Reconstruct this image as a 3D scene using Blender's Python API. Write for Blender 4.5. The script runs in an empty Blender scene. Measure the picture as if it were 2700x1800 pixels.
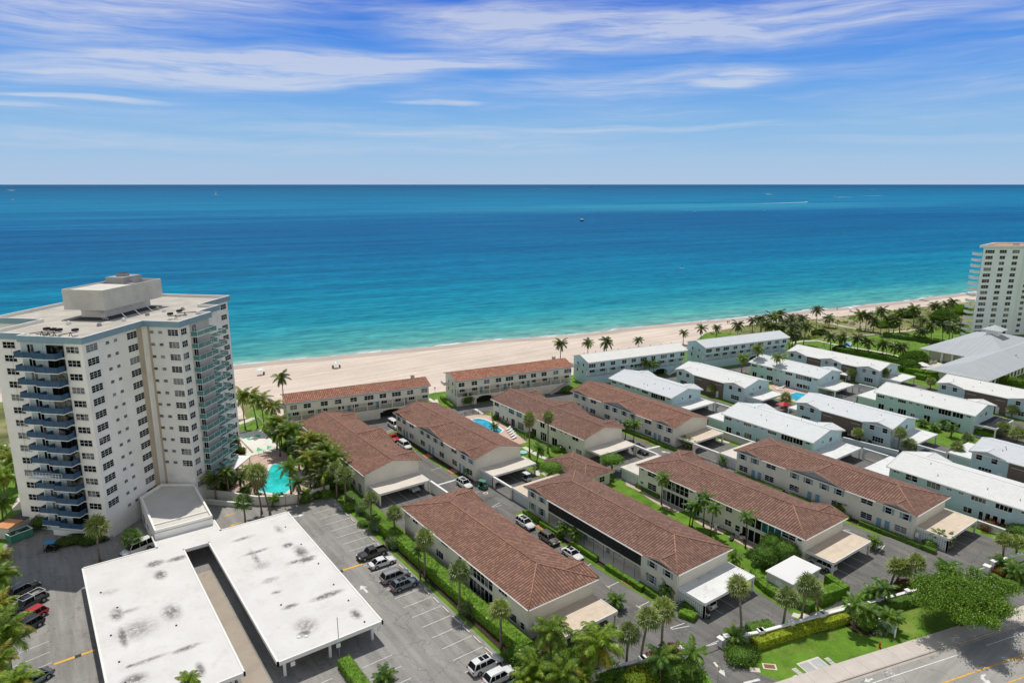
# Recreation of an aerial beach-front photograph. Units are metres; everything stands at its real place.
EXPO=-0.17
RAMPX=20.6; RAMPY=118.5
# cloud streaks in sky angles: azimuth, height, half widths, tilt, strength
CLOUDS=[(-.57,.60,.55,.13,.10,1.2),(-.25,.68,.42,.09,.02,1.0),(.08,.85,.48,.15,-.02,1.1),(.62,.86,.45,.14,.10,.85),(-.85,.93,.55,.20,0,.85),(-.80,.41,.16,.025,0,.95),(-.96,.36,.14,.022,0,.95),
(-.15,.285,.55,.06,-.02,.7),(.30,.31,.34,.03,0,.7),(.80,.23,.35,.035,-.03,.5),(-.85,.22,.40,.06,0,.8),(-.3,.20,.8,.05,0,.5),(.30,.57,.45,.10,.10,.65),(-.87,.72,.35,.12,-.05,.6),(-.15,.465,.16,.016,0,.8),(.50,.58,.14,.05,.25,.8),(-.28,.04,.22,.04,0,.35),(.98,.78,.16,.05,.1,.7)]
SEA=[(0,(150,208,198)),(.10,(92,192,190)),(.2,(34,162,186)),(.29,(10,148,186)),(.38,(0,126,176)),(.475,(0,108,166)),(.53,(6,126,180)),(.575,(20,146,192)),(.62,(12,132,182)),(.69,(10,122,172)),(.80,(14,100,150)),(1,(30,108,154))]

import bpy, math, random
from mathutils import Vector, Matrix, noise as mnoise
random.seed(7)
R=math.radians; PI=math.pi
sc=bpy.context.scene; COL=sc.collection
# World axes: x runs inland-left to right along the end walls, y runs out to sea along the townhouses.
def lin(c): return tuple((v/255/12.92 if v/255<=.04045 else ((v/255+.055)/1.055)**2.4) for v in c)
# ---------------------------------------------------------------- materials
MATS={}
def nodes(m):
    m.use_nodes=True; nt=m.node_tree; return nt,nt.nodes,nt.links,nt.nodes['Principled BSDF']
def N(nt,t,**kw):
    n=nt.nodes.new(t)
    for k,v in kw.items(): setattr(n,k,v)
    return n
def math_(nt,op,a,b=None,c=None,clamp=False):
    n=N(nt,'ShaderNodeMath',operation=op,use_clamp=clamp)
    for i,v in enumerate((a,b,c)):
        if v is None: continue
        if isinstance(v,(int,float)): n.inputs[i].default_value=v
        else: nt.links.new(v,n.inputs[i])
    return n.outputs[0]
def mixc(nt,f,a,b,mode='MIX'):
    n=N(nt,'ShaderNodeMix',data_type='RGBA',blend_type=mode)
    for i,v in ((0,f),(6,a),(7,b)):
        if isinstance(v,(int,float)): n.inputs[i].default_value=v
        elif isinstance(v,tuple): n.inputs[i].default_value=(*v[:3],1)
        else: nt.links.new(v,n.inputs[i])
    return n.outputs[2]
def noise_(nt,vec,scale,detail=3,rough=.55):
    n=N(nt,'ShaderNodeTexNoise'); n.inputs['Scale'].default_value=scale; n.inputs['Detail'].default_value=detail; n.inputs['Roughness'].default_value=rough
    nt.links.new(vec,n.inputs['Vector']); return n.outputs[0]
def ramp_(nt,f,stops,interp='LINEAR'):
    n=N(nt,'ShaderNodeValToRGB'); n.color_ramp.interpolation=interp
    e=n.color_ramp.elements
    while len(e)<len(stops): e.new(.5)
    for i,(p,c) in enumerate(stops): e[i].position=p; e[i].color=(*c,1) if isinstance(c,tuple) else (c,c,c,1)
    nt.links.new(f,n.inputs[0]); return n.outputs[0]
def mapv(nt,vec,scale=(1,1,1),rot=0,loc=(0,0,0)):
    n=N(nt,'ShaderNodeMapping'); n.inputs['Scale'].default_value=scale; n.inputs['Rotation'].default_value=(0,0,rot); n.inputs['Location'].default_value=loc
    nt.links.new(vec,n.inputs[0]); return n.outputs[0]
def bump_(nt,b,h,strength,dist=.05):
    n=N(nt,'ShaderNodeBump'); n.inputs['Strength'].default_value=strength; n.inputs['Distance'].default_value=dist
    nt.links.new(h,n.inputs['Height']); nt.links.new(n.outputs[0],b.inputs['Normal'])
def mat(name,col,rough=.8,var=.12,scale=.6,spec=.3,fine=6,metal=0,bump=0,stain=None,objvar=0,streak=None):
    """col linear rgb; large and fine noise variation; stain=(colour,scale,threshold,amount)"""
    if name in MATS: return MATS[name]
    m=bpy.data.materials.new(name); nt,_,L,b=nodes(m)
    b.inputs['Roughness'].default_value=rough; b.inputs['Specular IOR Level'].default_value=spec; b.inputs['Metallic'].default_value=metal
    g=N(nt,'ShaderNodeNewGeometry').outputs['Position']
    n1=noise_(nt,g,scale,4); n2=noise_(nt,g,fine,3)
    f=math_(nt,'ADD',math_(nt,'MULTIPLY',n1,.65),math_(nt,'MULTIPLY',n2,.35))
    lo=tuple(max(0,c*(1-2*var)) for c in col); hi=tuple(min(1,c*(1+2*var)) for c in col)
    c=ramp_(nt,f,[(.3,lo),(.7,hi)])
    if objvar:
        oi=N(nt,'ShaderNodeObjectInfo').outputs['Random']
        c=mixc(nt,1.0,c,ramp_(nt,oi,[(0,(1-objvar,1-objvar,1-objvar*.6)),(1,(1+objvar,1+objvar*.7,1))]),'MULTIPLY')
    if stain:
        sc_,ss,th,am=stain
        s=math_(nt,'MULTIPLY',ramp_(nt,noise_(nt,g,ss,6,.7),[(th,0.0),(min(1,th+.16),1.0)]),am)
        c=mixc(nt,s,c,sc_)
    if name.startswith('asphalt') or name=='road_grey':   # hairline cracks
        vo=N(nt,'ShaderNodeTexVoronoi',feature='DISTANCE_TO_EDGE'); vo.inputs['Scale'].default_value=.16; wn=N(nt,'ShaderNodeTexNoise'); wn.inputs['Scale'].default_value=.5; L.new(g,wn.inputs['Vector'])
        va=N(nt,'ShaderNodeVectorMath',operation='MULTIPLY_ADD'); L.new(wn.outputs['Color'],va.inputs[0]); va.inputs[1].default_value=(4,4,0); L.new(g,va.inputs[2]); L.new(va.outputs[0],vo.inputs['Vector'])
        c=mixc(nt,math_(nt,'MULTIPLY',ramp_(nt,vo.outputs['Distance'],[(.006,1.0),(.014,0.0)]),.45),c,tuple(v*.45 for v in col))
    if streak:   # (x scale, y scale, rotation, amount): long worn streaks
        s=ramp_(nt,noise_(nt,mapv(nt,g,(streak[0],streak[1],1),streak[2]),1,5,.6),[(.40,tuple([1-streak[3]]*3)),(.60,tuple([1+streak[3]*.7]*3))])
        c=mixc(nt,1.0,c,s,'MULTIPLY')
    L.new(c,b.inputs['Base Color'])
    if bump: bump_(nt,b,noise_(nt,g,fine*2,4),bump)
    MATS[name]=m; return m
def leafmat(name,col,tip=None,objvar=.18,trans=.22):
    if name in MATS: return MATS[name]
    m=bpy.data.materials.new(name); nt,_,L,b=nodes(m)
    g=N(nt,'ShaderNodeNewGeometry').outputs['Position']
    f=noise_(nt,g,2.2,5,.75)
    c=ramp_(nt,f,[(.34,tuple(v*.35 for v in col)),(.48,col),(.62,tip or tuple(v*1.5 for v in col))])
    oi=N(nt,'ShaderNodeObjectInfo').outputs['Random']
    c=mixc(nt,1.0,c,ramp_(nt,oi,[(0,(1-objvar,1-objvar,1.)),(1,(1+objvar*1.4,1+objvar*.8,1.))]),'MULTIPLY')
    L.new(c,b.inputs['Base Color']); b.inputs['Roughness'].default_value=.45; b.inputs['Specular IOR Level'].default_value=.35
    t=N(nt,'ShaderNodeBsdfTranslucent'); L.new(mixc(nt,1.0,c,(1.1,1.25,.5),'MULTIPLY'),t.inputs['Color'])
    mx=N(nt,'ShaderNodeMixShader'); mx.inputs[0].default_value=trans
    out=nt.nodes['Material Output']
    L.new(b.outputs[0],mx.inputs[1]); L.new(t.outputs[0],mx.inputs[2]); L.new(mx.outputs[0],out.inputs['Surface'])
    MATS[name]=m; return m
def tilemat(name,cols,dark,pu,pv,bump=.6,js=.95,rs=.45,big=.4):
    m=bpy.data.materials.new(name); nt,_,L,b=nodes(m)
    uv=N(nt,'ShaderNodeTexCoord').outputs['UV']; g=N(nt,'ShaderNodeNewGeometry').outputs['Position']
    sp=N(nt,'ShaderNodeSeparateXYZ'); L.new(uv,sp.inputs[0])
    u=math_(nt,'MULTIPLY',sp.outputs[0],1/pu); v=math_(nt,'MULTIPLY',sp.outputs[1],1/pv)
    fu=math_(nt,'FRACT',u); fv=math_(nt,'FRACT',v)
    barrel=math_(nt,'SINE',math_(nt,'MULTIPLY',fu,PI))           # 0 at joint .. 1 on the crown of the tile
    cell=N(nt,'ShaderNodeTexWhiteNoise',noise_dimensions='2D')
    cb=N(nt,'ShaderNodeCombineXYZ'); L.new(math_(nt,'FLOOR',u),cb.inputs[0]); L.new(math_(nt,'FLOOR',v),cb.inputs[1]); L.new(cb.outputs[0],cell.inputs['Vector'])
    f=math_(nt,'ADD',math_(nt,'MULTIPLY',cell.outputs['Value'],1-big),math_(nt,'MULTIPLY',noise_(nt,g,.35,5,.65),big))
    c=ramp_(nt,f,[(.15,cols[0]),(.5,cols[1]),(.85,cols[2])])
    oi=N(nt,'ShaderNodeObjectInfo').outputs['Random']; c=mixc(nt,1.0,c,ramp_(nt,oi,[(0,(.86,.87,.90)),(.5,(1,1,1)),(1,(1.12,1.06,1.0))]),'MULTIPLY')
    if big<.5: c=mixc(nt,math_(nt,'MULTIPLY',ramp_(nt,noise_(nt,g,.22,7,.72),[(.50,0.0),(.66,1.0)]),.38),c,tuple(v*.55 for v in cols[1]))
    j=math_(nt,'MULTIPLY',ramp_(nt,barrel,[(.15,1.0),(.72,0.0)]),js)
    c=mixc(nt,j,c,dark)
    j2=math_(nt,'MULTIPLY',ramp_(nt,fv,[(.0,1.0),(.16,0.0)]),rs)
    c=mixc(nt,j2,c,dark)
    L.new(c,b.inputs['Base Color']); b.inputs['Roughness'].default_value=.85; b.inputs['Specular IOR Level'].default_value=.2
    bump_(nt,b,math_(nt,'ADD',barrel,math_(nt,'MULTIPLY',fv,.5)),bump,.12)
    MATS[name]=m; return m
tilemat('red_tile',[(.185,.105,.082),(.25,.142,.108),(.34,.20,.146)],(.068,.037,.03),.52,.42,.8,.85)
tilemat('beach_red_tile',[(.25,.115,.075),(.37,.17,.115),(.48,.27,.19)],(.10,.04,.03),.5,.42,.4)
tilemat('white_tile',[(.56,.59,.60),(.62,.65,.66),(.67,.70,.71)],(.50,.53,.55),.6,.36,.12,.10,.5,.7)
tilemat('metal_seam',[(.46,.49,.50),(.50,.53,.54),(.54,.57,.58)],(.30,.33,.35),.8,60,.3,.6,.3,.6)
m=mat('ridge_tile',(.36,.20,.14),.8,.2,2)
mat('cream',(.74,.70,.61),.9,.06,.3,stain=((.45,.40,.32),.5,.62,.35))
mat('cream_warm',(.72,.64,.48),.9,.06,.3)
mat('tower_cream',(.85,.83,.79),.9,.05,.25,stain=((.52,.48,.40),.22,.6,.4))
mat('notch_shade_tan',(.50,.42,.32),.9,.06,.3)  # shading at the tower notch, put into a tan colour
mat('tower_fascia',(.24,.36,.43),.6,.05)
mat('aqua',(.48,.63,.67),.85,.05,.4)
mat('aqua_shade',(.52,.61,.63),.85,.05,.4)
mat('white_paint',(.80,.80,.79),.6,.04,.4)
mat('trim',(.78,.77,.74),.6,.04)
mat('blue_trim',(.13,.27,.36),.6,.08)
mat('shutter_blue',(.20,.36,.45),.6,.06)
mat('brick',(.17,.13,.105),.9,.3,4,fine=14)
mat('gable_shade',(.34,.36,.36),.9,.08)  # shade under the gables put into the pediment colour
mat('frame_white',(.74,.75,.75),.5,.02)
mat('rail_blue',(.03,.085,.165),.4,.15,2,spec=.3)
mat('rail_white',(.7,.72,.72),.5,.05)
mat('dark_metal',(.03,.035,.035),.5,.1)
mat('black',(.012,.012,.013),.6,.1)
mat('screen_dark',(.02,.022,.025),.6,.3,1)
mat('grey_metal',(.33,.34,.34),.5,.1)
mat('roof_gravel',(.46,.43,.38),.95,.12,.25,stain=((.30,.28,.25),.15,.55,.5))
mat('roof_patch',(.08,.08,.085),.9,.15)
mat('stucco_grey',(.56,.54,.50),.9,.08,.4,stain=((.38,.36,.33),.35,.55,.5))
mat('pale_concrete',(.60,.57,.52),.9,.06,.3,stain=((.4,.37,.33),.3,.6,.4))
mat('carport_tan',(.62,.52,.41),.9,.08,.5,stain=((.38,.31,.25),.5,.54,.5),streak=(.25,1.2,0,.05))
mat('carport_pale',(.64,.59,.52),.9,.08,.5,stain=((.38,.33,.28),.5,.54,.5))
mat('carport_white',(.68,.69,.68),.8,.05,.5,stain=((.20,.18,.13),.45,.58,.7))
mat('white_roof',(.70,.70,.69),.8,.02,.3)
mat('ramp_c',(.38,.33,.275),.9,.08,.3,stain=((.2,.17,.14),.3,.55,.6))
mat('asphalt_dark',(.165,.16,.152),.95,.13,.15,fine=3,stain=((.075,.073,.07),.2,.56,.7),streak=(.8,.06,0,.14))
mat('asphalt_light',(.275,.267,.252),.95,.10,.08,fine=2.5,stain=((.13,.125,.118),.22,.57,.7),streak=(.9,.07,0,.13))
mat('road_grey',(.33,.32,.30),.95,.08,.1,fine=3,stain=((.19,.18,.17),.2,.6,.5),streak=(.05,.8,R(15.45),.10))
mat('sidewalk_c',(.54,.49,.44),.9,.06,.5)
mat('kerb_c',(.42,.38,.34),.9,.1,.5)
mat('deck_pink',(.55,.40,.33),.9,.08,.5,fine=5)
mat('court_white',(.72,.70,.64),.9,.05,.5)
mat('court_green',(.10,.48,.22),.8,.08,.5)
mat('path_pale',(.62,.58,.5),.9,.08,.5)
mat('paver_red',(.46,.20,.12),.9,.12,3)
mat('patio',(.50,.40,.33),.9,.14,2,fine=7)
mat('mark_white',(.70,.70,.68),.8,.08,2,stain=((.30,.29,.28),1.6,.52,.75))
mat('mark_yellow',(.68,.40,.07),.8,.12,2)
mat('mulch',(.05,.035,.022),.95,.3,1)
mat('grass',(.11,.22,.018),.95,.20,.25,fine=3,stain=((.24,.26,.07),.16,.53,.65),streak=(.3,.3,0,.14))
mat('dune_scrub',(.17,.19,.06),.95,.3,.08,fine=.7,stain=((.34,.29,.17),.07,.5,.9))
mat('dune_dry',(.30,.26,.16),.95,.2,.1,fine=.9,stain=((.12,.17,.04),.09,.55,.8))
mat('coping',(.72,.70,.66),.7,.04)
mat('palm_trunk',(.20,.17,.14),.95,.25,1.5,objvar=.2)
mat('trunk_dark',(.11,.085,.065),.95,.25,1.5)
mat('terracotta',(.6,.28,.12),.8,.1)
mat('lamp_globe',(.75,.70,.55),.4,.02)
mat('red_paint',(.42,.02,.02),.4,.1)
mat('cushion_white',(.78,.78,.76),.7,.03)
mat('umbrella_blue',(.15,.55,.75),.7,.05)
mat('green_bin',(.05,.22,.14),.6,.1)
mat('debris',(.35,.33,.30),.9,.5,3)
mat('skin',(.45,.27,.18),.6,.05)
mat('cloth_dark',(.03,.03,.05),.8,.1)
mat('rock',(.35,.32,.27),.95,.2,1,fine=4)
mat('play_blue',(.05,.35,.65),.5,.05)
mat('play_white',(.7,.8,.8),.5,.05)
mat('hedge_core_bright',(.10,.20,.016),.9,.42,1.5,fine=4); mat('hedge_core_yellow',(.19,.25,.015),.9,.42,1.5,fine=4)
mat('leaf_hedge_core',(.075,.15,.018),.9,.25,1.5)
leafmat('leaf_coco',(.11,.21,.016),(.29,.38,.035))
leafmat('leaf_coco_yellow',(.17,.18,.02),(.40,.34,.04))
leafmat('leaf_dark',(.055,.09,.02),(.13,.17,.035))
leafmat('leaf_sabal',(.17,.25,.065),(.38,.42,.16))
leafmat('leaf_skirt',(.22,.17,.09),(.34,.27,.15))
leafmat('leaf_hedge',(.13,.27,.018),(.24,.42,.03))
leafmat('leaf_hedge_y',(.36,.42,.015),(.58,.58,.03))
leafmat('leaf_bush',(.08,.17,.025),(.17,.30,.04))
leafmat('leaf_grey',(.13,.17,.12),(.25,.29,.22))
leafmat('leaf_red',(.20,.04,.03),(.38,.08,.05))
leafmat('leaf_tree',(.10,.22,.016),(.24,.38,.03))
# glass: dark, glossy, with soft curtain tone variation per window
def glassmat(name,a,b_,rough=.25):
    m=bpy.data.materials.new(name); nt,_,L,b=nodes(m)
    oi=N(nt,'ShaderNodeObjectInfo').outputs['Random']; g=N(nt,'ShaderNodeNewGeometry').outputs['Position']
    f=math_(nt,'MULTIPLY',math_(nt,'ADD',oi,noise_(nt,g,.9,1)),.5)
    L.new(ramp_(nt,f,[(.2,a),(.60,a),(.70,b_)]),b.inputs['Base Color'])
    b.inputs['Roughness'].default_value=rough; b.inputs['Specular IOR Level'].default_value=.05
    MATS[name]=m
glassmat('glass',(.006,.007,.008),(.20,.20,.19))
glassmat('glass_blue',(.02,.10,.13),(.05,.20,.24),.1)
glassmat('car_glass',(.01,.011,.013),(.02,.022,.025),.06)
m=bpy.data.materials.new('rail_glass'); nt,_,L,b=nodes(m)
b.inputs['Base Color'].default_value=(.10,.30,.30,1); b.inputs['Roughness'].default_value=.08; b.inputs['Alpha'].default_value=.6; MATS['rail_glass']=m
def carpaint(n,c,metal=.2):
    m=bpy.data.materials.new(n); nt,_,L,b=nodes(m); b.inputs['Base Color'].default_value=(*c,1)
    g=N(nt,'ShaderNodeNewGeometry').outputs['Position']
    L.new(ramp_(nt,noise_(nt,g,1.2,3),[(.3,tuple(v*.92 for v in c)),(.7,tuple(min(1,v*1.05) for v in c))]),b.inputs['Base Color'])
    b.inputs['Roughness'].default_value=.3; b.inputs['Metallic'].default_value=metal; b.inputs['Coat Weight'].default_value=.7; MATS[n]=m
for n,c,mt in [('car_white',(.72,.73,.73),0),('car_silver',(.32,.32,.32),.5),('car_grey',(.16,.20,.22),.5),('car_black',(.02,.022,.025),.3),('car_red',(.50,.012,.015),.2),('car_tan',(.16,.145,.12),.4),('car_green',(.04,.12,.11),.4),('car_charcoal',(.05,.048,.045),.4)]: carpaint(n,c,mt)
m=bpy.data.materials.new('tail_lamp'); nodes(m)[3].inputs['Base Color'].default_value=(.35,.01,.01,1); MATS['tail_lamp']=m
m=bpy.data.materials.new('head_lamp'); b=nodes(m)[3]; b.inputs['Base Color'].default_value=(.6,.62,.65,1); b.inputs['Roughness'].default_value=.1; MATS['head_lamp']=m
mat('tyre',(.018,.018,.018),.9,.1); mat('rim',(.35,.36,.37),.35,.05,metal=.5)
# breeze block screen
m=bpy.data.materials.new('breeze_block'); nt,_,L,b=nodes(m)
g=N(nt,'ShaderNodeNewGeometry').outputs['Position']; sp=N(nt,'ShaderNodeSeparateXYZ'); L.new(g,sp.inputs[0])
hy=math_(nt,'FRACT',math_(nt,'MULTIPLY',math_(nt,'ADD',sp.outputs[0],sp.outputs[1]),2.4)); hz=math_(nt,'FRACT',math_(nt,'MULTIPLY',sp.outputs[2],2.4))
d=math_(nt,'ADD',math_(nt,'ABSOLUTE',math_(nt,'SUBTRACT',hy,.5)),math_(nt,'ABSOLUTE',math_(nt,'SUBTRACT',hz,.5)))
L.new(mixc(nt,math_(nt,'LESS_THAN',d,.30),(.62,.66,.66),(.12,.15,.16)),b.inputs['Base Color']); b.inputs['Roughness'].default_value=.9; MATS['breeze_block']=m
# pool water
def poolmat(name,c):
    m=bpy.data.materials.new(name); nt,_,L,b=nodes(m); g=N(nt,'ShaderNodeNewGeometry').outputs['Position']
    c2=ramp_(nt,noise_(nt,g,.28,3),[(.38,tuple(v*.72 for v in c)),(.62,tuple(v*1.15 for v in c))])
    L.new(mixc(nt,1.0,c2,ramp_(nt,noise_(nt,g,2.2,3),[(.4,(.86,.9,.9)),(.62,(1.14,1.08,1.06))]),'MULTIPLY'),b.inputs['Base Color'])
    b.inputs['Roughness'].default_value=.08; bump_(nt,b,noise_(nt,g,2.2,3),.15); MATS[name]=m
poolmat('pool_turq',(.03,.62,.60)); poolmat('pool_blue',(.03,.42,.62))
# ---------------------------------------------------------------- mesh helpers
class MB:
    def __init__(s): s.v=[];s.f=[];s.m=[];s.uv=[]
    def face(s,pts,mi=0,uv=None):
        i=len(s.v); s.v+= [tuple(p) for p in pts]; s.f.append(tuple(range(i,i+len(pts)))); s.m.append(mi)
        s.uv+= uv if uv else [(0,0)]*len(pts)
    def box(s,x0,x1,y0,y1,z0,z1,mi=0,M=None,skip=''):
        P=[Vector((x,y,z)) for z in (z0,z1) for y in (y0,y1) for x in (x0,x1)]
        if M is not None: P=[M@p for p in P]
        i=len(s.v); s.v+=[tuple(p) for p in P]
        for k,q in (('b',(0,2,3,1)),('t',(4,5,7,6)),('f',(0,1,5,4)),('k',(2,6,7,3)),('l',(0,4,6,2)),('r',(1,3,7,5))):
            if k in skip: continue
            s.f.append(tuple(i+j for j in q)); s.m.append(mi); s.uv+=[(0,0)]*4
        return s
    def prism(s,poly,z0,z1,mi=0,mside=None,bottom=True):
        n=len(poly); a=sum(poly[i][0]*poly[(i+1)%n][1]-poly[(i+1)%n][0]*poly[i][1] for i in range(n))
        if a<0: poly=poly[::-1]
        s.face([(x,y,z1) for x,y in poly],mi)
        if bottom: s.face([(x,y,z0) for x,y in poly[::-1]],mi if mside is None else mside)
        for i in range(n):
            a_,b_=poly[i],poly[(i+1)%n]
            s.face([(a_[0],a_[1],z0),(b_[0],b_[1],z0),(b_[0],b_[1],z1),(a_[0],a_[1],z1)],mi if mside is None else mside)
        return s
    def tube(s,path,rad,n=6,mi=0,cap=True):
        path=[Vector(p) for p in path]; rr=rad if isinstance(rad,(list,tuple)) else [rad]*len(path)
        rings=[]
        for k,p in enumerate(path):
            d=(path[min(k+1,len(path)-1)]-path[max(k-1,0)]).normalized()
            up=Vector((0,0,1)) if abs(d.z)<.9 else Vector((1,0,0))
            a=d.cross(up).normalized(); b=a.cross(d).normalized()
            i=len(s.v); rings.append(i)
            for j in range(n):
                t=2*PI*j/n; s.v.append(tuple(p+(a*math.cos(t)+b*math.sin(t))*rr[k]))
        for k in range(len(path)-1):
            for j in range(n):
                s.f.append((rings[k]+j,rings[k]+(j+1)%n,rings[k+1]+(j+1)%n,rings[k+1]+j)); s.m.append(mi); s.uv+=[(0,0)]*4
        if cap:
            s.f.append(tuple(rings[0]+j for j in range(n))[::-1]); s.m.append(mi); s.uv+=[(0,0)]*n
            s.f.append(tuple(rings[-1]+j for j in range(n))); s.m.append(mi); s.uv+=[(0,0)]*n
        return s
    def ball(s,c,rx,ry,rz,mi=0,nu=10,nv=6,jit=0):
        i0=len(s.v)
        for a in range(nv+1):
            th=PI*a/nv
            for b in range(nu):
                ph=2*PI*b/nu; k=1+random.uniform(-jit,jit)
                s.v.append((c[0]+rx*k*math.sin(th)*math.cos(ph),c[1]+ry*k*math.sin(th)*math.sin(ph),c[2]+rz*k*math.cos(th)))
        for a in range(nv):
            for b in range(nu):
                s.f.append((i0+a*nu+b,i0+(a+1)*nu+b,i0+(a+1)*nu+(b+1)%nu,i0+a*nu+(b+1)%nu)); s.m.append(mi); s.uv+=[(0,0)]*4
        return s
    def mesh(s,name,mats,smooth=False):
        me=bpy.data.meshes.new(name); me.from_pydata(s.v,[],s.f); 
        for m in mats: me.materials.append(MATS[m])
        me.polygons.foreach_set('material_index',s.m)
        ul=me.uv_layers.new(name='UVMap'); flat=[c for uv in s.uv for c in uv]; ul.data.foreach_set('uv',flat)
        if smooth: me.polygons.foreach_set('use_smooth',[True]*len(s.f))
        me.update(); return me
    def build(s,name,mats,parent=None,loc=(0,0,0),rot=0,smooth=False):
        return link(name,s.mesh(name,mats if isinstance(mats,(list,tuple)) else [mats],smooth),parent,loc,rot)
def link(name,me,parent=None,loc=(0,0,0),rot=0,scale=None):
    o=bpy.data.objects.new(name,me); COL.objects.link(o); o.location=loc; o.rotation_euler=(0,0,rot)
    if scale: o.scale=scale
    if parent: o.parent=parent
    return o
def tag(o,label=None,cat=None,group=None,kind=None):
    if label: o['label']=label
    if cat: o['category']=cat
    if group: o['group']=group
    if kind: o['kind']=kind
    return o
def thing(name,label,cat,loc=(0,0,0),rot=0,group=None):
    return tag(link(name,None,None,loc,rot),label,cat,group)
def tree_copy(o,parent=None):
    c=o.copy(); COL.objects.link(c); c.parent=parent
    for ch in list(o.children): tree_copy(ch,c)
    return c
def rect(x0,x1,y0,y1): return [(x0,y0),(x1,y0),(x1,y1),(x0,y1)]
def sheet(name,polys,z,m,kind='structure'):
    b=MB()
    for k,p in enumerate(polys):
        n=len(p); a=sum(p[i][0]*p[(i+1)%n][1]-p[(i+1)%n][0]*p[i][1] for i in range(n))
        if a<0: p=p[::-1]
        b.face([(x,y,z+(k%7)*.001) for x,y in p])
    o=b.build(name,[m]); o['kind']=kind; return o
def strip(pts,w):
    """ribbon polygon quads round a polyline"""
    out=[]
    for a,b in zip(pts,pts[1:]):
        d=Vector((b[0]-a[0],b[1]-a[1])).normalized(); n=Vector((-d.y,d.x))*w/2
        out.append([(a[0]-n.x,a[1]-n.y),(b[0]-n.x,b[1]-n.y),(b[0]+n.x,b[1]+n.y),(a[0]+n.x,a[1]+n.y)])
    return out
ORD=['first','second','third','fourth','fifth','sixth','seventh','eighth','ninth','tenth','eleventh','twelfth','thirteenth','fourteenth','fifteenth','sixteenth','seventeenth','eighteenth','nineteenth','twentieth','twenty-first','twenty-second','twenty-third','twenty-fourth','twenty-fifth','twenty-sixth','twenty-seventh','twenty-eighth','twenty-ninth','thirtieth']

# ---------------------------------------------------------------- camera, sun, sky
cam=bpy.data.cameras.new('camera'); co=bpy.data.objects.new('camera',cam); COL.objects.link(co); sc.camera=co
cam.lens=24; cam.sensor_width=36; cam.clip_start=.5; cam.clip_end=400000
co.location=(0,0,66); co.rotation_euler=(R(90-12.953),0,R(-36))
SUNDIR=Vector((.17,.40,1)).normalized(); EL=math.asin(SUNDIR.z); AZ=math.atan2(SUNDIR.x,SUNDIR.y)
sun=bpy.data.lights.new('sun','SUN'); sun.energy=3.9; sun.angle=R(.53); sun.color=(1,.95,.87)
so=bpy.data.objects.new('sun',sun); COL.objects.link(so); so.rotation_euler=SUNDIR.to_track_quat('Z','Y').to_euler(); so.location=(0,0,300)
sc.view_settings.view_transform='Standard'; sc.view_settings.look='None'; sc.view_settings.exposure=EXPO; sc.view_settings.gamma=1
sc.cycles.max_bounces=6; sc.cycles.diffuse_bounces=3; sc.cycles.glossy_bounces=2; sc.cycles.transparent_max_bounces=8; sc.cycles.transmission_bounces=2
sc.cycles.caustics_reflective=False; sc.cycles.caustics_refractive=False
w=bpy.data.worlds.new('World'); sc.world=w; w.use_nodes=True; nt=w.node_tree; L=nt.links
for n in list(nt.nodes): nt.nodes.remove(n)
out=N(nt,'ShaderNodeOutputWorld'); bg=N(nt,'ShaderNodeBackground'); L.new(bg.outputs[0],out.inputs[0]); SKY=.15; bg.inputs[1].default_value=SKY
sk=N(nt,'ShaderNodeTexSky',sky_type='NISHITA'); sk.sun_disc=False; sk.sun_elevation=EL; sk.sun_rotation=AZ; sk.air_density=1; sk.dust_density=.6; sk.ozone_density=1.5
tc=N(nt,'ShaderNodeTexCoord').outputs['Generated']; sp=N(nt,'ShaderNodeSeparateXYZ'); L.new(tc,sp.inputs[0]); X_,Y_,Z_=sp.outputs
el=math_(nt,'MULTIPLY',math_(nt,'ARCSINE',Z_),1/.237)             # 0 horizon, 1 at 13.6 degrees up
az=math_(nt,'MULTIPLY',math_(nt,'SUBTRACT',math_(nt,'ARCTAN2',X_,Y_),R(36)),1/.643)
cb=N(nt,'ShaderNodeCombineXYZ'); L.new(az,cb.inputs[0]); L.new(el,cb.inputs[1]); P0=cb.outputs[0]
wv=N(nt,'ShaderNodeTexNoise'); wv.inputs['Scale'].default_value=1.6; wv.inputs['Detail'].default_value=3; L.new(mapv(nt,P0,(1.5,2.5,1)),wv.inputs['Vector'])
wvv=N(nt,'ShaderNodeVectorMath',operation='MULTIPLY_ADD'); L.new(wv.outputs['Color'],wvv.inputs[0]); wvv.inputs[1].default_value=(.30,.16,0); L.new(P0,wvv.inputs[2])
wsub=N(nt,'ShaderNodeVectorMath',operation='SUBTRACT'); L.new(wvv.outputs[0],wsub.inputs[0]); wsub.inputs[1].default_value=(.15,.08,0); PW_=wsub.outputs[0]
fib=noise_(nt,mapv(nt,PW_,(2.2,13,1),R(4)),1.6,9,.62)
fib2=noise_(nt,mapv(nt,PW_,(5,22,1),R(-7),(3,1,0)),1.5,8,.65)
tex=ramp_(nt,math_(nt,'ADD',math_(nt,'MULTIPLY',fib,.6),math_(nt,'MULTIPLY',fib2,.4)),[(.36,0.0),(.66,1.0)])
dens=None
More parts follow.
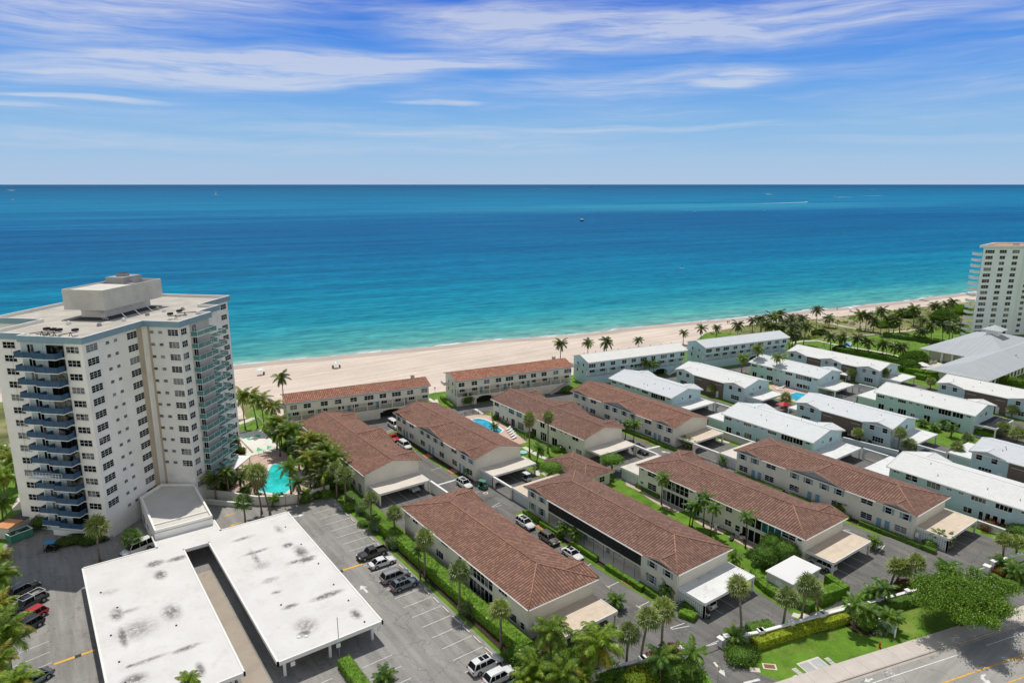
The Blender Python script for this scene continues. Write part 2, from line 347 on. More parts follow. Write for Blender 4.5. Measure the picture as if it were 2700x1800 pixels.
for (cu,cv,ru,rv,tl,st) in CLOUDS:
    mp=mapv(nt,PW_,(1,1,1),0,(-cu,-cv,0)); mr=N(nt,'ShaderNodeMapping'); mr.inputs['Rotation'].default_value=(0,0,-tl); L.new(mp,mr.inputs[0])
    ms=mapv(nt,mr.outputs[0],(1/ru,1/rv,0)); ln=N(nt,'ShaderNodeVectorMath',operation='LENGTH'); L.new(ms,ln.inputs[0])
    g=math_(nt,'MULTIPLY',ramp_(nt,ln.outputs['Value'],[(0.0,1.0),(.45,.75),(1.0,0.0)],'EASE'),st)
    dens=g if dens is None else math_(nt,'ADD',dens,g)
dens=math_(nt,'MULTIPLY',dens,math_(nt,'ADD',.26,math_(nt,'MULTIPLY',tex,1.15)),clamp=True)
veil=math_(nt,'MULTIPLY',ramp_(nt,noise_(nt,mapv(nt,PW_,(1.1,5,1)),1.4,6,.6),[(.42,0.0),(.66,1.0)]),math_(nt,'ADD',.10,math_(nt,'MULTIPLY',tex,.46)))
dens=math_(nt,'ADD',dens,veil,clamp=True)
grad=ramp_(nt,math_(nt,'MULTIPLY',el,.25),[(0,lin((186,209,237))),(.03,lin((174,208,240))),(.08,lin((146,196,242))),(.14,lin((110,172,245))),(.2,lin((80,147,240))),(.25,lin((52,122,230))),(.5,lin((34,88,196)))])
cl=ramp_(nt,math_(nt,'MULTIPLY',el,.25),[(0,lin((184,198,228))),(.05,lin((196,216,242))),(.12,lin((220,228,245))),(.25,lin((216,223,243)))])
skyc=mixc(nt,math_(nt,'MULTIPLY',dens,.76),grad,cl)
sc_=mixc(nt,1.0,skyc,(1/SKY,)*3,'MULTIPLY')
fac=ramp_(nt,math_(nt,'MULTIPLY',el,.25),[(.28,0.0),(.6,1.0)])
# unseen sky behind the camera, made bright and pale to fill shaded walls
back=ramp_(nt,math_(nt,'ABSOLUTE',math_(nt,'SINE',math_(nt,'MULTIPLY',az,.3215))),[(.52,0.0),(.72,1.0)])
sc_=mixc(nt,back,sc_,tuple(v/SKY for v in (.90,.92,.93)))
upper=mixc(nt,.72,sk.outputs[0],tuple(v/SKY for v in (.33,.345,.36)))  # pale neutral tone added to the unseen overhead sky as fill
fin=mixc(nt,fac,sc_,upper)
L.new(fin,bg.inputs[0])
# ---------------------------------------------------------------- sea, beach, ground
SHORE=[(-2500,838),(-300,338),(-60,288)]+[(-9.7,275.7),(-8.1,275.0)][:1]+[(59.7,261.3),(74.5,259.1),(90.3,254.5),(115.7,248.7)]+[(140.8,243.2),(152.9,242.0),(171.1,236.8),(193.4,228.3),(217.7,223.8),(233.0,222.3)]+[(321.7,201.2),(340.6,199.7),(362.6,192.6),(389.3,188.0),(425.5,180.4)]+[(427.6,181.8),(456.6,177.6),(483.6,173.8)]+[(640,138),(3000,-430)]
def sm(pts,n=4):
    out=[]
    for i in range(len(pts)-1):
        p0=Vector(pts[max(i-1,0)]);p1=Vector(pts[i]);p2=Vector(pts[i+1]);p3=Vector(pts[min(i+2,len(pts)-1)])
        for k in range(n):
            t=k/n; out.append(tuple(.5*((2*p1)+(p2-p0)*t+(2*p0-5*p1+4*p2-p3)*t*t+(3*p1-p0-3*p2+p3)*t*t*t)))
    out.append(pts[-1]); return out
core=sm(SHORE[3:-2],5); SH=SHORE[:3]+core+SHORE[-2:]
SA=R(-13.3); SO=Vector((153,241))
def toloc(p): d=Vector(p[:2])-SO; return (d.x*math.cos(SA)+d.y*math.sin(SA),-d.x*math.sin(SA)+d.y*math.cos(SA))
m=bpy.data.materials.new('sea_water'); MATS['sea_water']=m; nt,_,L,b=nodes(m)
ob=N(nt,'ShaderNodeTexCoord').outputs['Object']; sp=N(nt,'ShaderNodeSeparateXYZ'); L.new(ob,sp.inputs[0]); xs,ys=sp.outputs[0],sp.outputs[1]
big=noise_(nt,mapv(nt,ob,(.0008,.0035,1)),1,5,.6); med=noise_(nt,mapv(nt,ob,(.006,.02,1)),1,5,.6)
# tilt of the bands: deeper water lies nearer the shore on the left-hand side
dd=math_(nt,'MAXIMUM',ys,0.0)
t=math_(nt,'LOGARITHM',math_(nt,'ADD',dd,10.0),10.0)
t=math_(nt,'MULTIPLY',math_(nt,'SUBTRACT',t,1.0),.25)
t=math_(nt,'ADD',t,math_(nt,'MULTIPLY',math_(nt,'SUBTRACT',big,.5),.26)); t=math_(nt,'ADD',t,math_(nt,'MULTIPLY',math_(nt,'SUBTRACT',med,.5),.11),clamp=True)
c=ramp_(nt,t,[(p,tuple(v*.62 for v in lin(q))) for p,q in SEA])
# bright patch of shallow bank in the middle distance
az=math_(nt,'ARCTAN2',math_(nt,'SUBTRACT',xs,800.0),math_(nt,'ADD',ys,500.0))
wav=math_(nt,'ADD',math_(nt,'MULTIPLY',noise_(nt,mapv(nt,ob,(.05,.22,1),R(8)),1,5,.65),.6),math_(nt,'MULTIPLY',noise_(nt,mapv(nt,ob,(.16,.55,1),R(-10)),1,4,.6),.4))
bk=mapv(nt,ob,(1/1500,1/420,0),R(4),(-.62,-3.55,0)); ln=N(nt,'ShaderNodeVectorMath',operation='LENGTH'); L.new(bk,ln.inputs[0])
c=mixc(nt,math_(nt,'MULTIPLY',ramp_(nt,math_(nt,'ADD',ln.outputs['Value'],math_(nt,'MULTIPLY',math_(nt,'SUBTRACT',med,.5),1.6)),[(.1,1.0),(1,0.0)],'EASE'),.5),c,tuple(v*.62 for v in lin((70,185,215))))
c=mixc(nt,1.0,c,ramp_(nt,wav,[(.40,(.60,.70,.76)),(.5,(1,1,1)),(.60,(1.42,1.28,1.20))]),'MULTIPLY')
far=noise_(nt,mapv(nt,ob,(.002,.03,1)),1,6,.7)
c=mixc(nt,1.0,c,ramp_(nt,far,[(.38,(.72,.80,.86)),(.62,(1.3,1.2,1.14))]),'MULTIPLY')
L.new(c,b.inputs['Base Color']); b.inputs['Roughness'].default_value=.5; b.inputs['Specular IOR Level'].default_value=.05; b.inputs['IOR'].default_value=1.33
bump_(nt,b,wav,.35,.6)
mb=MB(); poly=[toloc(p) for p in SH]
F=160000
mb.face([(x,y,0) for x,y in poly]+[(F,poly[-1][1],0),(F,F,0),(-F,F,0),(-F,poly[0][1],0)])
o=mb.build('sea',['sea_water'],None,(SO.x,SO.y,-.06),SA); tag(o,kind='structure')
m=mat('sand_c',(.62,.525,.445),.95,.06,.05,fine=.7,stain=((.50,.40,.32),.045,.54,.6),streak=(.012,.35,-SA,.09))
# surf foam and wet sand
m=bpy.data.materials.new('foam'); MATS['foam']=m; nt,_,L,b=nodes(m); b.inputs['Base Color'].default_value=(.85,.88,.88,1); b.inputs['Roughness'].default_value=.6
g=N(nt,'ShaderNodeNewGeometry').outputs['Position']; uv=N(nt,'ShaderNodeTexCoord').outputs['UV']; sp=N(nt,'ShaderNodeSeparateXYZ'); L.new(uv,sp.inputs[0])
edge=ramp_(nt,sp.outputs[1],[(0,0.25),(.22,.95),(.4,.35),(.75,.2),(1,0.0)])
f=math_(nt,'MULTIPLY',edge,ramp_(nt,noise_(nt,mapv(nt,g,(.09,.28,1),SA),1,6,.7),[(.42,0.05),(.58,1.1)]),clamp=True); L.new(f,b.inputs['Alpha'])
def ribbon(name,pts,off0,off1,z,mt,kind,label=None):
    b=MB(); nrm=Vector((-math.sin(SA),math.cos(SA)))
    for i in range(len(pts)-1):
        a=Vector(pts[i]); c=Vector(pts[i+1]); w0=off1(i) if callable(off1) else off1; w1=off1(i+1) if callable(off1) else off1
        q=[a+nrm*off0,c+nrm*off0,c+nrm*w1,a+nrm*w0]; b.face([(v.x,v.y,z) for v in q],0,[(0,0),(1,0),(1,1),(0,1)])
    o=b.build(name,[mt]); o['kind']=kind; return o
ribbon('surf',SH,-.8,lambda i:3.2+2.2*math.sin(i*.9)+1.2*math.sin(i*2.3),.02,'foam','stuff')
mat('wet_sand_c',(.44,.36,.29),.55,.08,.06,fine=1,spec=.4)
ribbon('wet_sand',SH,-6.5,.5,.012,'wet_sand_c','structure')
EDGE=[(-2500,760),(-300,262),(-60,222)]+[(-8.9,258.0)]+[(2,212),(48,197)]+[(51.7,224.7)]+[(57,192.5),(97,185.5),(104,187),(147,177),(152,177),(194,168)]+[(250.4,194.2),(281.0,193.7),(308.2,188.7),(324.5,182.0)]+[(343.1,178.6),(373.9,173.0),(396.9,167.7)]+[(399.1,168.1),(434.5,160.9)]+[(640,112),(3000,-470)]
# land base: lawn grass everywhere under the sheets
gp=SH+[(3000,-800),(-2500,-800)]
sheet('ground',[gp],-.02,'grass')
mb=MB(); 
sand=SH+EDGE[::-1]
sheet('beach_sand',[sand],.006,'sand_c')
sheet('dune',[ [(-300,262),(-60,222)]+[(-8.9,258.0)]+[(2,212),(48,197)]+[(51.7,224.7)]+[(57,192)]+[(52.5,205.9),(48.4,196.2),(43.8,194.1)]+[(30,192),(2,186)]+[(-6.3,212.0)]+[(-60,190),(-300,235)],
 [(250.4,194.2),(281.0,193.7),(308.2,188.7),(324.5,182.0)]+[(343.1,178.6),(373.9,173.0),(396.9,167.7)]+[(399.1,168.1),(434.5,160.9)]+[(640,112),(640,95),(470,128)]+[(367.9,130.1),(339.9,141.1)]+[(332.4,139.1),(312.8,144.3),(299.4,148.8),(290.7,151.7),(277.2,154.9),(276.2,160.6),(277.2,170.1)]],-.004,'dune_scrub')
sheet('dune_slope',[[(321.9,182.8),(342.9,179.2),(347.6,166.3),(332.8,156.0),(318.9,154.4),(316.8,157.8),(318.3,172.6),(315.9,178.6)],[(379.6,144.5),(389.6,143.4),(378.8,136.2),(368.9,137.7)],[(-60,221),(-10,214),(0,208),(-4,200),(-60,200)]],.0,'dune_dry')
lot=[(-12.5,40),(48.9,40),(48.9,134.0),(42,134.6),(31,142),(26.5,147.6),(14,152),(-4,158),(-9,150),(-7.5,128),(-9,100)]
sheet('parking_lot',[lot],.004,'asphalt_light')
sheet('bounce_ground',[[(-160,-40),(-16,-40),(-13.5,100),(-13,150),(-160,190)]],.0,'sidewalk_c')  # unseen pale ground, added to bounce neutral light onto the tower
sheet('driveway',[rect(68,76,60,176),[(76,162.5),(76,176),(100,171.5),(146,162.5),(146,152.5),(131,150.5),(119,158),(105,160.5),(91,163)],
 rect(54.6,68.3,110.5,128),rect(75.5,92,104,122),rect(105.5,120,98,117),
 [(52,71),(52,61),(63,58),(69,56.5),(76.2,55),(76.2,71)],rect(119.2,127.6,40.5,152),rect(127,144.3,90.5,109.5),
 [(75.6,64.2),(75.6,54.5),(82,51.6),(91.6,50.2),(92.6,58),(92.6,64.5)],[(104,59),(104.2,48),(119.5,43.8),(120.5,59)],
 [(118.9,52),(118.9,43.2),(129.5,39.6),(144.4,37.5),(144.4,50.6),(130,50.6),(128,56)],
 [(69,57),(68.4,53),(70,51),(68.6,47),(64,43.5),(78,40.2),(75.2,48),(76.3,51.8),(77,56)],
 [(122.8,43),(124.5,38.5),(121,31.5),(131.5,28.6),(128.6,33),(129,38),(130,41)],
 rect(164.6,172.2,30,150),rect(149.6,165,70,82),rect(149.6,165,114,126.3),[(146,152.4),(146,162.6),(190,154),(240,144),(240,139.3),(217,139),(190,147),(163,152)],
 rect(171.8,188.2,62.5,76),rect(171.8,188.2,105.5,120),rect(217.4,225.4,40,140),rect(203,218,54,67.5),rect(203,218,100,112),rect(225,241.5,91,105.5),rect(171.6,190,26,38)],.010,'asphalt_dark')
# road in its own frame
RA=R(-15.45); RO=Vector((82.9,38.7))
def rd(x,y): return (RO.x+x*math.cos(RA)-y*math.sin(RA),RO.y+x*math.sin(RA)+y*math.cos(RA))
def rrect(x0,x1,y0,y1): return [rd(x0,y0),rd(x1,y0),rd(x1,y1),rd(x0,y1)]
sheet('road',[rrect(-120,220,-24,0)],.02,'road_grey')
b=MB(); 
for k in range(-24,40):
    x0=k*3.0; b.prism([rd(x0+.012,.2),rd(x0+2.988,.2),rd(x0+2.988,3.0),rd(x0+.012,3.0)],-.02,.13)
b.build('sidewalk',['sidewalk_c']).__setitem__('kind','structure')
b=MB(); b.prism(rrect(-120,220,0,.19),-.02,.15); b.prism(rrect(-120,220,-.45,-.01),0,.03)
b.build('kerb',['kerb_c']).__setitem__('kind','structure')
W_=[rrect(-60,20.4,-1.72,-1.58),rrect(26.5,120,-1.72,-1.58)]
sheet('lane_line',W_,.03,'mark_white')
sheet('centre_line',[rrect(-60,120,-5.12,-4.9),rrect(27,120,-5.5,-5.3),rrect(-60,120,-8.2,-8.0)],.034,'mark_yellow')
def arrow(c,ang,L_=2.2,w=.35,hw=.9,hl=1.0,bend=0):
    ca,sa=math.cos(ang),math.sin(ang)
    P=[(-L_/2,-w/2),(L_/2-hl,-w/2),(L_/2-hl,-hw/2),(L_/2,0),(L_/2-hl,hw/2),(L_/2-hl,w/2),(-L_/2,w/2)]
    P=[(c[0]+x*ca-y*sa,c[1]+x*sa+y*ca) for x,y in P]
    return [[P[0],P[1],P[5],P[6]],[P[2],P[3],P[4]]]
turn=[rd(x,y) for x,y in [(18.95,-6.75),(18.98,-6.2),(19.5,-5.8),(20.4,-5.65),(20.4,-6.02),(19.75,-6.12),(19.4,-6.4),(19.38,-6.75)]]
sheet('road_arrow',arrow(rd(4.3,-1.05),RA+PI,1.6,.3,.8,.8)+[[turn[0],turn[1],turn[6],turn[7]],[turn[1],turn[2],turn[5],turn[6]],[turn[2],turn[3],turn[4],turn[5]],[rd(18.6,-6.76),rd(19.75,-6.76),rd(19.2,-7.6)]]+arrow((72.09,49.86),R(-112),3,.34,1.0,1.2),.038,'mark_white')
def ringpoly(c,r,w,n=12):
    out=[]
    for k in range(n):
        a,b2=2*PI*k/n,2*PI*(k+1)/n
        out.append([(c[0]+r*math.cos(a),c[1]+r*math.sin(a)),(c[0]+(r+w)*math.cos(a),c[1]+(r+w)*math.sin(a)),(c[0]+(r+w)*math.cos(b2),c[1]+(r+w)*math.sin(b2)),(c[0]+r*math.cos(b2),c[1]+r*math.sin(b2))])
    return out
b1,b2=rd(8.5,-1.3),rd(8.7,-.55)
sheet('bicycle_marking',ringpoly(b1,.22,.07)+ringpoly(b2,.22,.07)+strip([b1,rd(7.9,-.8),b2],.07)+strip([rd(7.9,-.8),rd(7.5,-.7)],.07)+strip([rd(7.3,-.9),rd(7.3,-.5)],.07),.036,'mark_white')
# lot markings
M_=[]
for k in range(24):
    y=128.4-k*3.06
    if y>62: M_+=strip([(42.9,y),(48.0,y)],.11)
for k in range(14): 
    y=111.3-k*2.9
    M_+=strip([(-8.2,y),(-3.4,y+.9)],.10)
for y in (127.5,124.5,121.5,118.5): M_+=strip([(-6.8,y),(-3.6,y+.9)],.10)
for y in (79.5,76.6,73.7): M_+=strip([(31.2,y),(36.4,y)],.10); 
for y in (80,77.1,74.2): M_+=strip([(23.5,y),(27.6,y)],.10)
M_+=strip([(31.15,82.6),(31.15,70)],.1)
for cpx,yb in ((80,58.6),(107,52.9),(131.6,44.8),(55.5,123.4),(80.4,116.9),(107.6,111.6),(132,103.5)):
    for k in range(1,4): M_+=strip([(cpx+k*2.95,yb-1.0),(cpx+k*2.95,yb+5.4)],.09)
for y in (80.6,73.65,66.7): M_+=strip([(73.5,y),(76.0,y)],.13)+strip([(73.5,y-.5),(73.5,y+.5)],.1)
M_+=strip([(73.2,133.4),(76,133.4)],.12)+strip([(73.2,146),(76,146)],.12)+strip([(74.2,85.4),(76.2,85.4)],.1)+strip([(74.2,92.4),(76.2,92.4)],.1)+strip([(74.2,99.4),(76.2,99.4)],.1)
M_+=strip([(69.4,125.3),(75.7,125.3)],.55)+strip([(74.1,109.3),(76.7,109.9)],.12)+strip([(74.2,109.0),(76.3,108.8)],.12)+strip([(74.4,117.6),(76.1,117.0)],.12)
M_+=strip([(73.6,60.1),(76.2,59.6)],.12)+strip([(73.6,59.7),(76.3,58.7)],.12)+strip([(73.6,60.1),(73.6,59.7)],.12)+strip([(74.2,54.2),(77.4,53.4)],.14)
M_+=strip([(122.1,53.3),(124.4,53.2)],.12)+strip([(121.8,52.4),(125.0,53.0)],.12)+strip([(124.9,60.6),(125.3,59.8)],.12)+strip([(124.8,35.0),(124.5,33.0)],.25)
M_+=strip([(124.3,112.6),(128.7,112.0)],.8)+strip([(72.5,46.2),(74.9,45.4)],.4)+strip([(106.4,165.4),(105.7,160.0)],.9)+strip([(75.6,162.8),(78.5,164.2)],.15)+strip([(75.3,161.6),(78.8,163.5)],.15)
sheet('parking_lines',M_,.022,'mark_white')
sheet('lot_arrows',arrow((40.0,97.2),R(92),2.6,.4,1.5,1.1)+arrow((39.87,129.27),R(-8),2.6,.4,1.3,1.1)+arrow((126.71,108.30),R(120),2.4,.35,1.1,1.0),.026,'mark_white')
sheet('yellow_stop_lines',strip([(-3.1,105.8),(1.9,105.9)],.5)+strip([(39.4,104.7),(43,104.6)],.5)+strip([(27.9,138.0),(29.1,138.0)],.3)+arrow((28.49,133.12),R(188),2.4,.3,1.0,.9)+arrow((28.73,138.02),R(190),2.2,.28,.9,.8),.024,'mark_yellow')
sheet('lot_drain',[rect(-.6,.2,105.5,106.2),rect(38.6,39.3,104.2,105)],.032,'dark_metal')
# paved places
sheet('pool_terrace',[[(40.6,167.2),(48.3,167),(49.3,160),(48.9,141),(45.5,138.8),(42.5,136.4),(38.2,138.3),(31.4,146.4),(27.5,152),(33,156.5)]],.004,'deck_pink')
sheet('game_court',[[(40.2,167.6),(48.6,167.4),(48.8,185.2),(42.2,185.4)]],.012,'court_white')
sheet('court_marking',[[(43.4,181.9),(45.0,181.4),(43.7,178.7)],[(45.8,181.4),(47.4,181.4),(46.7,178.8)],[(44.1,172.4),(44.9,169.7),(43.1,169.6)],[(46.4,171.9),(47.5,170.7),(45.7,169.5)]],.022,'court_green')
sheet('court_gutter',strip([(42.0,181.1),(42.1,169.3)],.5),.024,'dune_dry')
sheet('townhouse_pool_deck',[[(100.6,162.0),(105.3,160.3),(106.7,157.0),(102.8,134.4),(100.4,134.4),(96.5,135.9),(99.2,142.1),(99.6,150.8),(99.1,159.7)]],.004,'deck_pink')
sheet('court_pool_deck',[[(199.9,127.9),(201.9,127.2),(206.7,127.0),(206.5,121.6),(204.3,113.2),(193.8,109.6),(190.8,111.8),(188.9,118.6),(194.4,119.7),(196.8,125.5)]],.014,'deck_pink')
sheet('footpath',strip([(261.6,159.9),(270.7,158.9),(276.6,156.1),(275.6,143.5),(277.6,131.8),(276.5,118.1)],1.6)+strip([(316.2,178.8),(317.5,172.2),(315.5,165.6),(314.6,156.7),(314.9,149.9),(316.4,146.1),(336.3,140.8)],1.3)+strip([(294.3,152.2),(304.4,149.5),(309.8,147.4)],1.0)+strip([(320.3,145.2),(338.8,140.7),(369.5,133.1)],1.2)
 +strip([(-8.9,207.4),(-7.6,212.5),(-5.4,211.0),(-5.3,204.8)],3.0)+strip([(44.8,193.4),(50.1,196.0)],2.0)+strip([(99.8,132.1),(99.3,125.2),(99.8,122.5)],1.3)+strip([(100.2,182.7),(99.7,176.6),(101.5,180.4)],1.0)+strip([(100.0,182.0),(99.5,177.2)],1.2)
 +strip([(52.1,150.6),(52.4,139.8)],1.0)+strip([(52.5,175.8),(52.3,155.1)],.7)+strip([(91.8,51.1),(92.1,50.1),(95.5,48.6),(99.0,48.0),(100.6,48.1),(101.3,49.3)],1.2)+strip([(202.0,78.3),(203.3,71.7),(202.9,65.2)],1.0)
 +strip([(144.7,105.9),(145.1,102.8)],1.0)+strip([(91.8,116.1),(93.5,118.5),(93.6,114.8)],1.0)+strip([(-6.8,166.2),(-5.3,174.6)],1.8),.014,'path_pale')
sheet('patio_paving',[[(106.5,102.3),(104.6,100.3),(104.7,96.9),(103.5,91.5),(103.2,88.7),(103.0,86.3),(103.7,84.6),(105.5,84.5),(106.2,91.4),(106.0,98.6)],[(103.7,80.2),(105.3,80.1),(105.1,76.4),(105.3,73.7),(103.8,73.5),(103.1,76.5)],[(104.0,72.6),(106.8,71.8),(107.4,69.7),(107.2,66.9),(103.6,66.3),(103.6,69.5)]],.018,'patio')
PV=[]
for k,x,y in (('n9',165,145),('n9',600,410),('z6',1275,350),('z6',1958,780),('n9',2070,1385),('c4',850,62),('c2',200,402),('c2',2325,1235),('c1',2215,1135)):
    pass
for (cx,cy) in [(76.54,141.51),(76.78,129.76),(77.10,96.14),(77.24,72.50),(129.49,58.21),(129.08,117.03),(129.06,117.17),(129.57,58.98)]:
    PV.append([(cx-.7,cy-1.3),(cx+1.1,cy-1.3),(cx+1.1,cy+1.3),(cx-.7,cy+1.3)])
sheet('brick_paving',PV,.02,'paver_red')
sheet('planting_bed',[rect(76.9,78.3,64,103),rect(76.9,78.3,122,161),rect(128.6,130.4,51,90),rect(128.6,130.4,109,148.5),rect(49.6,54.2,70,111),[(80.3,50.7),(93.2,46.6),(98.0,45.6),(98.0,44.6),(92.3,45.7),(80.4,49.4)],[(96.0,45.3),(97.9,44.6),(97.8,40.5),(96.4,40.9),(95.3,43.2)],[(-0.2,146.2),(1.6,142.5),(3.8,139.3),(6.4,139.0),(8.0,140.7),(4.4,145.8)]],.001,'mulch')
sheet('garage_ramp',[rect(17.4,RAMPX,60,RAMPY)],.013,'ramp_c')

m=bpy.data.materials.new('deck_roof'); MATS['deck_roof']=m; nt,_,L,b=nodes(m)
g=N(nt,'ShaderNodeNewGeometry').outputs['Position']
BLOT=[((12.41,120.44),1.0,.8,.9),((12.56,116.04),.7,1.1,1.0),((15.94,119.91),1.3,.6,.9),((5.31,108.24),.7,1.4,.8),((6.38,108.09),1.6,.5,.45),((5.33,101.69),.45,1.9,1.0),((7.13,102.39),2.0,1.9,.5),((12.05,103.97),1.0,1.7,.7),((7.37,94.17),1.9,.35,.6),((12.08,93.76),1.4,.4,.8),((5.28,94.31),.5,.25,1.0),((12.76,88.13),.4,1.2,.8),((5.21,90.98),1.2,1.0,.8),((4.99,115.39),1.0,.7,.3),
((26.91,120.29),1.5,.45,.6),((27.38,114.19),1.6,.4,.75),((26.78,112.10),.4,2.6,.55),((26.96,109.13),1.0,1.0,.4),((32.68,113.17),.7,.6,1.0),((33.83,109.50),.8,1.8,.85),((33.73,106.64),1.2,.7,1.1),((31.87,106.97),1.0,.4,.8),((26.76,103.92),1.0,.6,.45),((32.64,94.32),1.9,.55,.9),((27.04,94.88),.9,.4,.9),((34.37,87.17),.6,1.0,.8),((27.40,88.89),1.2,1.5,.55),((26.50,87.21),.7,.6,1.0),((33.18,119.99),.5,1.2,.5),((26.48,99.83),.6,.4,.6)]
acc=None
for (c,rx,ry,s) in BLOT:
    v=mapv(nt,g,(1/rx/2.0,1/ry/2.0,0),0,(-c[0]/rx/2.0,-c[1]/ry/2.0,0)); ln=N(nt,'ShaderNodeVectorMath',operation='LENGTH'); L.new(v,ln.inputs[0])
    q=math_(nt,'MULTIPLY',ramp_(nt,ln.outputs['Value'],[(0,1.0),(1,0.0)],'EASE'),s); acc=q if acc is None else math_(nt,'MAXIMUM',acc,q)
st=math_(nt,'MULTIPLY',acc,ramp_(nt,noise_(nt,g,1.5,9,.82),[(.37,0.0),(.53,1.6)]),clamp=True)
base=ramp_(nt,noise_(nt,g,.25,5,.6),[(.3,(.62,.61,.59)),(.7,(.72,.71,.69))])
spg=N(nt,'ShaderNodeSeparateXYZ'); L.new(g,spg.inputs[0]); seam=ramp_(nt,math_(nt,'FRACT',math_(nt,'MULTIPLY',spg.outputs[0],1/1.0)),[(0,.955),(.04,1.0)])
base=mixc(nt,1.0,base,seam,'MULTIPLY')
base=mixc(nt,math_(nt,'MULTIPLY',ramp_(nt,noise_(nt,g,.5,8,.75),[(.48,0.0),(.66,1.0)]),.34),base,(.40,.38,.35))
L.new(mixc(nt,math_(nt,'MULTIPLY',st,.92),base,(.13,.12,.115)),b.inputs['Base Color']); b.inputs['Roughness'].default_value=.85

# ---------------------------------------------------------------- windows, doors
WM={}
def winmesh(w,h,cols,rows,shut=0,glass='glass',frame='frame_white',bar=.07,bands=0):
    k=(round(w,2),round(h,2),cols,rows,shut,glass,frame,bands)
    if k in WM: return WM[k]
    b=MB(); f=.08
    b.box(-w/2-f,w/2+f,-.03,.05,-f,0,0); b.box(-w/2-f,w/2+f,-.03,.05,h,h+f,0)
    b.box(-w/2-f,-w/2,-.03,.05,0,h,0); b.box(w/2,w/2+f,-.03,.05,0,h,0)
    for i in range(1,cols): x=-w/2+w*i/cols; b.box(x-bar/2,x+bar/2,-.02,.04,0,h,0)
    for j in range(1,rows): z=h*j/rows; b.box(-w/2,w/2,-.015,.035,z-bar*.4,z+bar*.4,0)
    b.box(-w/2-.14,w/2+.14,-.12,0,-f-.07,-f,0)
    b.box(-w/2,w/2,-.012,.05,0,h,1)
    if shut:
        for s in (-1,1):
            x=s*(w/2+f+shut/2+.02); b.box(x-shut/2,x+shut/2,-.05,0,-.03,h+.03,2)
    me=b.mesh('window',[frame,glass,'shutter_blue']); WM[k]=me; return me
HM=MB().box(-.04,.04,-.03,.015,-.06,.06).mesh('handle',['dark_metal'])
def doormesh(w,h,col,glassy=0):
    k=('d',w,h,col,glassy)
    if k in WM: return WM[k]
    b=MB(); b.box(-w/2-.08,w/2+.08,-.03,.05,0,h+.08,1); b.box(-w/2,w/2,-.06,.0,.02,h,0)
    if glassy: b.box(-w/2+.15,w/2-.15,-.075,-.05,.5,h-.2,2)
    me=b.mesh('door',[col,'frame_white','glass']); WM[k]=me; return me
def place(parent,me,name,x,y,z,rot):
    o=link(name,me,parent,(x,y,z),rot); return o
def facade(parent,items,axis,c,org,flip=0):
    """items (s,z,w,h,cols,rows[,opts]); axis 'L': face looking to -x, s runs from far end; 'F': face looking to -y"""
    for it in items:
        s,z,w,h,co_,ro=it[:6]; o=it[6] if len(it)>6 else {}
        if axis=='L': pos=(c,org-s); rot=-PI/2
        else: pos=(org+s,c); rot=0
        if o.get('door'): d_=place(parent,doormesh(w,h,o['door'],o.get('g',0)),'door',*pos,z,rot); link('handle',HM,d_,(w/2-.12,-.08,1.0))
        else: place(parent,winmesh(w,h,co_,ro,o.get('sh',0),o.get('gl','glass')),'window',*pos,z,rot)
# ---------------------------------------------------------------- roofs
class Roof(MB):
    def slope(s,pts,along):
        """roof plane with tile UV: u along the eave, v down the slope; solid 0.16 m thick"""
        P=[Vector(p) for p in pts]; n=(P[1]-P[0]).cross(P[2]-P[0]).normalized()
        if n.z<0: P=P[::-1]; n=-n
        a=Vector(along).normalized(); d=n.cross(a).normalized()
        uv=[(p.dot(a),abs(p.dot(d))) for p in P]; s.face(P,0,uv)
        lo=[p-Vector((0,0,.2)) for p in P]; s.face(lo[::-1],1)
        for i in range(len(P)): j=(i+1)%len(P); s.face([P[i],lo[i],lo[j],P[j]],1)
SL=.25
def gable_roof(L,Wd,ze,hipn,hipf,crossL,crossR,tile,cap,fasc='trim',slope=SL):
    """local: x 0..Wd across, y 0..L along; ridge along y. cross = list of (yc,halfwidth)"""
    r=Roof(); xc=Wd/2; zr=ze+xc*slope; yn=xc if hipn else 0; yf=L-xc if hipf else L
    A=(0,0,ze);B=(Wd,0,ze);C=(Wd,L,ze);D=(0,L,ze);E=(xc,yn,zr);F_=(xc,yf,zr)
    r.slope([A,E,F_,D],(0,1,0)); r.slope([B,C,F_,E],(0,1,0))
    if hipn: r.slope([A,B,E],(1,0,0))
    if hipf: r.slope([C,D,F_],(1,0,0))
    caps=[[E,F_]]
    if hipn: caps+=[[A,E],[B,E]]
    else: caps+=[[A,E],[B,E]]
    if hipf: caps+=[[D,F_],[C,F_]]
    else: caps+=[[D,F_],[C,F_]]
    ped=[]
    for side,lst in ((0,crossL),(1,crossR)):
        for yc,hw in lst:
            zt=ze+hw*slope; sx=1 if side==0 else -1; x0=0 if side==0 else Wd; up=.05
            T=(x0-sx*.12,yc,zt+up); M_=(x0+sx*hw,yc,zt+up); a_=(x0-sx*.12,yc-hw,ze+up); b_=(x0-sx*.12,yc+hw,ze+up)
            r.slope([a_,T,M_],(1,0,0)); r.slope([b_,T,M_],(1,0,0)); caps+=[[T,M_],[a_,T],[b_,T]]
            px=x0+sx*.35; ped.append([(px,yc-hw+.2,ze-.1),(px,yc+hw-.2,ze-.1),(px,yc,zt-.12)][::(-1 if side==0 else 1)])
    cp=MB()
    for a_,b_ in caps: cp.tube([Vector(a_)+Vector((0,0,.04)),Vector(b_)+Vector((0,0,.04))],.11 if cap=='ridge_tile' else .06,5)
    return r,cp,ped
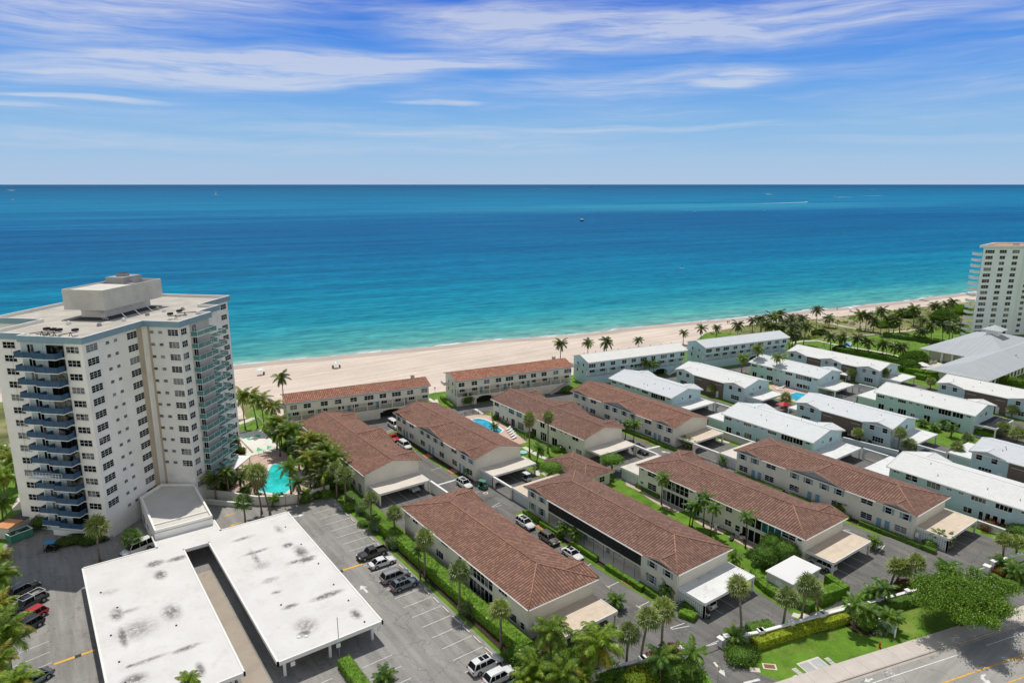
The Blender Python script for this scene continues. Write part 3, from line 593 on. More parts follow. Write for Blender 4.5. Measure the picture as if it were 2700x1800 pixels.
def carport(parent,x0,x1,y0,y1,roofm,wall='l',post='cream',scr='breeze_block',h=2.75,open_='n'):
    """flat roofed carport part with fascia, stained deck, posts and a screen wall"""
    b=MB(); b.box(x0,x1,y0,y1,h-.42,h,1,skip='t'); b.face([(x0,y0,h),(x1,y0,h),(x1,y1,h),(x0,y1,h)],0)
    b.box(x0,x1,y0,y0+.12,h,h+.07,1); b.box(x0,x0+.12,y0,y1,h,h+.07,1); b.box(x1-.12,x1,y0,y1,h,h+.07,1)
    o=b.build('carport_roof',[roofm,'trim' if roofm!='carport_white' else 'white_paint'],parent)
    if 'l' in wall: MB().box(x0+.1,x0+.3,y0+.1,y1,0,h-.42).build('screen_wall',[scr],parent)
    if 'r' in wall: MB().box(x1-.3,x1-.1,y0+2.2,y1,0,h-.42).build('screen_wall',[scr],parent)
    ys=y0+.1 if open_=='n' else y1-.4
    for x in (x0+.1,x1-.4): MB().box(x,x+.3,ys,ys+.3,0,h-.42).build('post',[post],parent)
    return o
def townhouse(name,label,x0,x1,y0,y1,ze=5.5,hipn=0,hipf=0,cL=(),cR=(),red=1,left=(),front=(),gal=None,bricks=(),pn=None,pf=None,walls='cream',group=None,vents=()):
    t=thing(name,label,'apartment building' if 0 else 'townhouse block',(x0,y0,0),0,group); L_=y1-y0; Wd=x1-x0; i=.55
    tile='red_tile' if red else 'white_tile'; cap='ridge_tile' if red else 'white_paint'
    b=MB(); xc=Wd/2
    if gal:   # recessed gallery: s0,s1 from far end
        g0,g1=L_-gal[1],L_-gal[0]; dp=1.9
        for (a_,b_) in ((i,g0),(g1,L_-i)): b.box(i,Wd-i,a_,b_,0,ze-.15)
        b.box(i+dp,Wd-i,g0,g1,0,ze-.15); b.box(i,i+dp,g0,g1,2.55,2.8); b.box(i-1.2,i+dp,g0,g1,0,.07); b.box(i,i+dp,g0,g1,ze-.5,ze-.15)
    else: b.box(i,Wd-i,i,L_-i,0,ze-.15)
    if not hipn: b.face([(i,i,ze-.15),(Wd-i,i,ze-.15),(Wd-i,i,ze-.2+i*SL),(xc,i,ze-.2+xc*SL),(i,i,ze-.2+i*SL)])
    if not hipf: b.face([(i,L_-i,ze-.15),(i,L_-i,ze-.2+i*SL),(xc,L_-i,ze-.2+xc*SL),(Wd-i,L_-i,ze-.2+i*SL),(Wd-i,L_-i,ze-.15)])
    b.build('wall',[walls],t)
    r,cp,ped=gable_roof(L_,Wd,ze,hipn,hipf,[(y-y0,h) for y,h in cL],[(y-y0,h) for y,h in cR],tile,cap)
    r.build('roof',[tile,'trim'],t); cp.build('ridge_cap',[cap],t,smooth=True)
    for q in ped:
        b=MB(); b.face(q); b.build('pediment',['gable_shade' if red else 'aqua_shade'],t)
    g=MB(); g.box(-.12,-.003,0,L_,ze-.22,ze-.08); 
    if not (hipn==0 and hipf==0): g.box(0,Wd,-.12,-.003,ze-.22,ze-.08)
    g.build('gutter',['trim'],t)
    for (s,x) in ((i+.25,i-.06),(L_-i-.25,i-.06)): MB().box(x-.03,x+.055,s-.05,s+.05,0,ze-.2).build('downpipe',['trim'],t)
    MB().box(i+.3,i+.4,i-.09,i-.005,0,ze-.2).build('downpipe',['trim'],t)
    facade(t,left,'L',i,L_); facade(t,front,'F',i,0)
    for (s0,s1,z0,z1,mt) in bricks: MB().box(i-.04,i-.003,L_-s1,L_-s0,z0,z1).build('cladding',[mt],t)
    if gal:
        for zz in (0,2.8):
            s=gal[0]+.3
            while s<gal[1]-1:
                m_=MB().box(-.025,.025,-.05,0,0,2.45 if zz==0 else ze-.5-2.8).build('screen_post',['dark_metal'],t,(i+.03,L_-s,zz),-PI/2); s+=2.6
        pb=MB().box(i+.02,i+.05,L_-gal[1],L_-gal[0],2.82,ze-.5); o=pb.build('insect_screen',['screen_mesh'],t)
        for k,s in enumerate([gal[0]+3+6.1*q for q in range(int((gal[1]-gal[0]-2)//6.1))]):
            place(t,doormesh(.95,2.1,'shutter_blue'),'door',i+dp,L_-s,0,-PI/2); place(t,winmesh(1.8,1.1,2,2),'window',i+dp,L_-s-2.4,.9,-PI/2)
    if red and not vents:
        rv=random.Random(int(x0)); vents=[(rv.uniform(2.5,11.5),rv.uniform(8,L_-8)) for _ in range(6)]
    if vents:
        for (vx,vy) in vents:
            z=ze+min(vx,Wd-vx)*SL; MB().tube([(vx,vy,z-.1),(vx,vy,z+.35)],.09,7).build('roof_vent',['grey_metal'],t)
    if pn:
        kw=dict(pn); carport(t,kw.pop('x0')-x0,kw.pop('x1')-x0,kw.pop('y0')-y0,i,**kw)
    if pf:
        kw=dict(pf); carport(t,kw.pop('x0')-x0,kw.pop('x1')-x0,L_-i,kw.pop('y1')-y0,open_='f',**kw)
    return t
m=bpy.data.materials.new('screen_mesh'); b=nodes(m)[3]; b.inputs['Base Color'].default_value=(.02,.02,.022,1); b.inputs['Alpha'].default_value=.72; b.inputs['Roughness'].default_value=.8; MATS['screen_mesh']=m
SHt={'sh':.38}
def unitwins(L_,lanes=1):
    """lane facade with shuttered pairs at both ends and centre, blue doors in pairs below"""
    out=[]
    for s in (2.2,5.4,L_-5.4,L_-2.2): out.append((s,3.75,1.15,1.15,1,2,SHt))
    c=L_/2
    for s in (c-5,c-1.8,c+1.8,c+5): out.append((s,3.75,1.15,1.15,1,2,SHt))
    for s in (9.6,L_-9.6): out.append((s,4.0,2.3,.9,2,2))
    for s in (2.6,c-4.8,c+4.8,L_-2.8,9.4,L_-9.4): out.append((s,.9,2.2,1.25,2,3))
    for s in (5.3,6.9,c-1.2,c+.6,L_-6.9,L_-5.3): out.append((s,0,.95,2.15,1,1,{'door':'shutter_blue'}))
    return out
P1=[(2.0,4.3,1.0,.6,2,1),(4.2,.95,1.9,1.3,2,3),(4.4,4.0,1.9,1.1,2,2)]
RG='brown tile-roofed townhouse blocks'; WG='white-roofed aqua townhouse blocks'
def glassporch(s0,n=6): return [(s0+1.15*k,3.0,1.02,2.0,1,2) for k in range(n)]+[(s0+1.15*k,.1,1.02,2.3,1,1) for k in range(n)]
gA=dict(roofm='carport_tan'); gB=dict(roofm='carport_pale'); gW=dict(roofm='carport_white',post='white_paint',scr='aqua_shade')
# lower row
townhouse('townhouse_block','nearest brown hipped-roof block, beside the big parking lot hedge',53.8,67.8,70,110.7,hipn=1,hipf=1,cR=[(73.8,3.75),(106.9,3.75)],
  left=[(2.5,4.3,.8,.45,1,1),(5,4.0,1.9,1.0,2,2),(7.5,.9,.9,1.2,1,2),(11.5,4.0,1.6,1.0,2,2),(14,1.1,2.4,1.3,3,1),(15.8,4.3,2.2,.8,3,1),(18.5,.9,1.4,1.2,1,2),(21,4.2,.8,.6,1,1),(22.5,.9,1.0,1.1,1,1)]+glassporch(24.4,6)+[(33.5,4.1,2.2,.9,3,1),(36.2,1.0,1.7,1.2,1,3),(38.6,1.0,.9,1.0,1,2)],pn=dict(x0=55.2,x1=67.2,y0=65,wall='r',**gA),group=RG)
townhouse('townhouse_block','brown hipped-roof block with dark screened gallery and a white carport',78.6,92.6,63.3,104,hipn=1,hipf=1,cL=[(67.0,3.75),(100.2,3.75)],
  left=[(2.2,3.8,1.15,1.1,1,2,SHt),(5.3,3.8,1.15,1.1,1,2,SHt),(2.2,1.0,1.15,1.4,1,3,SHt),(5.3,1.0,1.15,1.4,1,3,SHt),(34.8,3.8,1.15,1.1,1,2,SHt),(38.2,3.8,1.15,1.1,1,2,SHt),(34.8,1.0,1.15,1.4,1,3,SHt),(38.2,1.0,1.15,1.4,1,3,SHt)],gal=(7.3,32.3),pn=dict(x0=79.4,x1=92.3,y0=58.4,wall='l',**{**gW,'scr':'breeze_block'}),pf=dict(x0=79.6,x1=92.2,y1=109.6,wall='l',**gA),group=RG)
c2l=[(1.6,4.6,.8,.3,1,1),(4.4,4.0,2.4,1.0,2,2),(4.6,1.0,2.4,1.4,2,3),(1.6,1.4,.9,.5,1,1)]+glassporch(8.2,6)+[(15.2,4.5,.9,.35,1,1),(17.6,4.2,1.5,.9,2,1),(16.8,.1,1.5,2.1,2,1),(19.6,4.4,.8,.5,2,1),(21.6,3.9,1.5,1.1,1,2),(24.4,4.0,1.4,1.0,2,2),(24.4,1.1,1.4,1.1,2,2),(26.6,.8,1.0,1.2,1,2)]
c2l+=[(28.3+1.35*k,3.1,1.2,1.9,1,1,{'gl':'glass_blue'} if k in(0,3,4,5) else {}) for k in range(6)]+[(28.3+1.35*k,.1,1.2,2.3,1,1) for k in range(6)]+[(37.2,4.0,2.6,1.0,2,2),(39.3,4.5,.8,.35,1,1)]
townhouse('townhouse_block','brown hipped-roof block in the lower row beside the curving patios',105.3,119.3,57.6,98.3,hipn=1,hipf=1,cR=[(61.3,3.75),(94.5,3.75)],left=c2l,pn=dict(x0=106.6,x1=119.3,y0=52.9,wall='r',**gA),pf=dict(x0=106.2,x1=118.8,y1=103.9,wall='l',**gB),group=RG)
townhouse('townhouse_block','rightmost lower brown-roofed block with blue doors and wide central pediment',130.2,144.3,50.2,90.9,hipn=1,hipf=1,cL=[(54,3.75),(70.7,6.6),(87.1,3.75)],left=unitwins(40.7),pn=dict(x0=131.6,x1=144.2,y0=44.9,wall='l',**{**gA}),pf=dict(x0=131.6,x1=144,y1=95.8,wall='l',**gB),group=RG)
# upper row, gable ends toward the camera
townhouse('townhouse_block','brown gabled roof block next to the row of palms by the tower pool, upper row',54,68,128.2,168.9,cR=[(132,3.75),(148.3,6.6),(165.1,3.75)],left=[(30,4.1,1.6,1,2,2),(34,.9,1.4,1.2,1,2),(37.2,.1,1.7,2.1,2,1),(38.6,4.4,1.0,.8,2,1)],pn=dict(x0=55.2,x1=67.3,y0=123.3,wall='r',**gB),group=RG)
townhouse('townhouse_block','brown gabled roof block between the red car lane and the curved pool, upper row',77.7,91.7,121.5,162,cL=[(125.3,3.75),(141.8,6.6),(158.2,3.75)],left=unitwins(40.5),pn=dict(x0=79.6,x1=91.9,y0=116.8,wall='l',**gB),group=RG)
townhouse('townhouse_block','brown gabled roof block on the far side of the curved pool and loungers, upper row',106,120,116.2,156.5,cR=[(120,3.75),(136.4,6.6),(152.7,3.75)],
  left=[(2.4,3.9,2.0,1.2,2,2),(2.6,.9,2.0,1.3,2,2),(5.5,4.6,.5,.4,1,1),(7,4.6,.5,.4,1,1),(5.8,.8,.5,1.1,1,1),(7.6,.8,.5,1.1,1,1),(9.6,3.6,2.4,1.6,3,2,{'gl':'glass_blue'}),(10.4,.1,1.6,2.1,2,1),(13.2,3.6,2.4,1.6,3,2,{'gl':'glass_blue'}),(14,.1,2.6,2.1,3,1),(18,4.4,1.6,.9,2,1),(20,.1,1.8,2.1,2,1),(23.5,3.6,1.8,1.5,2,1),(24,.1,2.4,2.2,3,1),(28,4.0,2.0,1.0,3,1),(31.2,4.6,.6,.4,1,1),(33,4.6,.6,.4,1,1),(28.6,.1,2.0,2.1,2,1),(34.6,1.2,.8,.8,1,1),(36.6,4.1,2.2,.8,2,1),(38,.8,2.0,1.3,2,3)],pn=dict(x0=107.4,x1=119.2,y0=111.5,wall='r',**gB),group=RG)
townhouse('townhouse_block','brown gabled roof block with shuttered windows next to the white-roofed estate, upper row',130,144,108.5,149,cL=[(112.4,3.75),(128.7,6.6),(145.1,3.75)],left=unitwins(40.5),pn=dict(x0=131.8,x1=143.8,y0=103.7,wall='r',**gA),group=RG)
# white-roofed blocks
def wl(L_,brick):   # lane side: windows over brick centre
    o=[(2.1,3.9,1.2,1.2,1,2),(5.2,3.9,1.2,1.2,1,2),(3.6,1.0,2.6,1.3,4,2),(6.6,0,.9,2.1,1,1,{'door':'frame_white'}),(L_-5.4,3.9,1.2,1.2,1,2),(L_-2.1,3.9,1.2,1.2,1,2),(L_-3.6,1.0,2.8,1.3,4,2)]
    for a,b_ in brick: o+=[(a+1.8,4.3,2.2,.7,4,1),(b_-1.8,4.3,2.2,.7,4,1),(a+2.0,1.0,2.2,1.2,3,1),(b_-2.2,0,.9,2.1,1,1,{'door':'frame_white'})]
    return o
def wg(L_):         # garden side strip windows
    o=[(2,4.1,2.0,.7,4,1),(2.4,.1,1.6,2.1,2,1),(5,4.4,.8,.4,2,1),(5.4,.8,1.1,.9,2,1),(8,4.1,2.2,.8,4,1),(8.4,.1,2.2,2.1,3,1),(10.4,4.4,.8,.4,2,1),(11.4,.8,1.1,.9,2,1),(12.4,4.4,.8,.4,2,1),(15.3,4.1,2.4,.8,4,1),(15.2,.1,1.6,2.1,2,1),(19.5,3.6,3.2,1.5,4,1),(19.5,.9,2,1.1,2,1),(L_-4.4,3.7,2.6,1.3,3,1),(L_-4.6,.9,2.4,1.2,3,1),(L_-1.8,4.5,1.0,.4,2,1)]
    return o
EW=[(5.2,4.1,.5,.5,1,1),(8.7,3.7,1.1,1.1,2,1)]
def white(label,x0,x1,y0,y1,left,cL=(),cR=(),pn=None,pf=None,bricks=(),wallm='aqua',front=EW):
    vs=[(random.uniform(2,Wq),random.uniform(3,y1-y0-3)) for Wq in (5,5,6,11,12)]
    return townhouse('townhouse_block',label,x0,x1,y0,y1,red=0,left=left,front=front,cL=cL,cR=cR,pn=pn,pf=pf,walls=wallm,group=WG,vents=vs,bricks=bricks)
white('white-roofed aqua block touching the brown roofs, nearest the beach of its garden row',149,163,126,152.4,wg(26.4),cR=[(129.8,3.75),(148.6,3.75)],pn=dict(x0=151.3,x1=163,y0=121.4,wall='r',**gW))
white('white-roofed block with a brown brick middle left of the rectangular pool',174.3,188.2,119.5,147,wl(27.5,[(8,19.5)]),cL=[(123.3,3.75),(143.2,3.75)],bricks=[(8,19.5,0,5.3,'brick')],pn=dict(x0=176,x1=187,y0=114.2,wall='l',**gW),wallm='aqua')
white('white-roofed aqua block behind the rectangular pool and loungers',203,216.8,112,138.5,wg(26.5),cR=[(115.8,3.75)],pn=dict(x0=203.2,x1=214.6,y0=106.6,wall='r',**gW))
white('longest white-roofed block with three pediments, beside the park lawn',227.3,241.3,105.1,139.4,wl(34.3,[(8,13.3),(21,26.3)])+[(15.5,3.9,1.2,1.2,1,2),(18.8,3.9,1.2,1.2,1,2)],cL=[(108.9,3.75),(122.2,3.75),(135.6,3.75)],bricks=[(8,13.3,0,5.3,'brick'),(21,26.3,0,5.3,'brick')],pn=dict(x0=230.2,x1=241,y0=99.5,wall='l',**gW))
white('white-roofed aqua block directly behind the wide central pediment of a brown roof',149.4,163.7,82.3,109.1,wg(26.8),cR=[(86,3.75),(105.3,3.75)],pn=dict(x0=150.4,x1=162.6,y0=77.2,wall='r',**gW),pf=dict(x0=151,x1=163,y1=114.8,wall='l',**gW))
white('white-roofed block with brick middle just in front of the rectangular pool, debris trailer outside',174,188.1,75.5,102.8,wl(27.3,[(8,19.3)]),cL=[(79.3,3.75),(99,3.75)],bricks=[(8,19.3,0,5.3,'brick')],pn=dict(x0=176.4,x1=188,y0=70.4,wall='l',**gW),pf=dict(x0=176.2,x1=188,y1=106,wall='',**gW))
white('white-roofed aqua block with a black solar-panelled carport roof',202.8,217.2,67.6,94.8,wg(27.2),cR=[(71.4,3.75)],pn=dict(x0=204.6,x1=216.5,y0=63,wall='r',**gW),pf=dict(x0=204,x1=216,y1=100.3,wall='l',**gW))
white('white-roofed brick-centred block in front of the grey metal clubhouse roof',228,242,60.8,88,wl(27.2,[(8,19.2)]),cL=[(64.6,3.75),(84.2,3.75)],bricks=[(8,19.2,0,5.3,'brick')])
E3=white('large white-roofed aqua block cut by the right frame edge behind the nearest tan carport',149.4,163.5,31,65.2,[(2,4.5,1.2,.4,2,1),(5.2,3.8,2.4,1.3,2,2),(9.6,3.7,2.6,1.4,3,1),(12.6,4.4,.9,.4,2,1),(14.8,4.4,.9,.4,2,1),(18,4.0,2.6,.9,4,1),(22.4,3.9,2.8,1.0,4,1),(26,4.5,1.4,.4,3,1),(29,4.0,2.2,.9,3,1),(16.4,1.0,1.5,1.1,2,1),(18.8,.1,.7,2.1,1,1),(20,.1,.8,2.1,1,1),(21.3,.1,.8,2.1,1,1),(22.6,.1,.7,2.1,1,1),(25,1.0,1.6,1.0,2,1),(27.6,0,.9,2.1,1,1,{'door':'frame_white'}),(30,.9,2,1.2,2,1)],cR=[(61.4,3.75)],pf=dict(x0=150.8,x1=163,y1=70.6,wall='',**gW))
white('white-roofed brick-fronted block at the right frame edge beyond a lone fan palm',174,188,31,58.3,wl(27.3,[(8,19.3)]),cL=[(54.5,3.75)],bricks=[(8,19.3,0,5.3,'brick')],pf=dict(x0=176.6,x1=188,y1=63.5,wall='l',**gW))
# black solar panels on one carport
t=thing('solar_panel_array','black solar panels in two banks on a white carport roof','solar panels',(204.6,63,2.76))
for j in range(2):
    for i_ in range(8):
        b=MB(); b.box(0,1.32,0,1.95,.05,.12,0); b.box(.28,.36,.3,1.6,.12,.135,1)
        b.build('panel',['black','grey_metal'],t,(.6+i_*1.38,.35+j*2.1,0))
# ---------------------------------------------------------------- beach-front blocks
def beachblock(label,x,y,ang,L_,D_,red,ze=8.2,arch=(.6,.78),seed=1):
    t=thing('beachfront_block',label,'apartment building',(x,y,0),R(ang),'three-storey blocks along the beach'); i=.5
    wm='cream' if red else 'aqua'; xc=D_/2; zr=ze+xc*SL*(1.15)
    a0,a1=arch[0]*L_,arch[1]*L_
    b=MB(); dp=1.7
    b.box(i,L_-i,i+dp,D_-i,0,ze-.1); b.box(i,L_-i,i,i+dp,5.3,ze-.1)
    b.box(i,a0,i,i+dp,0,2.9); b.box(a1,L_-i,i,i+dp,0,2.9); b.box(a0,a1,i,i+dp,2.45,2.9)
    for k in range(8):     # flattened arch head of the garage opening
        u0,u1=a0+(a1-a0)*k/8,a0+(a1-a0)*(k+1)/8; h=abs((k+.5)/4-1)**3*.9
        b.box(u0,u1,i,i+.3,2.45-h,2.45)
    for xe in (i,L_-i):
        b.face([(xe,i,ze-.1),(xe,D_-i,ze-.1),(xe,D_-i,ze-.15+i*SL),(xe,xc,zr-.25),(xe,i,ze-.15+i*SL)])
    b.build('wall',[wm],t)
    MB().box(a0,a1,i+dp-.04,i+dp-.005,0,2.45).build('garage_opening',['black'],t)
    r=Roof(); sl=(zr-ze)/xc
    r.slope([(0,0,ze),(L_,0,ze),(L_,xc,zr),(0,xc,zr)],(1,0,0)); r.slope([(0,D_,ze),(L_,D_,ze),(L_,xc,zr),(0,xc,zr)],(1,0,0))
    r.build('roof',['beach_red_tile' if red else 'white_tile','trim'],t)
    cp=MB()
    for p,q in (((0,xc,zr),(L_,xc,zr)),((0,0,ze),(0,xc,zr)),((L_,0,ze),(L_,xc,zr)),((0,D_,ze),(0,xc,zr)),((L_,D_,ze),(L_,xc,zr))): cp.tube([p,q],.1,5)
    cp.build('ridge_cap',['ridge_tile' if red else 'white_paint'],t)
    MB().box(0,L_,-.12,-.003,ze-.25,ze-.1).build('gutter',['blue_trim' if red else 'white_paint'],t)
    rnd=random.Random(seed)
    n=10
    for k in range(n):
        s=L_*(k+.5)/n+rnd.uniform(-.3,.3); w=rnd.choice([1.8,1.8,1.9,2.6]); place(t,winmesh(w,1.2,2 if w<2 else 3,2),'window',s,i,ze-2.05,0)
    for k in range(n):
        s=L_*(k+.5)/n
        if k%2==0: place(t,doormesh(.95,2.1,'shutter_blue' if red else 'frame_white'),'door',s-1,i+dp,2.95,0)
        place(t,winmesh(1.6 if red else 1.9,1.0,3,1),'window',s+.9,i+dp,3.9,0)
    np_=11
    for k in range(np_+1):
        s=i+.1+(L_-2*i-.3)*k/np_; MB().box(s-.12,s+.12,i+.02,i+.26,2.9,5.3).build('post',[wm],t)
    rl=MB(); rl.box(i,L_-i,i+.06,i+.12,3.9,3.97)
    s=i
    while s<L_-i: rl.box(s,s+.05,i+.06,i+.11,2.9,3.9); s+=.35
    rl.build('railing',['dark_metal' if red else 'white_paint'],t)
    st=MB()   # outside stair at the right end
    for k in range(12): st.box(L_-8.5+k*.55,L_-8.5+k*.55+.55,-.9,i-.01,k*.24,k*.24+.24)
    st.tube([(L_-8.5,-.9,1.0),(L_-2,-.9,3.9)],.05,5,1); st.build('stair',['pale_concrete' if red else 'white_paint','dark_metal'],t)
    for yy in (.35,.68): place(t,winmesh(.8,1.0,1,1),'window',i,D_*yy,5.9,-PI/2); place(t,winmesh(.8,1.1,1,1),'window',i,D_*yy+.4,3.4,-PI/2)
    if not red:
        for k in range(9): MB().tube([(L_*(k+.5)/9,xc+1.2,zr-.4),(L_*(k+.5)/9,xc+1.2,zr+.25)],.12,6).build('roof_vent',['grey_metal'],t)
    else: MB().box(L_*.9,L_*.9+1,xc+1,xc+1.8,zr-.5,zr+.7).build('chimney',['brick' if 0 else 'stucco_grey'],t)
    bl=MB(); bl.box(-1.3,i-.01,D_-4,D_-1,5.2,5.35); bl.box(-1.3,-1.24,D_-4,D_-1,5.35,6.2,1); bl.box(-1.3,-.0,D_-4,D_-3.94,5.35,6.2,1); bl.build('balcony',[wm,'rail_white'],t)
    return t
beachblock('long orange-brown roofed block on the beach, leftmost, partly behind palms',53.7,178.5,-10.9,41.4,9.6,1,arch=(.63,.8),seed=2)
beachblock('orange-brown roofed beach block with two garage arches and a chimney',102.4,169.9,-10.8,40.9,10.8,1,arch=(.17,.31),seed=5)
beachblock('white-roofed pale aqua beach block beside the chimney block',149.8,163,-10.7,41.6,10.8,0,arch=(.66,.8),seed=8)
beachblock('white-roofed aqua beach block farthest right, in front of the coconut grove',198.6,153.7,-11.2,41.4,11.2,0,arch=(.52,.66),seed=11)
# ---------------------------------------------------------------- small pavilion between the rows
t=thing('pavilion','small brown hipped roof pavilion between two round topiary bushes','pavilion',(93.9,102.4,0))
MB().box(.8,8.4,.8,13.4,0,3).build('wall',['cream'],t)
r,cp,pd=gable_roof(14.2,9.2,3.1,1,1,[],[],'red_tile','ridge_tile'); r.build('roof',['red_tile','trim'],t); cp.build('ridge_cap',['ridge_tile'],t)
facade(t,[(3,1,1.5,1.2,2,2),(7,0,1.0,2.1,1,1,{'door':'shutter_blue'}),(10.5,1,1.5,1.2,2,2)],'L',.8,14.2); facade(t,[(2.5,1,1.5,1.2,2,2),(6,1,1.5,1.2,2,2)],'F',.8,0)
t=thing('utility_shed','white flat-roofed utility shed behind clipped hedges beside the tan carport','shed',(95,53.3,0))
MB().box(.2,8.2,.2,4.9,0,2.6).build('wall',['stucco_grey'],t); MB().box(0,8.4,0,5.1,2.62,2.85).build('roof',['white_roof'],t)
place(t,doormesh(1.0,2.0,'frame_white'),'door',.2,2.6,0,-PI/2)
for x,y in ((.3,-.1),(4,-.1)): MB().box(x,x+.5,y,y+.29,2.2,2.45).build('lamp',['frame_white'],t)
# ---------------------------------------------------------------- condominium tower
TO=(7.6,140.1); TH=38.6
poly=[(0,0),(16,0),(16,-7.9),(27.2,-7.9),(27.2,-4.7),(35.4,-4.7),(35.4,.3),(48,.3),(48,18.4),(33.6,18.4),(33.6,32.9),(14.2,32.9),(14.2,21.2),(1.6,21.2),(1.6,13.2),(0,13.2)]
def inset(p,d):
    n=len(p); out=[]; a=sum(p[i][0]*p[(i+1)%n][1]-p[(i+1)%n][0]*p[i][1] for i in range(n)); s=1 if a>0 else -1
    for i in range(n):
        a_,b_,c_=Vector(p[i-1]),Vector(p[i]),Vector(p[(i+1)%n]); u=(b_-a_).normalized(); v=(c_-b_).normalized()
        n1=Vector((-u.y,u.x))*s; n2=Vector((-v.y,v.x))*s; out.append(tuple(b_+(n1+n2)*d))
    return out
T=thing('condominium_tower','tall cream condominium tower with blue balconies and a flat roof, left of the picture','tower block',(*TO,0),R(45))
wp=inset(poly,.55)
MB().prism(wp,0,TH,0).build('wall',['tower_cream'],T)
b=MB(); b.prism(inset(poly,.3),TH+.02,TH+.3); b.build('roof_deck',['roof_gravel'],T)
b=MB(); q=inset(poly,.32); n=len(poly)
for i in range(n):
    a_,c_,d_,e_=poly[i],poly[(i+1)%n],q[(i+1)%n],q[i]
    for z0,z1,mi in ((TH-.25,TH+.95,0),):
        b.face([(*a_,z0),(*c_,z0),(*c_,z1),(*a_,z1)],0); b.face([(*e_,z1),(*d_,z1),(*d_,TH),(*e_,TH)],1); b.face([(*a_,z1),(*c_,z1),(*d_,z1),(*e_,z1)],1); b.face([(*a_,z0),(*e_,z0),(*d_,z0),(*c_,z0)],0)
b.build('parapet',['tower_fascia','trim'],T)
b=MB(); b.box(20.6,35,12.2,17.6,TH+.3,41.2); b.build('roof_core',['tower_cream'],T)
ph=MB(); ph.box(18.3,36.5,10,19.4,40.8,43.6); q=rect(18.3,36.5,10,19.4); ii=rect(18.55,36.25,10.25,19.15)
for i in range(4):
    a_,c_,d_,e_=q[i],q[(i+1)%4],ii[(i+1)%4],ii[i]
    ph.face([(*a_,43.6),(*c_,43.6),(*c_,45),(*a_,45)]); ph.face([(*e_,45),(*d_,45),(*d_,43.6),(*e_,43.6)]); ph.face([(*a_,45),(*c_,45),(*d_,45),(*e_,45)],1)
ph.box(18.6,28.4,10.3,19.1,43.7,44.75,1)
ph.build('penthouse',['stucco_grey','pale_concrete'],T)
ct=MB(); ct.box(29.8,35.6,14.2,18.6,43.7,46.0,0); ct.tube([(32.7,16.5,46),(32.7,16.5,46.6)],1.35,18,0,cap=False); ct.tube([(32.7,16.5,46.05),(32.7,16.5,46.15)],1.3,18,1); ct.box(29,30.4,11.6,13,43.7,44.8,0); ct.tube([(30,12,44.6),(32,14.1,44.9)],.12,6,2)
ct.build('cooling_plant',['grey_metal','black','dark_metal'],T)
b=MB(); b.face([(17.3,6.9,TH+.305),(34.8,7.2,TH+.305),(34.6,12.2,TH+.305),(20.6,12.2,TH+.305),(20.6,17.5,TH+.305),(16.8,17.4,TH+.305)]); b.build('roof_patch',['roof_patch'],T)
pp=MB()
for k in range(3): pp.tube([(17.6,9+k*.5,TH+.6),(20.7,13.2+k*.5,TH+1.9)],.06,5)
for k in range(3): pp.tube([(20+k*4,6.6,TH+.5),(24+k*4,12.2,TH+1.8)],.05,5)
pp.tube([(12,7,TH+.45),(22,6.2,TH+.45),(33,5.4,TH+.45)],.06,5); pp.build('roof_pipe',['frame_white'],T)
for k,(x,y) in enumerate([(12.5,6.8),(17.8,5.6),(24,4.9),(28.5,4.2),(30.5,7.2),(13,14),(31,1.5)]):
    b=MB(); b.box(x-.35,x+.35,y-.3,y+.3,TH+.3,TH+.75,0); b.ball((x,y,TH+.8),.35,.3,.25,0,8,4); b.build('roof_vent',['frame_white' if k%2 else 'grey_metal'],T)
WH=[37.2-2.53*k-.65 for k in range(14)]
tw=[]
for k,z in enumerate(WH):
    x0_=.55
    tw.append((x0_,2.6,z,-PI/2,(2.5,1.15,3,2,'a')))
    tw.append((1.6+.55,17.2,z,-PI/2,(2.5,1.15,3,2,'a')))
    for p_,w_ in ((2.7,2.7),(13.2,2.7)): 
        if k<13 or p_>5: tw.append((p_,.55,z-.05,0,(w_,1.25,3,3,'b')))
    for p_ in (6.6,8.7): tw.append((p_,.55,z+.35,0,(.85,.5,1,2,'c')))
    if k<12:
        for s_ in (1.2,3.1): tw.append((16.55,-s_-.1,z+.35,-PI/2,(.85,.5,1,2,'c')))
        tw.append((16.55,-6.0,z,-PI/2,(2.2,1.2,3,3,'b')))
    tw.append((18.0,-7.35,z,0,(1.7,1.2,3,2,'a')))
    tw.append((41.5,.85,z,0,(2.3,1.15,3,2,'a'))); tw.append((45.5,.85,z,0,(2.3,1.15,3,2,'a')))
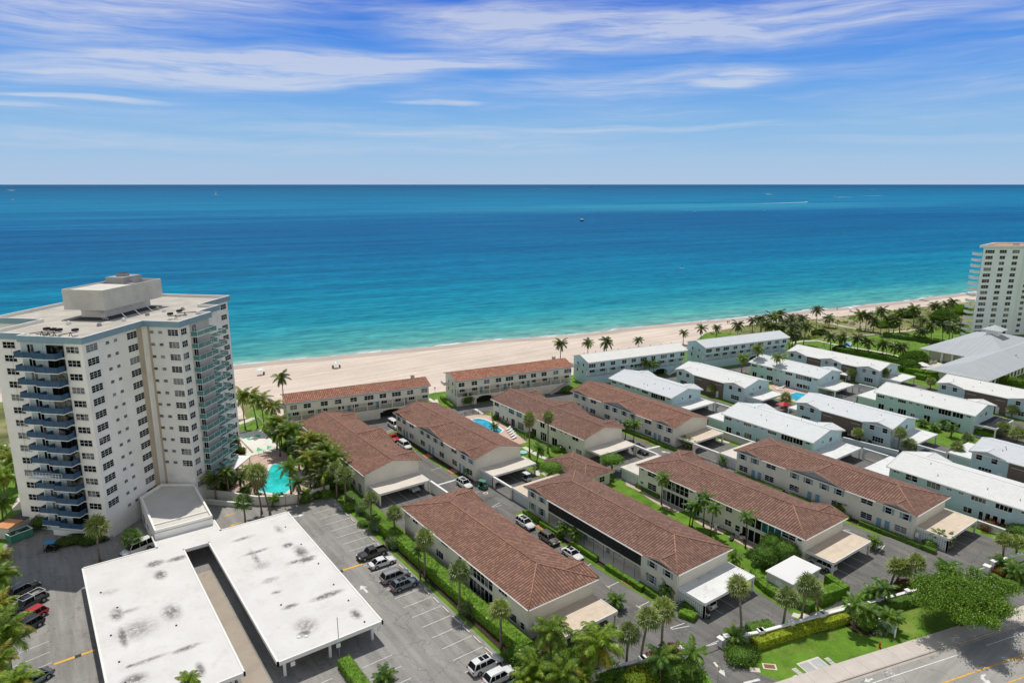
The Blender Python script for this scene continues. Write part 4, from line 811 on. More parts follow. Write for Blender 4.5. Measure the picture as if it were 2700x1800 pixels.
# the hundred lowest-priority windows become one part
tw.sort(key=lambda a:-a[2]*0-(1 if a[0]<35 else 0)-(.5 if a[4][0]>1 else 0))
main,rest=tw[:100],tw[100:]
for (x,y,z,r_,(w_,h_,c_,r2,k_)) in main: place(T,winmesh(w_,h_,c_,r2,0,'glass'),'window',x,y,z,r_)
b=MB()
for (x,y,z,r_,(w_,h_,c_,r2,k_)) in rest:
    me=winmesh(w_,h_,c_,r2,0,'glass'); Mx=Matrix.Translation((x,y,z))@Matrix.Rotation(r_,4,'Z')
    vs=[Mx@v.co for v in me.vertices]
    for p in me.polygons: b.face([vs[i] for i in p.vertices],min(p.material_index,1))
o=b.build('windows_beyond',['frame_white','glass'],T); o['kind']='stuff'; o.name='window_mass'
def balmesh(w,d,slab,rail,top,opq):
    sl=MB().box(-w/2,w/2,-d,0,-.14,0,0).mesh('balcony',[slab]); b=MB()
    b.box(-w/2+.03,w/2-.03,-d+.03,-d+.07,0.0,1.0,0); b.box(-w/2+.03,-w/2+.07,-d+.07,0,0,1.0,0); b.box(w/2-.07,w/2-.03,-d+.07,0,0,1.0,0)
    b.box(-w/2,w/2,-d,-d+.08,1.0,1.06,1); b.box(-w/2,-w/2+.08,-d+.08,0,1.0,1.06,1); b.box(w/2-.08,w/2,-d+.08,0,1.0,1.06,1)
    n=int(w/1.9)
    for k in range(n+1): x=-w/2+.04+(w-.08)*k/n; b.box(x-.02,x+.02,-d-.01,-d+.028,0,1.0,1)
    return sl,b.mesh('railing',[rail,top])
def balcony(bm,par,loc,rot):
    o=link('balcony',bm[0],par,loc,rot); link('railing',bm[1],o)
BL1=balmesh(4.7,2.0,'white_paint','rail_blue','rail_blue',1); BL2=balmesh(4.1,1.5,'white_paint','rail_blue','rail_blue',1)
BR1=balmesh(6.8,1.6,'trim','rail_glass','rail_white',0); BR2=balmesh(7.6,1.9,'trim','rail_glass','rail_white',0)
dm=MB(); dm.box(-1.7,1.7,-.03,.02,0,2.15,0); 
for x in (-1.7,-.57,.57,1.7): dm.box(x-.04,x+.04,-.06,0,0,2.15,1)
DM=dm.mesh('balcony_door',['glass','dark_metal'])
ds=MB(); ds.box(-.6,.6,-.03,.02,0,2.1,0); ds.box(-.04,.04,-.05,0,0,2.1,1); DS=ds.mesh('balcony_door',['glass','frame_white'])
MB().box(.40,.545,4.4,13.0,1.2,TH-.3).build('balcony_bay',['aqua_shade'],T)
MB().box(20,26.6,-7.49,-7.355,1.2,TH-.3).build('balcony_bay',['stucco_grey'],T)
MB().box(14.6,15.9,.40,.545,0,TH-.3).build('notch_shade',['notch_shade_tan'],T); MB().box(16.4,16.545,-.9,-.5,0,TH-.3).build('notch_shade',['notch_shade_tan'],T)  # tan strips paint in the shading between the faces at the notch
for k,z in enumerate(WH):
    zf=z-.85
    balcony(BL1,T,(.55,6.8,zf),-PI/2); balcony(BL2,T,(.55,11.3,zf+.02),-PI/2)
    link('balcony_door',DM,T,(.39,6.0,zf+.02),-PI/2); link('balcony_door',DS,T,(.39,11.0,zf+.04),-PI/2)
    balcony(BR1,T,(23.4,-7.35,zf),0); link('balcony_door',DS,T,(21.2,-7.5,zf+.02),0)
    if k: balcony(BR2,T,(31.2,-4.15,zf+.02),0)
link('window_cleaner',None) if 0 else None
pf=thing('suspended_platform','window cleaning platform hanging in front of the blue balconies of the tower','platform',(TO[0],TO[1],0),R(45))
b=MB(); z=WH[9]-.5
b.box(-3.1,-2.4,6,12.6,z,z+.1)
for x in (-3.1,-2.4):
    for zz in (z+.5,z+1.0): b.tube([(x,6,zz),(x,12.6,zz)],.03,5)
    y=6
    while y<=12.7: b.tube([(x,y,z),(x,y,z+1)],.03,5); y+=.66
b.build('cradle',['frame_white'],pf)
for y in (6.1,12.5): MB().tube([(-2.75,y,z+1),(-2.0,y,TH+.6)],.02,4).build('cable',['dark_metal'],pf)
for k,(x,y) in enumerate([(2.8,4.6),(2.4,7.6),(2.6,9.0),(2.9,10.6),(21.3,-3.6),(24.6,-3.4)]):
    lab=['black outrigger hoist on the tower roof nearest the corner','second black roof hoist from the tower corner','third black roof hoist from the tower corner','black roof hoist farthest left on the tower roof','black roof hoist above the glass balconies, left of two','black roof hoist above the glass balconies, right of two'][k]
    t=thing('roof_hoist',lab,'hoist',(TO[0],TO[1],TH+.3),R(45),'window cleaning hoists on the tower roof'); 
    dx,dy=(-1,0) if k<4 else (0,-1)
    b=MB(); b.tube([(x-dx*1.8,y-dy*1.8,.6),(x+dx*2.6,y+dy*2.6,1.0)],.08,5)
    for s in (-.4,.4): b.tube([(x+(s if dy else 0),y+(s if dx else 0),.02),(x,y,.9)],.06,5)
    b.build('beam',['black'],t); MB().box(x-dx*1.2-.45,x-dx*1.2+.45,y-dy*1.2-.4,y-dy*1.2+.4,.9,1.35).build('counterweight',['black'],t)
# ---------------------------------------------------------------- link building and parking deck
t=thing('entrance_building','low flat-roofed entrance wing joining the tower to the parking deck','building',(0,0,0))
q=[(13.9,129.2),(23.8,129.2),(24.2,146.5),(18.5,150.5),(13.9,146)]; b=MB(); b.prism(q,0,4.5); b.build('wall',['tower_cream'],t)
b=MB(); b.prism(inset(q,.3),4.5,4.56); b.build('roof',['pale_concrete'],t)
b=MB(); q2=inset(q,.28)
for i in range(len(q)):
    a_,c_,d_,e_=q[::1][i],q[(i+1)%len(q)],q2[(i+1)%len(q)],q2[i]
    b.face([(*a_,4.4),(*c_,4.4),(*c_,5.0),(*a_,5.0)]); b.face([(*e_,5),(*d_,5),(*d_,4.5),(*e_,4.5)]); b.face([(*a_,5),(*c_,5),(*d_,5),(*e_,5)])
b.box(14.2,23.5,132.2,132.5,4.56,4.8); b.build('parapet',['tower_cream'],t)
facade(t,[(3,.2,2,2.2,3,1),(7.5,1.2,1.2,1,2,1)],'L',13.9,146)
t=thing('parking_deck','large white-roofed parking deck with dark stains and a long open slot','carport',(0,0,0))
b=MB(); zt=3.2
outl=[(2.3,52),(17.3,52),(17.3,122.6),(21.5,122.3),(21.5,83.3),(36.8,83.3),(36.8,125.2),(24.3,125.8),(24.3,131),(13.6,131),(13.6,126.1),(2.3,126.6)]
# deck in four plain slabs butted end to end
def slab(b,x0,x1,y0,y1,ya=None):
    b.face([(x0,y0,zt),(x1,y0,zt),(x1,y1,zt),(x0,y1,zt)],0); b.face([(x0,y1,zt-.35),(x1,y1,zt-.35),(x1,y0,zt-.35),(x0,y0,zt-.35)],1)
slab(b,2.3,17.3,84.0,122.4); slab(b,21.5,36.8,83.3,122.4); slab(b,2.3,36.8,122.4,125.9); slab(b,13.6,24.3,125.9,131)
b.build('roof',['deck_roof','pale_concrete'],t)
el_=[((2.3,84),(17.3,84)),((2.3,84),(2.3,125.9)),((2.3,125.9),(13.6,125.9)),((13.6,125.9),(13.6,131)),((13.6,131),(24.3,131)),((24.3,131),(24.3,125.9)),((24.3,125.9),(36.8,125.9)),((36.8,125.9),(36.8,83.3)),((36.8,83.3),(21.5,83.3)),((21.5,83.3),(21.5,122.4)),((21.5,122.4),(17.3,122.4)),((17.3,122.4),(17.3,84))]
b=MB()
for p,q in el_:
    x0_,x1_=min(p[0],q[0]),max(p[0],q[0]); y0_,y1_=min(p[1],q[1]),max(p[1],q[1]); e=.13
    b.box(x0_-e,x1_+e,y0_-e,y1_+e,zt-.5,zt+.09)
b.build('fascia',['trim'],t)
for x in (3.4,9.8,16.2):
    for y in range(86,126,6): MB().box(x-.17,x+.17,y-.17,y+.17,0,zt-.35).build('column',['white_paint'],t)
for x in (22.6,29.1,35.6):
    for y in [84.4]+list(range(90,126,6)): MB().box(x-.17,x+.17,y-.17,y+.17,0,zt-.35).build('column',['white_paint'],t)
for x in (23.4,29.9,36.2): MB().box(x-.3,x+.3,83.0,83.16,2.0,2.6).build('lamp',['frame_white'],t)
for k,(x,y) in enumerate([(34.5,120),(34.7,112),(34.9,104),(34.6,96.5),(34.8,91),(34.6,84.6),(4,116),(5.6,110),(4,103),(4.2,96),(4.3,91),(26,96),(12,100)]): MB().tube([(x,y,zt),(x,y,zt+.12)],.14,8).build('roof_drain',['dark_metal'],t)
for s in (0,.9): MB().ball((25.6+s,86.9-s*.5,zt+.05),.3,.3,.12,0,10,4).build('roof_vent',['frame_white'],t)
# ---------------------------------------------------------------- second tower and clubhouse on the right
mat('tower_white',(.78,.81,.86),.8,.04,.2)
t=thing('apartment_tower','white high-rise tower with stacked side balconies at the right frame edge','tower block',(339.6,120.2,0),R(-34))
HW=39.2; FP=[(0,0),(18,0),(34,13),(16,13)]
MB().prism(FP,0,HW).build('wall',['tower_white'],t); MB().box(19.6,46,3,20,0,HW-.6).build('wall',['tower_white'],t); MB().box(18.3,19.59,1.6,3.6,0,HW-1).build('service_slot',['dark_metal'],t)
RP=[(-2.3,-.5),(18.3,-.5),(35.2,13.4),(14.2,13.4)]; b=MB(); b.prism(RP,HW,HW+.25); q=inset(RP,.35)
for i in range(4):
    a_,c_,d_,e_=RP[i],RP[(i+1)%4],q[(i+1)%4],q[i]
    b.face([(*a_,HW),(*c_,HW),(*c_,HW+1.2),(*a_,HW+1.2)]); b.face([(*e_,HW+1.2),(*d_,HW+1.2),(*d_,HW+.2),(*e_,HW+.2)]); b.face([(*a_,HW+1.2),(*c_,HW+1.2),(*d_,HW+1.2),(*e_,HW+1.2)])
b.build('parapet',['tower_white'],t); MB().prism(inset(RP,.4),HW+.27,HW+.4).build('roof_deck',['terracotta'],t); MB().box(19,20.4,6,8,HW+.4,HW+1.4).build('roof_vent',['grey_metal'],t)
for k in range(15):
    z=HW-2.3-2.55*k
    for s,w_,c_ in ((3.0,3.2,3),(8.9,2.3,2),(14.6,2.3,2)): place(t,winmesh(w_+(.8 if k==0 else 0),1.35,c_+(1 if k==0 else 0),2),'window',s,0,z,0)
    b=MB(); b.box(-1.9,-.01,.3,4,-.2,0,0); b.box(-1.9,-.01,.3,.38,0,1.0,1); b.box(-1.9,-1.82,.38,4,0,1.0,1); b.build('balcony',['tower_white','rail_white'],t,(0,0,z-.9))
    b=MB(); b.box(27,33,1.4,2.99,-.2,0,0); b.box(27,33,1.4,1.48,0,1,1); b.build('balcony',['tower_white','rail_white'],t,(0,0,z-.9)); place(t,DM,'balcony_door',30,2.98,z-.85,0)
    place(t,winmesh(1.6,1.2,2,2),'window',23.5,3,z,0)
t=thing('clubhouse','wide clubhouse with pale grey standing-seam metal roof and a square cupola','clubhouse',(0,0,0))
MB().box(282,326,88,113,0,3.7).build('wall',['cream'],t); MB().box(252,318,83,97,0,3.6).build('wall',['cream'],t)
r=Roof(); pk=(306,100.5,9.2); ra=(298,100.5,9.2); 
A,B,C,D=(279.4,85.0,4.0),(332,85.0,4.0),(332,115.5,4.0),(279.4,115.5,4.0); e1,e2=(303,100.3,9.2),(309,100.3,9.2)
r.slope([A,B,e2,e1],(1,0,0)); r.slope([C,D,e1,e2],(1,0,0)); r.slope([D,A,e1],(0,1,0)); r.slope([B,C,e2],(0,1,0))
f1,f2,f3,f4=(249.6,81.2,3.9),(330,81.2,3.9),(330,99.6,3.9),(249.6,99.6,3.9); g1,g2=(259.3,90.4,7.1),(326,90.4,7.1)
r.slope([f1,f2,g2,g1],(1,0,0)); r.slope([f3,f4,g1,g2],(1,0,0)); r.slope([f4,f1,g1],(0,1,0)); r.slope([f2,f3,g2],(0,1,0))
r.build('roof',['metal_seam','trim'],t)
b=MB(); b.box(304,308,98.3,102.3,8.6,11); b.build('cupola',['white_paint'],t); r=Roof(); c_=(306,100.3,12.6); cc=[(302.6,96.9,10.9),(309.4,96.9,10.9),(309.4,103.7,10.9),(302.6,103.7,10.9)]
for i in range(4): r.slope([cc[i],cc[(i+1)%4],c_],tuple(Vector(cc[(i+1)%4])-Vector(cc[i])))
r.build('cupola_roof',['metal_seam','trim'],t)
for (x,y) in ((280.5,100.8),(280.5,104),(280.5,107.6),(280.5,113.5),(288,114),(296,114)): MB().box(x-.35,x+.35,y-.35,y+.35,0,3.8).build('column',['white_paint'],t)
facade(t,[(4+3.2*k,.4,1.6,2.0,2,1) for k in range(18)],'F',82.99,252)

# ---------------------------------------------------------------- vegetation
def leafquad(b,c,d,l,w,mi=0,up=None):
    d=d.normalized(); s=d.cross(Vector((random.gauss(0,1),random.gauss(0,1),random.gauss(0,1)))); 
    if s.length<1e-4: s=Vector((1,0,0))
    s.normalize(); b.face([c-s*w/2,c+d*l*.5-s*w/2*.9,c+d*l,c+d*l*.5+s*w/2*.9],mi)
def frond(b,base,az,el,Lf,droop,nl,lw,ll,mi=0,hang=.5):
    p=Vector(base); e=el; n=8; pts=[p.copy()]; seg=Lf/n
    for k in range(n):
        d=Vector((math.cos(az)*math.cos(e),math.sin(az)*math.cos(e),math.sin(e))); p=p+d*seg; pts.append(p.copy()); e-=droop/n*(.6+k*.12)
    side=Vector((-math.sin(az),math.cos(az),0))
    for k in range(n):   # rachis
        w=.05*(1-k/n)+.012; b.face([pts[k]-side*w,pts[k+1]-side*w,pts[k+1]+side*w,pts[k]+side*w],mi)
    for j in range(nl):
        t=.12+.86*j/(nl-1); f=t*n; i=min(int(f),n-1); q=pts[i].lerp(pts[i+1],f-i); dr=(pts[i+1]-pts[i]).normalized()
        l=ll*(.45+.75*math.sin(PI*min(1,t*.95+.08)))*random.uniform(.85,1.1)
        for s in (-1,1):
            d=(side*s*.9+dr*.75+Vector((0,0,-hang*random.uniform(.6,1.4)))).normalized()
            m_=q+d*l*.55; tip=q+d*l+Vector((0,0,-l*hang*.45)); ww=lw*.5
            b.face([q-dr*ww,m_-dr*ww*.9,tip,m_+dr*ww*.9,q+dr*ww],mi)
def crown_coco(seed,Rr=3.1,nf=22,mats=('leaf_coco','leaf_coco_yellow','trunk_dark'),nl=17,yel=.12,lw=.15):
    random.seed(seed); b=MB()
    for k in range(nf):
        az=k*2.399+random.uniform(-.25,.25); t=k/nf; el=1.15-1.65*t+random.uniform(-.15,.15)
        frond(b,(0,0,.1),az,el,Rr*random.uniform(.85,1.1),random.uniform(1.0,1.5)+.2*t,nl,lw,Rr*.27,1 if random.random()<yel+(.25 if t>.85 else 0) else 0,.45)
    for k in range(2): frond(b,(0,0,-.1),random.uniform(0,6.28),-.9,Rr*.7,.7,nl,lw,Rr*.2,3,.6)
    for k in range(6): a=k*1.05; b.ball((.22*math.cos(a),.22*math.sin(a),-.1),.13,.13,.16,2,6,4)
    return b.mesh('crown',list(mats)+['leaf_skirt'])
def crown_sabal(seed,Rr=1.7,nf=40,skirt=0,mats=('leaf_sabal','leaf_skirt')):
    random.seed(seed); b=MB()
    for k in range(nf+skirt):
        t=(k+.5)/nf; z=1-1.55*t if k<nf else random.uniform(-1,-.7); z=max(-1,min(1,z)); az=k*2.399+random.uniform(-.2,.2); r=math.sqrt(max(0,1-z*z))
        d=Vector((r*math.cos(az),r*math.sin(az),z)); pl=Rr*random.uniform(.42,.55); h=Vector((0,0,0))+d*pl-Vector((0,0,.1*pl))
        mi=1 if (k>=nf or z<-.42 and random.random()<.7) else 0
        s=d.cross(Vector((0,0,1))); s=s.normalized() if s.length>1e-3 else Vector((1,0,0)); u=s.cross(d)
        b.face([s*.03,h+s*.03,h-s*.03,-s*.03],mi)
        nb=11
        for j in range(nb):
            a=(j/(nb-1)-.5)*3.9; dd=(d*math.cos(a)+s*math.sin(a)*.95+u*.12*math.cos(a*2)+Vector((0,0,-.12))).normalized(); l=Rr*.62*(1-.18*abs(a)/1.9)*random.uniform(.85,1.1)
            sd=dd.cross(u).normalized()*.075*Rr/1.7; m_=h+dd*l*.55; tip=h+dd*l+Vector((0,0,-.22*l))
            b.face([h,m_-sd,tip,m_+sd],mi)
    return b.mesh('crown',mats)
CR={'coco':[crown_coco(11+i) for i in range(4)],'cocoy':[crown_coco(31+i,2.9,20,yel=.45) for i in range(2)],'cocobig':[crown_coco(41+i,3.9,24,nl=30,yel=.2,lw=.13) for i in range(2)],
 'dark':[crown_coco(51+i,2.7,20,('leaf_dark','leaf_coco','trunk_dark'),yel=.15) for i in range(3)],
 'royal':[crown_coco(61+i,2.0,15,('leaf_bush','leaf_coco','trunk_dark'),nl=15,yel=.1) for i in range(3)],
 'sabal':[crown_sabal(71+i) for i in range(4)],'wash':[crown_sabal(81+i,1.8,36,16) for i in range(2)],
 'cycad':[crown_coco(91+i,1.5,26,('leaf_bush','leaf_coco','trunk_dark'),nl=14,yel=.2,lw=.09) for i in range(2)],
 'fanyoung':[crown_sabal(95+i,2.0,26,0,('leaf_bush','leaf_sabal')) for i in range(2)]}
TR={}
def trunkmesh(kind,h,lean,v):
    k=(kind,round(h),v)
    if k in TR: return TR[k]
    b=MB(); n=7; r0,r1={'coco':(.20,.11),'sabal':(.19,.16),'wash':(.22,.15),'royal':(.14,.08),'cycad':(.2,.15)}[kind]
    H_=1.0; pts=[]; rad=[]
    for i in range(n+1):
        t=i/n; pts.append((0.0,0.0,t)); rad.append(r0+(r1-r0)*t+(.12 if i==0 and kind!='cycad' else 0))
    b.tube(pts,rad,7); me=b.mesh('trunk',['trunk_dark' if kind in('royal',) else 'palm_trunk'],True); TR[k]=me; return me
KT={'coco':'coco','cocoy':'coco','cocobig':'coco','dark':'coco','royal':'royal','sabal':'sabal','wash':'wash','cycad':'cycad','fanyoung':'sabal'}
pcount=[0]
def palm(kind,x,y,h,dx=0,dy=0,label='',group=None,s=1.0):
    pcount[0]+=1; k=pcount[0]; random.seed(k*13)
    h=max(.6,h); 
    ml=.22*h+.3; l=math.hypot(dx,dy)
    if l>ml: dx*=ml/l; dy*=ml/l
    t=thing('palm_tree',label,'palm tree',(x,y,0),0,group)
    # trunk: tube bent toward the crown
    b=MB(); kt=KT[kind]; r0,r1={'coco':(.19,.11),'sabal':(.19,.16),'wash':(.22,.15),'royal':(.13,.08),'cycad':(.2,.15)}[kt]; n=6
    cv=random.uniform(-.25,.25) if kt=='coco' else random.uniform(-.06,.06)
    pts=[(dx*(q/n)**1.5+cv*math.sin(PI*q/n),dy*(q/n)**1.5+cv*.6*math.sin(PI*q/n),h*q/n-.05) for q in range(n+1)]
    rad=[r0+(r1-r0)*q/n+(.12*r0/.2 if q==0 else 0) for q in range(n+1)]
    b.tube(pts,rad,7).build('trunk',['trunk_dark' if kind in('royal','cycad') else 'palm_trunk'],t,smooth=True)
    s*=1.1*random.uniform(.93,1.09); c=link('crown',random.choice(CR[kind]),t,(dx,dy,h),random.uniform(0,6.28),(s,s,s*random.uniform(.92,1.1)))
    return t
def row(kind,items,lab,group,s=1.0):
    """items: (x,y,h,dx,dy); lab contains {o} for the ordinal"""
    for k,it in enumerate(items):
        kd=kind if isinstance(kind,str) else kind[k%len(kind)]
        x,y,h=it[:3]; dx,dy=(it[3],it[4]) if len(it)>4 else (0,0)
        palm(kd,x,y,h,dx,dy,lab.format(o=ORD[k]),group,(it[5] if len(it)>5 else 1)*s)
def top(p,h,s=1.0): return (p[0],p[1],h,0,0,s)
row('dark',[(313.70,156.40,7.05,-0.53,0.34),(314.30,154.00,7.35,-0.20,0.11),(314.10,150.50,5.05,0.03,0.09),(310.30,145.20,11.00,-0.80,0.47),(319.30,145.80,6.45,-1.90,1.54),(317.20,142.80,5.30,0.03,0.11),(322.40,142.60,8.80,-1.08,0.89),(342.10,145.30,8.50,-0.79,0.69)],'dark palm on the dune side of the park, {o} from the left','palms on the dune',1.22)
row('dark',[(264.60,142.90,5.60,-0.37,0.37),(268.60,140.50,4.95,-0.27,0.26),(268.30,133.60,6.00,-0.53,0.27),(269.40,130.00,5.10,-0.37,0.35),(269.70,124.40,5.30,-0.26,0.23),(269.90,120.30,5.00,-0.19,0.06),(268.50,117.40,5.75,0.08,-0.11)],'palm lining the white park path in front of the lawn, {o} from the left','palms along the park path',1.2)
row('dark',[top((261.88,173.99),8),top((257.72,168.39),7),top((266.76,171.80),9),top((259.58,166.46),6.5),top((271.93,171.73),9.5),(279.20,173.10,4.55,-0.00,0.13),top((273.18,166.46),8.5),(254.00,154.70,5.75,0.74,-0.61),(258.10,154.70,5.50,-0.09,0.04),top((260.04,157.18),8),top((277.76,164.37),8),(264.40,154.70,7.90,0.45,-0.42),top((261.92,164.21),6)],'coconut palm in the dense grove behind the right-hand white beach block, {o} from the left','coconut grove',1.25)
row('dark',[(292.80,165.90,10.10,-0.10,0.15),(307.10,167.80,4.40,-0.22,0.20)],'solitary coconut palm on the dune edge against the sand, {o} from the left','lone dune palms',1.25)
row('dark',[(318.00,143.30,6.15,0.27,-0.12),(324.40,143.50,8.60,-0.90,0.62),(346.20,147.20,7.45,-0.95,0.56),(335.00,138.40,4.75,-0.30,0.25),(311.90,129.20,4.05,0.01,0.14),(309.30,123.60,7.35,-0.63,0.52),(364.40,145.20,7.60,-0.77,0.71),(373.40,147.50,5.40,-0.32,0.39),(311.40,120.00,8.50,-1.00,0.70),(379.20,146.30,6.65,-0.62,0.39),(316.20,119.60,6.80,-0.24,0.13),(371.00,140.40,9.45,-0.61,0.49),(327.20,122.60,5.75,-0.06,0.04),(343.10,127.50,4.70,0.00,0.04),(347.70,126.60,2.60,-0.73,0.47)],'dark palm in the park beside the right-hand high-rise, {o} from the left','palms beside the high-rise',1.2)
row('dark',[top((160.74,190.37),8,1.12),top((171.11,186.54),7.5,.85),top((176.49,182.10),8,1.2),top((190.11,178.81),7.5,.8),top((223.87,184.96),5,.75),top((233.50,183.53),6,.95),top((244.19,183.77),5,.75),top((251.93,178.62),6,1.05),top((263.55,179.15),6.5,1.0),top((270.05,178.93),6,.9)],'coconut palm on the sand behind the beach blocks, {o} from the left','palms on the beach',1.05)
palm('dark',*(61.43,205.37),8,0,0,'lone coconut palm on the sand behind the leftmost beach block',None,1.1)
CY=[top((131.05,105.55),3.2)]
row(['coco','cocoy','coco','cocoy'],[(45.30,187.80,9.55,-0.07,0.02),(48.40,187.00,9.55,-0.88,0.57),(49.30,184.10,8.80,-0.39,0.20),top((51.46,181.93),7),top((47.78,168.04),6.5),top((49.25,169.17),7),top((49.81,161.10),7),top((50.52,151.14),7.5),top((51.92,144.12),7),(46.30,139.90,7.65,0.12,-0.18),top((51.49,137.96),7),top((48.86,162.90),6),top((52.63,151.44),6.5)],'yellow-green coconut palm between game court and brown roof, {o} from the beach end','palms between the tower garden and the brown roofs',1.06)
row('dark',[top((46.95,162.83),6),top((47.97,152.13),6.5),top((48.18,147.68),6),top((49.79,143.39),6),top((47.51,139.97),5.5),top((49.22,137.28),6),top((47.41,134.72),5)],'dark green palm filling the palm row by the brown roof, {o} from the beach end','darker palms in the pool-side row',1.05)
row('sabal',[top((49.50,132.51),7,1.1),top((49.99,128.69),6.5,1.3)],'round-headed palm beside the near left corner of the upper brown roof, {o} of two','round palms by the roof corner')
palm('coco',*(42.00,139.70,6.40,0.16,-0.14),'coconut palm standing directly in front of the turquoise pool',None,.85)
palm('wash',*(35.20,132.20,9.50,-1.46,1.08),'tall fan palm with dead skirt in front of the turquoise pool',None,1.25)
palm('coco',*(34.60,145.00,5.85,0.54,-0.45),'coconut palm on the pool deck left of the turquoise pool',None,.8)
palm('dark',*(33.40,147.70,3.40,0.05,-0.06),'short palm on the pool deck nearest the tower',None,.8)
palm('dark',*(34.10,134.40,6.75,-0.47,0.34),'slender palm rising from the lot wall at the pool corner',None,.8)
palm('dark',*(41.60,134.10,5.00,0.22,-0.08),'palm leaning by the lot wall right of the turquoise pool',None,.85)
palm('dark',*top((30.55,146.37),6)[:5],'dark palm under the glass balconies, right one',None,.95)
palm('dark',*top((28.11,146.60),5)[:5],'dark palm under the glass balconies, left one',None,.95)
palm('dark',*top((37.51,168.62),5)[:5],'dark palm against the tower between balconies and game court',None,.7)
palm('fanyoung',*(30.20,132.00,4.95,0.01,0.01),'young fan palm with ragged crown at the end of the parking deck roof',None,1.0)
palm('cycad',*(43.20,134.40,1.95,0.15,-0.06),'small palm below the lot wall, right of the lamp post',None,1)
palm('cycad',*(37.10,136.50,1.75,0.16,-0.20),'small palm below the lot wall, left of the lamp post',None,1)
palm('sabal',*(5.10,133.00,7.10,0.34,-0.26),'fan palm standing between the tower entrance and the parking deck, taller of two',None,1.35)
palm('fanyoung',*(10.30,133.80,2.85,0.22,-0.19),'short fan palm in front of the white van',None,1.0)
row('sabal',[(50.20,116.80,5.90,0.21,-0.20),(51.90,109.80,5.05,0.09,-0.06),(50.00,94.40,7.40,0.11,-0.09),(49.80,82.70,7.00,0.08,-0.06),(49.80,71.20,6.70,-0.08,0.08)],'round-headed sabal palm in the hedge row beside the lot, {o} from the far end','sabal palms along the hedge',1.05)
palm('royal',*(49.40,94.90,5.00,-0.31,0.16),'slender palm with thin trunk between two hedge-row sabals',None,.7)
row('wash',[(97.00,126.10,10.15,-0.11,0.06),(102.30,125.40,9.80,-0.02,-0.02)],'tall fan palm with dark trunk by the curved pool garden, {o} of two','tall fan palms by the curved pool',.95)
palm('royal',*(95.00,120.80,4.25,0.60,-0.45),'leaning feather palm behind the near carport of the pool garden',None,1.0)
palm('cycad',*(100.00,146.00,1.50,-0.00,-0.04),'small palm overhanging the curved pool',None,.9)
row('royal',[(124.90,120.70,4.20,0.10,-0.10),(124.60,117.40,5.35,0.20,-0.11)],'grey-green palm at the lane beside the tan-roofed carport, {o} of two','grey palms at the lane')
row('cycad',[(*(109.54,128.15),1.6),(*(110.30,124.92),1.8)],'short palm by the garden wall of the pool block, {o} of two','short palms by the garden wall')
row('cycad',[(*(101.45,106.97),2.0),(*(103.46,104.81),1.6),(*(97.48,111.27),1.0)],'bushy small palm in front of the pavilion, {o} of three','bushy palms by the pavilion')
row('coco',[(205.70,142.90,5.55,0.27,-0.17),(206.50,137.10,9.85,-0.35,0.20),(204.00,128.90,8.85,0.85,-0.49)],'coconut palm in front of the white-roofed block, {o} of three','coconut palms among the white blocks',.85)
row('royal',[top((173.69,157.65),5),top((177.78,158.37),4.5),top((171.00,161.45),5),top((172.44,158.93),5.5),top((175.44,157.35),5),top((220.62,151.30),6)],'green palm against the front of a white beach block, {o} from the left','palms in front of the white beach blocks')
row('sabal',[(*(174.74,131.68),2.5,0,0,1.15),(178.90,122.00,3.50,0.49,-0.21),(226.60,113.90,3.25,0.12,0.08),(231.70,105.40,4.20,-0.01,-0.00),(*(236.20,103.86),1.5),(*(178.34,119.86),1.6),(*(183.48,111.27),3.0,0,0,1.1),(231.90,105.50,4.40,-0.19,-0.02),(171.60,82.90,3.00,0.02,-0.05),(174.30,73.90,5.10,0.22,-0.08),(*(176.32,72.02),2.2,0,0,1.2),(*(239.57,94.09),2.5),(180.30,63.20,3.45,0.12,-0.13),(*(195.23,66.14),1.6),(227.90,67.00,2.50,0.00,0.07),(*(207.98,62.45),2.5,0,0,1.2),(*(206.71,58.71),2.5,0,0,1.2)],'fan palm among the white-roofed blocks, {o} from the beach side','fan palms among the white blocks',1.0)
row('cycad',[(*(201.66,74.39),1.8),(196.60,70.50,2.70,-0.00,0.00),(*(199.00,78.88),1.2),(*(198.27,75.35),1.0)],'leafy palm on the small lawn beside the solar-panelled carport, {o} from the left','garden palms by the solar carport',1.1)
row('royal',[(103.70,89.00,6.10,-0.06,0.04),(101.00,79.30,3.90,0.24,-0.17),(101.40,79.00,4.45,0.63,-0.44),(103.30,77.70,6.00,-0.13,0.01),(101.40,74.50,5.85,0.26,-0.20),(102.90,67.70,6.40,-0.13,0.10)],'palm on the green between two lower brown roofs, {o} from the far end','palms on the patio green',.95)
row('cycad',[(133.50,106.80,2.10,-0.33,0.28),(133.50,105.10,1.70,-0.10,-0.02),(*(132.33,94.51),1.4),(*(131.27,64.90),1.2),(*(79.26,125.52),1.2),(*(78.39,90.87),1.8),(*(78.69,87.69),1.9)],'low spreading palm against a block wall, {o} from the left','low palms by the walls',1.15)
row('cocoy',[(*(80.47,69.97),2.0,0,0,.6)],'yellowish palm by the near corner of the gallery block','yellow palm')
palm('cycad',*(79.39,65.59),1.6,0,0,'green palm left of the breeze-block wall',None,1.2)
palm('cycad',*(95.89,65.13),1.8,0,0,'small palm behind the white carport',None,1.0)
palm('cycad',*(121.99,53.57),1.6,0,0,'small palm at the outer corner of the tan carport by the lane',None,1.1)
palm('cycad',*(70.34,68.66),1.3,0,0,'small palm at the right end of the pink carport',None,1.1)
row('cycad',[(*(132.91,47.25),2.2),(*(133.14,45.93),1.8)],'leafy palm in front of the breeze-block carport wall, {o} of two','palms at the carport wall',1.15)
